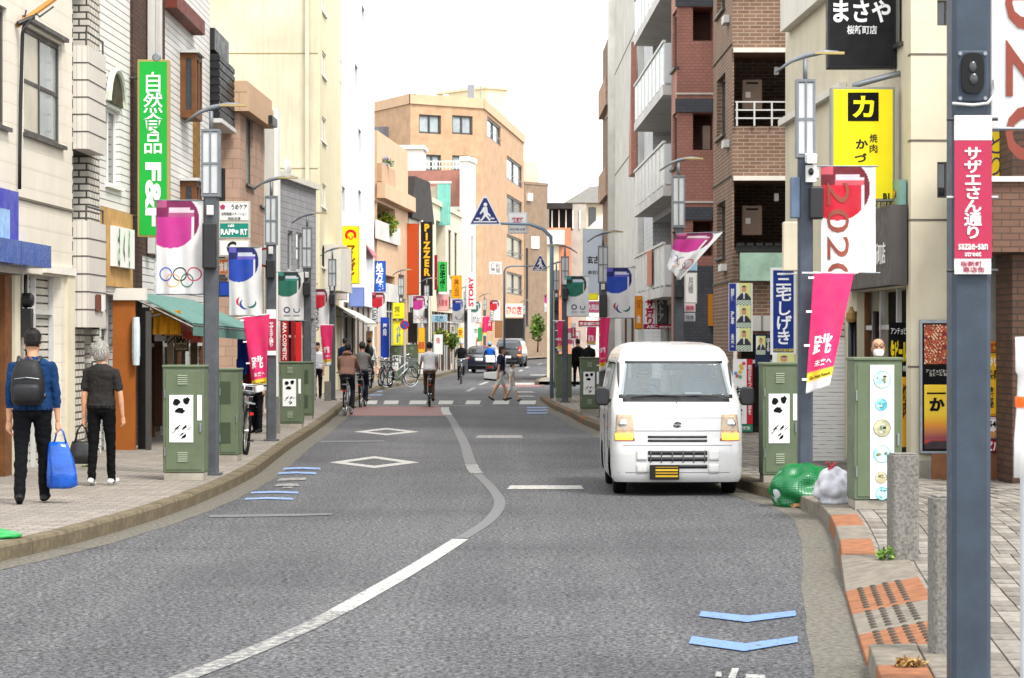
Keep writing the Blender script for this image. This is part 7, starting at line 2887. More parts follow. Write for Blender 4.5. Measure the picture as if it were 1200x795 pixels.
for sg in (-1, 1):
	a, b_ = sorted((sg * .70, sg * .475))
	a2, b2 = sorted((sg * .675, sg * .50))
	S.front('headlamp_housing', a, b_, .615, .905, mat('lamp_chrome', 'c2a47c', .2, .35, var=.35, scale=14), van, .006, 10, 8, xt=(a2, b2))
	S.front('headlamp', a + .01, b_ - .01, .72, .895, glassmat('lamp_lens', (.97, .95, .9), .8, .03, .6), van, .018, 8, 6, xt=(a2 + .01, b2 - .01))
	c0, c1 = sorted((sg * .69, sg * .50))
	S.front('turn_signal', c0, c1, .625, .70, mat('amber_lit', (1.0, .24, .025), .3, var=0, emit=1.7), van, .016, 8, 3)
	mb = MB()
	mb.lathe([(.005, -.03), (.055, -.015), (.06, .01)], (sg * .6, slices(VT, .8)[0] + .04, .80), 'y', 16)
	mb.build('reflector', M_CHROME, van, smooth=True)
for z0, z1 in ((.648, .672), (.605, .63)):
	S.front('upper_grille', -.33, .33, z0, z1, M_BLACK, van, .008, 12, 2)
for z0, z1, xa, xb in ((.46, .505, -.33, .33), (.39, .438, -.33, .33), (.31, .35, -.02, .33)):
	S.front('lower_grille', xa, xb, z0, z1, M_BLACK, van, .006, 12, 2)
for k in range(6):
	x = -.3 + k * .12
	S.front('grille_bar', x - .006, x + .006, .375, .51, mat('bar_grey', '55565a', .5), van, .01, 1, 3)
S.front('bumper_seam', -.70, .70, .563, .570, mat('seam_grey', '77787a', .6), van, .003, 14, 1)
S.front('bumper_seam', -.66, .66, .262, .268, mat('seam_grey', '77787a', .6), van, .003, 14, 1)
for sg in (-1, 1):
	a, b_ = sorted((sg * .345, sg * .46))
	S.front('fog_cover', a, b_, .395, .515, mat('cover_white', 'c9c8c4', .4), van, .008, 4, 4)
	S.front('fog_cover', a, b_, .255, .36, mat('cover_white', 'c9c8c4', .4), van, .008, 4, 4)
mb = MB()
mb.box(-.315, .015, -.045, -.02, .185, .35)
npl = mb.build('number_plate', mat('plate_black', '15140f', .5), van, bevel=.004)
for z0, z1, m in ((.215, .235, 'b8951e'), (.25, .268, 'a07c14'), (.283, .302, 'c9a52a'), (.318, .33, '8a6a14')):
	MB().box(-.25, .0, -.05, -.046, z0, z1).build('plate_stripe', paint(m), npl)
# emblem: angular S stroke
mb = MB()
zc, yb_ = .795, slices(VT, .795)[0] - .012
em = [(.05, .03), (.0, .055), (-.05, .028), (.012, -.008), (-.012, -.02), (-.05, .0), (-.05, -.03), (.0, -.055), (.05, -.028), (-.012, .008), (.012, .02), (.05, .0)]
mb.ext([(a * .85, zc + c * .62) for a, c in em], 'y', yb_ - .004, yb_ + .004)
mb.build('emblem', mat('emblem_dark', '4a4c50', .3, .6), van)
for x in (-.62, .62):
	for y in (.62, 2.62):
		wheel(van, x, y, .262, .145)
mb = MB()
mb.box(-.62, .62, .2, 3.2, .17, .3)
mb.build('underbody', M_BLACK, van)
mb = MB()
mb.box(-.68, .68, .5, 3.3, .3, 1.02)
mb.build('inner_floor', mat('van_interior', '8d9296', .8, var=.3), van)
mb = MB()
mb.ext([(.26, .9), (.62, .9), (.62, 1.08), (.5, 1.13), (.34, 1.09)], 'x', -.62, .62)
mb.build('dashboard', mat('dash_grey', '6a6f75', .7), van)
for x in (-.33, .33):
	mb = MB()
	mb.box(x - .21, x + .21, 1.0, 1.14, .7, 1.3)
	mb.box(x - .11, x + .11, 1.03, 1.11, 1.3, 1.47)
	mb.build('seat', mat('seat_blue_grey', '8d9cab', .9), van, bevel=.03)
mb = MB()
mb.torus((-.33, .66, 1.12), (0, -.75, .66), .17, .015, 24, 6)
mb.build('steering_wheel', M_BLACK, van, smooth=True)
mb = MB()
mb.box(-.67, -.4, 3.0, 3.02, 1.05, 1.45)
mb.box(.1, .6, 2.2, 2.9, 1.0, 1.3)
mb.build('cargo', mat('cargo_pale', 'a9b4b8', .8, var=.4), van)
mb = MB()
mb.box(.12, .3, .45, .55, 1.13, 1.145)
mb.build('papers', M_WHITE, van)
mb = MB()
mb.box(-.12, .12, .6, .63, 1.40, 1.46)
mb.build('rear_view_mirror', M_BLACK, van, bevel=.01)


# ---- far cars
def far_car(name, label, loc, rz, tab, paintm, wins, lamps, L, hw, wr, group='distant cars'):
	t = thing(name, label, 'car', loc, rz, group)
	zs_ = sorted(set([r[0] for r in tab]))
	sh = Shell(tab, zs_)

	def sk(x, y, z, i):
		w = slices(tab, z)[2]
		return any(abs(abs(x) - w) < .03 and (y - yc) ** 2 + (z - wr) ** 2 < (wr + .05) ** 2 for yc in (.8, L - .85))
	sh.body('body', paintm, t, sk)
	z0, z1, fx0, fx1 = wins
	sh.front('rear_window', -fx0, fx0, z0, z1, M_GLASS, t, .01, 8, 4, xt=(-fx1, fx1))
	for sg in (-1, 1):
		yy = slices(tab, z0)[0]
		sh.side('side_window', sg, yy + .45, L * .62, z0 + .02, z1, M_GLASS, t, .01, yt=(yy + .75, L * .55))
	for nm, x0, x1, za, zb, m in lamps:
		sh.front(nm, x0, x1, za, zb, m, t, .015, 4, 2)
	for x in (-hw + .1, hw - .1):
		for y in (.8, L - .85):
			wheel(t, x, y, wr, .2)
	mb = MB()
	mb.box(-hw + .15, hw - .15, .2, L - .2, .18, .5)
	mb.build('underbody', M_BLACK, t)
	return t


SED = [(.2, .1, 4.4, .8, .2, .05), (.35, .0, 4.5, .86, .22, .08), (.6, .0, 4.5, .87, .22, .08), (.85, .05, 4.4, .86, .22, .08), (.93, .12, 4.2, .84, .2, .08), (.97, .45, 3.4, .8, .2, .1), (1.2, .85, 2.95, .7, .2, .1), (1.35, 1.15, 2.6, .62, .2, .1), (1.42, 1.5, 2.3, .5, .15, .1)]
M_NAVY = mat('car_dark_blue', '1a2034', .2, var=.1, coat=.6)
M_TAIL = mat('tail_lamp_lit', (1.0, .13, .008), .3, var=0, emit=1.2)
M_TAILR = mat('tail_lamp_red', '8a1010', .25, var=.1)
p = gnd(561, 437.5)
far_car('sedan', 'dark blue sedan beyond the crossing with bright rear lamp', (p.x, p.y, 0), radians(-7), SED, M_NAVY, (.98, 1.33, .66, .52),
		[('tail_lamp', .5, .8, .68, .84, M_TAIL), ('tail_lamp', -.8, -.5, .68, .84, M_TAILR), ('number_plate', -.2, .2, .62, .78, M_WHT), ('boot_trim', -.5, .5, .84, .9, M_CHROME), ('bumper', -.8, .8, .28, .42, M_BLACK)], 4.5, .86, .31)
VANF = [(.2, .08, 4.5, .8, .15, .05), (.35, .0, 4.6, .86, .18, .06), (.7, .02, 4.6, .87, .18, .08), (.95, .06, 4.55, .87, .18, .08), (1.05, .12, 4.5, .86, .18, .08), (1.4, .35, 4.3, .78, .18, .1), (1.65, .6, 4.1, .7, .18, .1), (1.76, .85, 3.9, .6, .18, .1), (1.8, 1.3, 3.6, .4, .15, .1)]
p = gnd(595, 430.5)
far_car('minivan', 'black minivan behind the dark blue sedan', (p.x, p.y, 0), radians(-5), VANF, mat('car_black', '101114', .2, var=.1, coat=.6), (1.1, 1.6, .7, .6),
		[('tail_lamp', .62, .84, .8, 1.3, M_TAILR), ('tail_lamp', -.84, -.62, .8, 1.3, M_TAILR), ('tail_lamp', .6, .82, .7, .79, M_TAIL), ('number_plate', -.2, .2, .55, .7, M_WHT), ('bumper', -.8, .8, .3, .4, M_BLACK)], 4.6, .87, .33)


# ---- bicycles
def bicycle(name, label, loc, rz, frame='8f9498', basket=True, lean=0., group='bicycles on the street', steer=0.):
	"""city bike, front towards local +y, origin on the ground under the bottom bracket"""
	t = thing(name, label, 'bicycle', loc, rz, group)
	t.rotation_euler = (0, lean, rz)
	R = .33
	mf = mat('bike_' + frame, frame, .35, .3, var=.1)
	for nm, y in (('rear_wheel', -.48), ('front_wheel', .58)):
		mb = MB()
		mb.torus((0, y, R), (1, 0, 0), R - .02, .02, 28, 6)
		w = mb.build(nm, M_RUBBER, t, smooth=True)
		mb = MB()
		mb.torus((0, y, R), (1, 0, 0), R - .045, .011, 28, 5)
		mb.build('rim', M_CHROME, w, smooth=True)
		mb = MB()
		for k in range(14):
			a = 2 * pi * k / 14
			mb.cyl((.02 * (-1) ** k, y, R), (0, y + (R - .045) * cos(a), R + (R - .045) * sin(a)), .0025, n=3, cap=False)
		mb.cyl((-.045, y, R), (.045, y, R), .022, n=8)
		mb.build('spokes', M_CHROME, w)
		mb = MB()
		mb.torus((0, y, R), (1, 0, 0), R + .025, .022, 16, 5, a0=.4, a1=2.7)
		mb.build('mudguard', mf, t, smooth=True)
	bb, seat, head, headl = (0, 0, .28), (0, -.2, .75), (0, .38, .82), (0, .42, .62)
	mb = MB()
	mb.cyl(bb, (0, -.17, .70), .016, n=8)
	mb.cyl(bb, headl, .02, n=8)
	mb.cyl((0, -.1, .5), head, .016, n=8)
	mb.cyl(headl, head, .02, n=8)
	for s in (-1, 1):
		mb.cyl(bb, (s * .05, -.48, R), .01, n=6)
		mb.cyl((0, -.15, .64), (s * .05, -.48, R), .009, n=6)
		mb.cyl((s * .05, .46, .6), (s * .05, .58, R), .012, n=6)
	mb.build('frame', mf, t, smooth=True)
	mb = MB()
	mb.cyl((0, -.17, .7), (0, -.2, .82), .013, n=8)
	mb.build('seat_post', M_CHROME, t)
	mb = MB()
	mb.loft([[(a * cos(2 * pi * i / 12), y + .0, .845 + b_ * sin(2 * pi * i / 12)) for i in range(12)] for y, a, b_ in ((-.33, .03, .02), (-.3, .09, .035), (-.22, .085, .03), (-.1, .03, .025), (-.03, .015, .015))])
	mb.build('saddle', M_BLACK, t, smooth=True)
	mb = MB()
	mb.cyl(head, (0, .36, .95), .014, n=8)
	mb.tube([(-.27, .18, .98), (-.25, .3, 1.0), (-.1, .37, .97), (.1, .37, .97), (.25, .3, 1.0), (.27, .18, .98)], .011, 6)
	mb.build('handlebar', M_CHROME, t, smooth=True)
	for s in (-1, 1):
		mb = MB()
		mb.cyl((s * .27, .1, .98), (s * .268, .22, .98), .016, n=8)
		mb.build('grip', M_BLACK, t)
		mb = MB()
		mb.cyl((s * .05, 0, .28), (s * .07, .12 * s, .28 - .1 * s), .01, n=6)
		mb.box(s * .08, s * .17, .12 * s - .04, .12 * s + .04, .27 - .1 * s, .29 - .1 * s)
		mb.build('pedal', M_BLACK, t)
	if basket:
		mb = MB()
		z0, z1 = .72, .95
		for z, k in ((z0, .13), (.8, .145), (.88, .155), (z1, .165)):
			mb.tube([(-k, .46, z), (k, .46, z), (k, .46 + k * 1.5, z), (-k, .46 + k * 1.5, z), (-k, .46, z)], .005, 4)
		for i in range(7):
			f = -1 + i / 3
			mb.cyl((f * .13, .46, z0), (f * .165, .46, z1), .003, n=4)
			mb.cyl((f * .13, .655, z0), (f * .165, .71, z1), .003, n=4)
		mb.build('basket', M_STEEL, t)
	mb = MB()
	mb.box(-.06, .06, -.66, -.3, .71, .73)
	mb.build('rear_rack', M_STEEL, t)
	mb = MB()
	mb.box(-.025, .025, -.84, -.82, .56, .6)
	mb.build('reflector', paint('c01818'), t)
	return t


def gxy(x, y, z=0.):
	return tuple(gnd(x, y, z))


BIKES = {}
BIKES['brown'] = bicycle('bicycle', 'silver bicycle ridden by the cyclist in brown jacket', gxy(408, 487), radians(-4), 'b0b4b8', group='ridden bicycles')
BIKES['grey'] = bicycle('bicycle', 'dark bicycle ridden by the grey cyclist just ahead of brown jacket', gxy(425, 477), radians(-3), '3a4250', group='ridden bicycles')
BIKES['white'] = bicycle('bicycle', 'black bicycle ridden by the white shirted cyclist on the crossing', gxy(503, 476.5), radians(3), '1c1d20', group='ridden bicycles')
BIKES['dark'] = bicycle('bicycle', 'black bicycle ridden towards the viewer by cyclist with pale helmet', gxy(540.5, 450), radians(180), '1a1a1c', group='ridden bicycles')
for i, (x, y, rz, c, lb) in enumerate(((443, 452, 40, 'a8acb0', 'silver parked bicycle leaning left among the kerbside bicycles'), (452, 453, 20, '8a9094', 'grey parked bicycle in the middle of the kerbside bicycles'),
										(466, 452.5, -48, 'c4c8cc', 'bright parked bicycle turned outward, rightmost of the kerbside bicycles'))):
	bicycle('bicycle', lb, gxy(x, y, SWZ), radians(rz), c, lean=radians(4), group='bicycles parked at the left kerb')
bicycle('bicycle', 'dark bicycle parked behind the vented green cabinet on left', gxy(283, 531, SWZ), radians(12), '2a2c30', lean=radians(5), group='bicycles parked at the left kerb')
bicycle('bicycle', 'grey bicycle parked left of the white shirted cyclist', gxy(480, 443, SWZ), radians(35), '6a6e72', group='bicycles parked at the left kerb')
bicycle('bicycle', 'dark bicycle pushed up by the walkers under the white awning', gxy(432, 455, SWZ), radians(10), '2c2e33', group='bicycles parked at the left kerb')
# delivery scooter
p = gnd(574, 445)
sco = thing('scooter', 'delivery scooter with white rear box beside the blue jacketed rider', 'scooter', (p.x, p.y, 0), radians(2))
for y in (-.6, .6):
	mb = MB()
	mb.torus((0, y, .25), (1, 0, 0), .18, .065, 20, 8)
	mb.build('wheel', M_RUBBER, sco, smooth=True)
mb = MB()
mb.ext([(-.75, .45), (-.7, .72), (-.1, .7), (.05, .35), (.4, .35), (.5, .9), (.62, .95), (.6, .4), (.45, .22), (-.3, .22)], 'x', -.16, .16)
mb.build('body', mat('scooter_grey', '3a3d42', .3), sco, bevel=.03)
mb = MB()
mb.box(-.14, .14, -.5, -.02, .7, .8)
mb.build('seat', M_BLACK, sco, bevel=.03)
mb = MB()
mb.box(-.2, .2, -.9, -.52, .74, 1.05)
mb.build('cargo_box', M_WHT, sco, bevel=.03)
mb = MB()
mb.tube([(-.33, .42, 1.0), (0, .52, .98), (.33, .42, 1.0)], .014, 6)
mb.build('handlebar', M_BLACK, sco)
mb = MB()
mb.box(-.1, .1, -.78, -.74, .5, .58)
mb.build('tail_lamp', paint('a01414'), sco)
# ------------------------------------------------------------------ people
def rotx(v, a):
	return Vector((v.x, v.y * cos(a) - v.z * sin(a), v.y * sin(a) + v.z * cos(a)))


SKIN = mat('skin', 'b98a6c', .55, var=.1, scale=8)
SKINS = mat('skin_shade', '9c7355', .55, var=.1, scale=8)
HAIRK = mat('hair_black', '14110f', .6, var=.3, scale=30, bump=.5, bscale=120)
HAIRG = mat('hair_grey', '85817b', .6, var=.3, scale=40, bump=.6, bscale=120)
SHOEK = mat('shoe_black', '101010', .5, var=.2)
SHOEW = mat('shoe_white', 'd2d0cc', .6, var=.15)


def cloth(col, sc=9.):
	return mat('cloth_' + col, col, .85, var=.28, scale=sc, bump=.5, bscale=22, spec=.1)


def person(label, loc, rz=0., h=1.70, top='333333', bottom='14151a', hair=None, sleeve=.5, skin=None, shoe=None, voxel=.012, lean=0., legs=((.2, .1), (-.2, .3)), arms=((.05, .1, .2), (-.05, .1, .2)),
			head=(0., 0.), shorts=False, belly=1.0, hatm=None, mask=False, group=None, hairlong=False, seat=None, skirt=False, width=1.0, fingers=False, hood=None, female=False):
	"""one continuous body grown round a posed skeleton, front towards local +y.
	legs: (hip swing forward, knee bend) left, right; arms: (shoulder swing forward, outward, elbow bend) left, right; seat: hip height when sitting"""
	S_ = h / 1.82
	skin = skin or SKIN
	t = thing('person', label, 'person', loc, rz, group)
	mats = [cloth(top), cloth(bottom), skin, shoe or SHOEK, hair or HAIRK]
	prims = []                                   # (rings, material index)

	def limb(pts, m, n=12, flat=1.0, ends=True):
		"""tapered limb through (point, radius) pairs with rounded ends"""
		mb = MB()
		P, R = [Vector(pts[0][0])], [pts[0][1]]
		for (pa, ra), (pb, rb) in zip(pts, pts[1:]):
			pa, pb = Vector(pa), Vector(pb)
			q = max(1, int((pb - pa).length / .022))
			for i in range(1, q + 1):
				P.append(pa.lerp(pb, i / q))
				R.append(ra + (rb - ra) * i / q)
		rs = []
		d0 = (P[1] - P[0]).normalized()
		d1 = (P[-1] - P[-2]).normalized()
		if ends:
			for a in (75, 45, 20):
				rs.append((P[0] - d0 * R[0] * sin(radians(a)), d0, R[0] * cos(radians(a))))
		for i in range(len(P)):
			d = (P[min(i + 1, len(P) - 1)] - P[max(0, i - 1)]).normalized()
			rs.append((P[i], d, R[i]))
		if ends:
			for a in (20, 45, 75):
				rs.append((P[-1] + d1 * R[-1] * sin(radians(a)), d1, R[-1] * cos(radians(a))))
		rings = []
		for c, d, r in rs:
			up = Vector((0, 1, .001)) if abs(d.y) < .8 else Vector((0, 0, 1))
			u = d.cross(up).normalized()
			w = u.cross(d).normalized()
			rings.append([c + u * (r * cos(2 * pi * i / n)) + w * (r * flat * sin(2 * pi * i / n)) for i in range(n)])
		mb.loft(rings)
		prims.append((mb.v, mb.f, m))

	def stack(rows, m, n=20, tr=None):
		"""stacked ellipses: (z, half width, half depth, y offset)"""
		mb = MB()
		rings = []
		dr = [rows[0]]
		for ra, rb in zip(rows, rows[1:]):
			q = max(1, int((rb[0] - ra[0]) / .03))
			dr += [tuple(x + (y_ - x) * i / q for x, y_ in zip(ra, rb)) for i in range(1, q + 1)]
		for z, a, b_, yo in dr:
			ring = []
			for i in range(n):
				q = 2 * pi * i / n
				p = Vector((a * abs(cos(q)) ** .85 * (1 if cos(q) > 0 else -1), b_ * sin(q) + yo, z))
				ring.append(tr(p) if tr else p)
			rings.append(ring)
		mb.loft(rings)
		prims.append((mb.v, mb.f, m))

	hip = (seat / S_) if seat else .90
	if not seat:
		# drop the hips so that the lower foot touches the ground
		low = min(-(.44 * cos(a) + .42 * cos(a - k) + .075) for a, k in legs)
		hip = -low
	Hc = Vector((0, 0, hip))
	tr = lambda p: Hc + rotx(p, -lean)
	wd = width
	sh = .178 * wd * (.88 if female else 1)
	# trousers seat, shirt
	stack([(-.06, .10 * wd, .09, 0), (-.02, .155 * wd, .118, -.005), (.05, .160 * wd, .118, -.01), (.10, .13 * wd, .1, -.005), (.15, .11 * wd, .08, 0)], 1, tr=tr)
	b_ = belly
	stack([(.03, .180 * wd * b_, .138 * b_, -.005), (.10, .176 * wd * b_, .134 * b_, 0), (.22, .160 * wd * b_, .122 * b_, .005), (.34, .168 * wd * b_, .125 * b_, 0), (.44, .185 * wd, .125, -.01), (.50, .185 * wd, .115, -.015), (.545, .13 * wd, .085, -.015), (.57, .07, .065, -.01)], 0, tr=tr)
	limb([(tr(Vector((0, -.01, .54))), .058), (tr(Vector((0, .005, .63))), .054)], 2)
	# head
	hc = tr(Vector((0, .015, .60)))
	ay, ax_ = head

	def hp(p):
		q = rotx(Vector(p), -ax_ - lean * .4)
		q = Vector((q.x * cos(ay) - q.y * sin(ay), q.x * sin(ay) + q.y * cos(ay), q.z))
		return hc + q
	stack([(.0, .045, .05, .02), (.02, .058, .072, .025), (.06, .068, .085, .018), (.11, .076, .096, .008), (.16, .077, .098, 0), (.20, .07, .088, -.005), (.232, .048, .06, -.008), (.245, .015, .02, -.008)], 2, 18, hp)
	limb([(hp((0, .10, .12)), .008), (hp((0, .118, .085)), .014)], 2, 8)
	for s in (-1, 1):
		limb([(hp((s * .078, -.005, .13)), .012), (hp((s * .08, -.008, .09)), .010)], 2, 8, .6)
	if hair is not False:
		hz = .02 if hairlong else .085
		stack([(hz, .066, .055, -.045), (hz + .03, .08, .066, -.042), (.13, .086, .078, -.034), (.17, .089, .098, -.012), (.21, .083, .1, -.004), (.243, .062, .072, -.006), (.263, .025, .03, -.006)], 4, 18, hp)
	# legs
	for s, (a, k) in zip((-1, 1), legs):
		h0 = tr(Vector((s * .088 * wd, 0, .02))) if not seat else tr(Vector((s * .09 * wd, 0, 0.0)))
		kn = h0 + Vector((s * .01, sin(a) * .44, -cos(a) * .44))
		an = kn + Vector((0, sin(a - k) * .42, -cos(a - k) * .42))
		if shorts:
			limb([(h0, .092 * wd), (h0.lerp(kn, .85), .085)], 1)
			limb([(h0.lerp(kn, .7), .066), (kn, .052), (kn.lerp(an, .3), .054), (an, .034)], 2)
		else:
			limb([(h0, .094 * wd), (h0.lerp(kn, .5), .08 * wd), (kn, .062 * wd), (kn.lerp(an, .35), .060 * wd), (an + (an - kn) * .06, .05 * wd)], 1)
		if skirt:
			pass
		fd = Vector((s * .12, cos(max(-.9, min(.6, a - k))), sin(max(-.9, min(.6, a - k))))).normalized()
		dn = (an - kn).normalized()
		heel = an + dn * .045 - fd * .05
		toe = an + dn * .055 + fd * .15
		limb([(heel, .040), (heel.lerp(toe, .5), .043), (toe, .034)], 3, 12, .8)
	# arms
	hands = []
	for s, (a, o_, e) in zip((-1, 1), arms):
		s0 = tr(Vector((s * sh, -.012, .468)))
		d = Vector((s * sin(o_), sin(a) * cos(o_), -cos(a) * cos(o_)))
		el = s0 + d * .29
		d2 = Vector((s * sin(o_ * .3), sin(a + e) * cos(o_ * .3), -cos(a + e) * cos(o_ * .3)))
		wr = el + d2 * .255
		limb([(s0, .048), (s0.lerp(el, .5), .041), (el, .036), (el.lerp(wr, .35), .037), (wr, .024)], 2)
		if sleeve > .0:
			if sleeve <= .62:
				limb([(s0, .058), (s0.lerp(el, .4), .056), (s0.lerp(el, sleeve * .9 + .2), .057)], 0)
			else:
				limb([(s0, .058), (s0.lerp(el, .55), .053), (el, .049)], 0)
				limb([(el, .049), (el.lerp(wr, min(1, (sleeve - .62) / .38 + .05)), .042)], 0)
		# hand: palm, four fingers, thumb
		pm = wr + d2 * .055
		limb([(wr, .023), (pm, .034), (wr + d2 * .09, .032)], 2, 10, .55)
		hands.append(wr + d2 * .10)
		side = Vector((0, 1, 0))
		side = (side - d2 * side.dot(d2)).normalized()
		inn = Vector((-s, 0, 0))
		for f in range(4):
			b0 = wr + d2 * .085 + side * (.024 - f * .016)
			ln = (.068, .076, .070, .055)[f]
			m1 = b0 + d2 * ln * .55 + inn * .008
			m2 = m1 + d2 * ln * .35 + inn * .028
			limb([(b0, .0095), (m1, .009), (m2, .0075)], 2, 7)
		tb = wr + d2 * .035 + side * .026
		limb([(tb, .012), (tb + d2 * .035 + side * .022 + inn * .01, .0105), (tb + d2 * .06 + side * .024 + inn * .02, .008)], 2, 7)
	# fuse into one surface
	vs_, fs_, tagv = [], [], []
	for v, f, m in prims:
		k = len(vs_)
		vs_ += [tuple(Vector(p) * S_) for p in v]
		fs_ += [tuple(i + k for i in q) for q in f]
		tagv += [m] * len(v)
	me = bpy.data.meshes.new('body_cage')
	me.from_pydata(vs_, [], fs_)
	bm = bmesh.new()
	bm.from_mesh(me)
	bmesh.ops.recalc_face_normals(bm, faces=bm.faces)
	bm.to_mesh(me)
	bm.free()
	o = bpy.data.objects.new('body_cage', me)
	rm = o.modifiers.new('fuse', 'REMESH')
	rm.mode = 'VOXEL'
	rm.voxel_size = voxel
	sm = o.modifiers.new('soften', 'SMOOTH')
	sm.factor = .5
	sm.iterations = 2
	out = baked(o)
	bpy.data.objects.remove(o)
	kd = kdtree.KDTree(len(vs_))
	for i, v in enumerate(vs_):
		kd.insert(v, i)
	kd.balance()
	idx = [0] * len(out.polygons)
	for p_ in out.polygons:
		best = None
		for co, i, d in kd.find_n(p_.center, 3):
			m = tagv[i]
			# clothing wins over the limb it covers
			r = d + (.004 if m == 2 else 0)
			if best is None or r < best[0]:
				best = (r, m)
		idx[p_.index] = best[1]
	if voxel < .017:                             # folds in the cloth
		vm = [2] * len(out.vertices)
		for p_ in out.polygons:
			for vi in p_.vertices:
				vm[vi] = idx[p_.index]
		nv, nc = np.empty((len(out.vertices), 3)), np.empty((len(out.vertices), 3))
		out.vertices.foreach_get('co', nc.reshape(-1))
		out.vertices.foreach_get('normal', nv.reshape(-1))
		for v in out.vertices:
			if vm[v.index] < 2:
				c = v.co
				a = mnoise.noise(Vector((c.x * 9, c.y * 9, c.z * 20 + 4 * c.x))) * .008 + mnoise.noise(c * 28) * .004
				nc[v.index] += nv[v.index] * a
		out.vertices.foreach_set('co', nc.ravel())
		out.update()
	if voxel < .0099 and hair is not False:      # strands over the scalp
		hm = MB()
		rn = random.Random(len(label))
		L_ = .07 if hairlong else .026
		for _ in range(1500):
			th, ph = rn.uniform(0, 2 * pi), rn.uniform(-.55 if hairlong else -.2, 1.5)
			d = Vector((cos(ph) * cos(th), cos(ph) * sin(th), sin(ph)))
			if d.y > .55 and d.z < .45:
				continue
			b0 = Vector((d.x * .086, d.y * .098 - .012, .165 + d.z * .098))
			tip = b0 + d * L_ * .45 + Vector((rn.uniform(-.4, .4), rn.uniform(-.4, .4), -1.0 if hairlong else -.35)) * L_ * rn.uniform(.4, .9)
			sd_ = d.cross(Vector((rn.uniform(-1, 1), rn.uniform(-1, 1), 1))).normalized() * .0022
			hm.add([hp(b0 - sd_) * S_, hp(b0 + sd_) * S_, hp(tip) * S_], [(0, 1, 2)], rn.randrange(2))
		ho = hm.build('hair', [mats[4], mat('hair_tip_grey', 'd6d3cd', .6) if hair is HAIRG else mat('hair_tip', '2a2420', .5)], t, fix=False)
		ho['kind'] = 'stuff'
	for q in mats:
		out.materials.append(q)
	out.polygons.foreach_set('material_index', idx)
	out.polygons.foreach_set('use_smooth', [True] * len(out.polygons))
	out.name = 'body'
	link('body', out, t)
	# face
	fm = MB()
	for s in (-1, 1):
		c = hp((s * .03, .092, .125)) * S_
		fm.ell(c, .011 * S_, .008 * S_, .006 * S_, 8, 6)
		c = hp((s * .032, .093, .145)) * S_
		fm.ell(c, .017 * S_, .006 * S_, .004 * S_, 8, 6)
	fm.build('eyes', HAIRK, t)
	if mask:
		mk = MB()
		rows = []
		for z, a in ((.015, .05), (.035, .064), (.06, .07), (.085, .068), (.1, .06)):
			rows.append([hp((a * sin(q), .03 + (.085 + .012 * (z < .09)) * cos(q), z)) * S_ for q in [(-1.15 + 2.3 * i / 12) for i in range(13)]])
		mk.loft(rows, False, 0, False)
		mo = mk.build('face_mask', M_WHITE, t, smooth=True, fix=False)
		so = mo.modifiers.new('cloth', 'SOLIDIFY')
		so.thickness = .004
	else:
		mb = MB()
		mb.ell(hp((0, .098, .055)) * S_, .02 * S_, .006 * S_, .006 * S_, 8, 6)
		mb.build('mouth', mat('lip', '8a5044', .5), t)
	if hatm:
		mb = MB()
		rs = []
		for z, a in ((.13, .098), (.15, .104), (.2, .1), (.25, .075), (.285, .03)):
			rs.append([hp((a * .92 * cos(2 * pi * i / 20), a * 1.1 * sin(2 * pi * i / 20) - .004, z)) * S_ for i in range(20)])
		mb.loft(rs)
		mb.build('helmet', hatm, t, smooth=True)
	if hood:
		mb = MB()
		mb.torus(tr(Vector((0, -.06, .56))) * S_, (0, .5, .85), .095 * S_, .04 * S_, 20, 8)
		mb.build('hood', cloth(top), t, smooth=True)
	t['hand_l'] = list(hands[0] * S_)
	t['hand_r'] = list(hands[1] * S_)
	return t


def wpt(t, k):
	v = Vector(t[k])
	a = t.rotation_euler.z
	del t[k]
	return Vector((t.location.x + v.x * cos(a) - v.y * sin(a), t.location.y + v.x * sin(a) + v.y * cos(a), t.location.z + v.z))


# the two walkers on the left pavement
p1 = person('walker in blue shirt and black trousers with backpack on the left pavement', gnd(38, 590, SWZ), radians(4), 1.76, top='163258', bottom='0f1013', sleeve=.74, voxel=.0085, legs=((-.16, .12), (.2, .06)), arms=((-.1, .1, .1), (.0, .16, .05)), width=1.1, belly=1.08)
hr, hl = wpt(p1, 'hand_r'), wpt(p1, 'hand_l')
bag = thing('blue_bag', 'shiny blue plastic shopping bag hanging from the backpacker', 'bag', (hr.x + .02, hr.y, hr.z - .58))
mb = MB()
rs = []
rr = random.Random(3)
for j, (z, a, b_) in enumerate(((0, .11, .06), (.03, .15, .09), (.15, .145, .085), (.28, .13, .07), (.4, .105, .045), (.46, .085, .03))):
	rs.append([(a * cos(2 * pi * i / 22) * (1 + .07 * sin(3 * i + j * 1.7)) + .02 * sin(j), b_ * sin(2 * pi * i / 22) * (1 + .1 * sin(5 * i + j)), z) for i in range(22)])
mb.loft(rs)
mb.build('sack', mat('blue_plastic', '1552b0', .22, var=.35, scale=7, bump=.6, bscale=14), bag, smooth=True)
for s in (-1, 1):
	mb = MB()
	mb.tube([(-.06, s * .02, .45), (-.035, s * .01, .56), (-.01, 0, .60), (.03, s * .01, .56), (.06, s * .02, .45)], .008, 6)
	mb.build('handle', mat('blue_plastic', '1552b0', .22), bag, smooth=True)
bp = thing('backpack', 'black backpack worn by the walker in blue shirt', 'backpack', (p1.location.x - .01, p1.location.y - .2, p1.location.z + .97), radians(4))
mb = MB()
rs = []
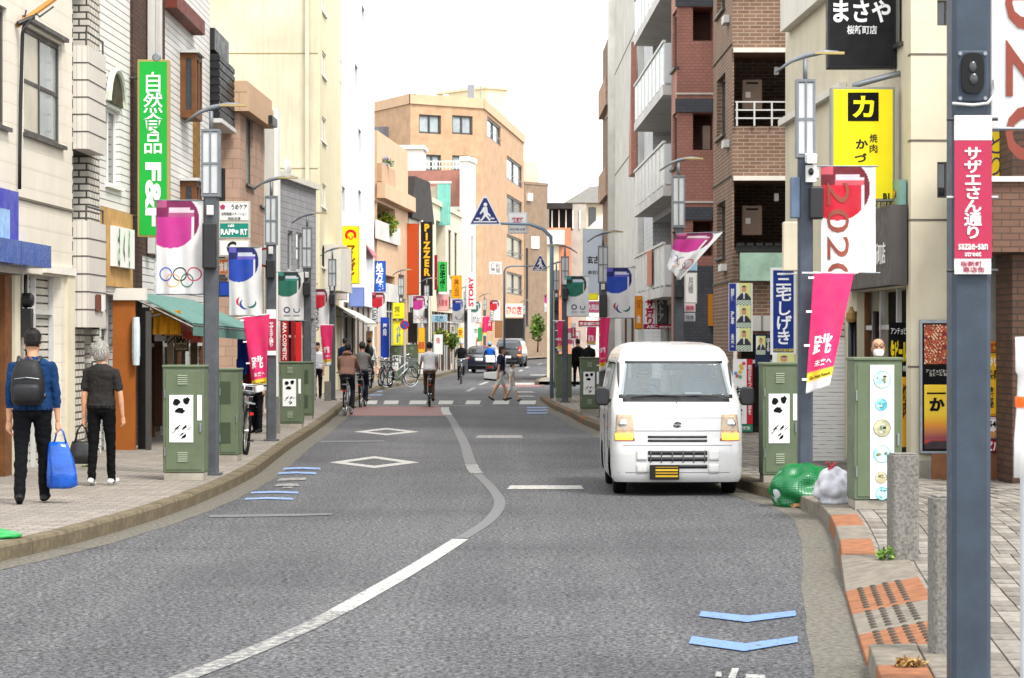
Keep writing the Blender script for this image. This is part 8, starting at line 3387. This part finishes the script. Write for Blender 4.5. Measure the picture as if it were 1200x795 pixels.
for z, a, b_ in ((0, .12, .07), (.03, .15, .1), (.16, .165, .115), (.3, .155, .1), (.4, .12, .075), (.45, .07, .04)):
	rs.append([(a * abs(cos(2 * pi * i / 24)) ** .6 * (1 if cos(2 * pi * i / 24) > 0 else -1), b_ * abs(sin(2 * pi * i / 24)) ** .7 * (1 if sin(2 * pi * i / 24) > 0 else -1), z) for i in range(24)])
mb.loft(rs)
mb.build('sack', mat('black_nylon', '141416', .55, var=.25, scale=12, bump=.3, bscale=30), bp, smooth=True)
mb = MB()
rs = []
for z, a, b_ in ((.04, .1, .03), (.06, .125, .045), (.17, .13, .05), (.21, .11, .035)):
	rs.append([(a * abs(cos(2 * pi * i / 20)) ** .6 * (1 if cos(2 * pi * i / 20) > 0 else -1), -.09 + b_ * sin(2 * pi * i / 20), z) for i in range(20)])
mb.loft(rs)
mb.build('pocket', mat('black_nylon2', '1d1d20', .5, var=.25, scale=12), bp, smooth=True)
for s in (-1, 1):
	mb = MB()
	mb.tube([(s * .09, .06, .42), (s * .105, .16, .47), (s * .12, .27, .43), (s * .14, .32, .3), (s * .16, .25, .16), (s * .15, .08, .08)], .02, 6)
	mb.build('strap', M_BLACK, bp, smooth=True)
mb = MB()
mb.tube([(-.05, -.01, .44), (0, -.01, .49), (.05, -.01, .44)], .009, 6)
mb.build('top_handle', mat('brown_leather', '8a5038', .5), bp)
mb = MB()
mb.tube([(-.12, -.095, .26), (0, -.115, .275), (.12, -.095, .26)], .004, 5)
mb.build('zip', M_STEEL, bp)
p2 = person('grey haired walker in dark polo shirt and black trousers on the left pavement', gnd(119, 569, SWZ), radians(-10), 1.63, top='2b2928', bottom='0c0c0e', hair=HAIRG, sleeve=.5, shoe=SHOEW, voxel=.0085, legs=((-.05, .12), (.12, .02)), arms=((-.08, .12, .15), (.05, .22, .08)), hairlong=True, head=(-.35, -.1))
hl = wpt(p2, 'hand_l')
wpt(p2, 'hand_r')
hb = thing('handbag', 'black leather handbag carried by the grey haired walker', 'bag', (hl.x - .02, hl.y, hl.z - .44))
mb = MB()
rs = []
for z, a, b_ in ((0, .13, .06), (.02, .15, .075), (.12, .145, .07), (.22, .12, .045), (.25, .11, .03)):
	rs.append([(a * abs(cos(2 * pi * i / 22)) ** .7 * (1 if cos(2 * pi * i / 22) > 0 else -1), b_ * sin(2 * pi * i / 22), z) for i in range(22)])
mb.loft(rs)
mb.build('body', mat('black_leather', '0d0d0e', .35, var=.2), hb, smooth=True)
for s in (-1, 1):
	mb = MB()
	mb.tube([(-.08, s * .03, .23), (-.05, s * .02, .37), (0, s * .005, .44), (.05, s * .02, .37), (.08, s * .03, .23)], .009, 6)
	mb.build('handle', M_BLACK, hb, smooth=True)

# man behind the round-picture cabinet
p3 = person('balding man with white face mask standing behind the cabinet with round pictures', gnd(1029, 564, SWZ), radians(178), 1.66, top='17171a', bottom='1a1a1e', hair=False, sleeve=1.0, voxel=.01, legs=((0, .03), (.05, .05)), arms=((.0, .1, .1), (.05, .3, .2)), mask=True, head=(0, -.1))
hd = Vector((p3.location.x, p3.location.y - .135, SWZ + 1.66 * .945))
for s_ in (-1, 1):
	o = MB().torus((0, 0, 0), (0, 1, 0), .021, .004, 16, 5).build('glasses', M_BLACK, p3)
	o.location = (s_ * .03, .1, 1.545)
p4 = person('van driver in dark jacket seen through the windscreen', (VAN_X - .33, VAN_Y + .98, .0), radians(180), 1.62, top='23272e', bottom='1a1a1e', sleeve=1.0, voxel=.018, seat=.66, legs=((1.35, 1.2), (1.3, 1.1)), arms=((.55, .15, .6), (.55, .15, .6)), lean=-.08)
M_PV = dict(voxel=.02)


def rider(label, bike, h, rz_extra=0., **k):
	b_ = BIKES[bike]
	a = b_.rotation_euler.z
	off = Vector((sin(a) * .2, -cos(a) * .2))
	k.setdefault('lean', .2)
	k.setdefault('legs', ((1.25, 1.25), (.75, .95)))
	k.setdefault('arms', ((.75, .18, .35), (.75, .18, .35)))
	return person(label, (b_.location.x + off.x, b_.location.y + off.y, 0), a, h, seat=.90, voxel=.018, group='cyclists', **k)


rider('cyclist in brown hooded jacket at the left kerb', 'brown', 1.62, top='8a6a5c', bottom='22242c', sleeve=1.0, hood=True, belly=1.1, width=1.1)
rider('cyclist in grey top with dark cap just ahead of the brown jacket', 'grey', 1.66, top='6f6c6a', bottom='1f2530', sleeve=1.0, hatm=mat('cap_dark', '3a3835', .7))
rider('cyclist in white shirt and brown trousers riding over the crossing', 'white', 1.68, top='d2d2d0', bottom='5a4432', sleeve=.5)
rider('cyclist in black with pale helmet riding towards the viewer', 'dark', 1.66, top='1b1b1e', bottom='121214', sleeve=1.0, hatm=mat('helmet_pale', 'a8a6a4', .4))
person('scooter rider in bright blue jacket and pale blue helmet', (sco.location.x, sco.location.y - .15, 0), radians(2), 1.68, top='1f5fc0', bottom='1b2a4a', sleeve=1.0, seat=.83, voxel=.02, lean=.1, legs=((1.3, 1.2), (1.3, 1.2)), arms=((.8, .2, .3), (.8, .2, .3)), hatm=mat('helmet_blue', '7fb0dc', .3), group='cyclists')

# crossing pair
p5 = person('woman in navy top and white shorts crossing with a child', gnd(586, 469.5), radians(-82), 1.60, top='1a2238', bottom='cfcdc8', sleeve=.4, shorts=True, voxel=.015, legs=((.3, .05), (-.22, .3)), arms=((.25, .1, .35), (-.3, .1, .2)), female=True, lean=.06, hairlong=True)
h5 = wpt(p5, 'hand_r')
wpt(p5, 'hand_l')
tb = thing('tote_bag', 'white tote bag with dark edge carried over the crossing', 'bag', at(576, 446.5, 74.6), radians(8))
mb = MB()
mb.add([(-.2, -.05, .04), (.14, -.05, 0), (.14, .05, 0), (-.2, .05, .04), (-.22, -.04, .24), (.15, -.04, .26), (.15, .04, .26), (-.22, .04, .24)], [(0, 3, 2, 1), (4, 5, 6, 7), (0, 1, 5, 4), (1, 2, 6, 5), (2, 3, 7, 6), (3, 0, 4, 7)])
mb.build('sack', M_WHITE, tb, bevel=.02)
mb = MB()
mb.add([(-.205, -.055, .03), (.145, -.055, -.01), (.145, .055, -.01), (-.205, .055, .03), (-.21, -.053, .08), (.148, -.053, .04), (.148, .053, .04), (-.21, .053, .08)], [(0, 3, 2, 1), (4, 5, 6, 7), (0, 1, 5, 4), (1, 2, 6, 5), (2, 3, 7, 6), (3, 0, 4, 7)])
mb.build('dark_edge', K_, tb)
mb = MB()
mb.tube([(-.2, 0, .3), (0, 0, .48), (.14, 0, .33)], .012, 6)
mb.build('handle', K_, tb)
p6 = person('small child in pale clothes walking beside the woman on the crossing', gnd(600, 470.5), radians(-85), 1.12, top='b8b4ae', bottom='c9c9c6', sleeve=.4, shorts=True, voxel=.013, legs=((-.25, .3), (.35, .05)), arms=((.4, .1, .5), (-.2, .1, .3)), head=(0, 0))
for q in (p5, p6):
	pass

# other pedestrians
person('pedestrian in white shirt and black trousers behind the green cabinets', gnd(372, 468, SWZ), radians(175), 1.56, top='c9ccd2', bottom='101116', sleeve=.5, voxel=.016, legs=((.1, .05), (-.1, .2)), arms=((.1, .08, .1), (-.1, .08, .1)), group='pedestrians on the left pavement')
person('pedestrian in navy jacket under the white awning', gnd(404, 458, SWZ), radians(5), 1.68, top='1c2a4a', bottom='15161a', sleeve=1.0, voxel=.018, legs=((.1, .05), (-.1, .2)), group='pedestrians on the left pavement')
p7 = person('pedestrian in white sleeves with black backpack under the white awning', gnd(433, 452, SWZ), radians(-8), 1.70, top='cfcfcd', bottom='121215', sleeve=1.0, voxel=.018, legs=((.2, .05), (-.15, .2)), arms=((.1, .25, .3), (.1, .15, .2)), group='pedestrians on the left pavement')
b7 = thing('backpack', 'black backpack on the pedestrian in white sleeves', 'backpack', (p7.location.x, p7.location.y - .19, SWZ + .95), radians(-8))
mb = MB()
mb.ell((0, 0, .24), .16, .1, .26, 14, 10)
mb.build('sack', M_BLACK, b7, smooth=True)
person('pedestrian in dark coat behind cabinet at the crossing corner', gnd(677, 454, SWZ), radians(20), 1.66, top='131316', bottom='101013', sleeve=1.0, voxel=.018, legs=((.1, .05), (-.1, .2)), group='pedestrians on the right pavement')
person('pedestrian in black beside the red shop banners on right', gnd(690, 457, SWZ), radians(170), 1.64, top='1a1a1c', bottom='19191c', sleeve=.5, voxel=.018, legs=((.1, .05), (-.15, .2)), group='pedestrians on the right pavement')
person('distant pedestrian in pale clothes at the far green cabinet', gnd(631.5, 413.5, SWZ), radians(90), 1.66, top='b4b2a8', bottom='6a6a66', sleeve=1.0, voxel=.03, group='pedestrians far down the street')
person('distant pedestrian in white near the flower shop', gnd(560, 424, SWZ), radians(90), 1.66, top='c9c9c6', bottom='2a2a30', sleeve=1.0, voxel=.03, group='pedestrians far down the street')
person('seated person in red checked top beside bicycle at the vented cabinet', gnd(301, 508, SWZ), radians(150), 1.62, top='7d1f22', bottom='15151a', sleeve=1.0, voxel=.016, legs=((.1, .1), (-.05, .1)), group='pedestrians on the left pavement')
person('person in black clothes bending over bicycle behind vented cabinet', gnd(289, 500, SWZ), radians(-160), 1.60, top='121214', bottom='0f0f12', sleeve=1.0, voxel=.015, lean=.12, legs=((.1, .05), (-.1, .15)), arms=((.5, .1, .4), (.5, .1, .4)), group='pedestrians on the left pavement')
for o in bpy.data.objects:
	for k in ('hand_l', 'hand_r'):
		if k in o:
			del o[k]
bpy.data.scenes.remove(BENCH)
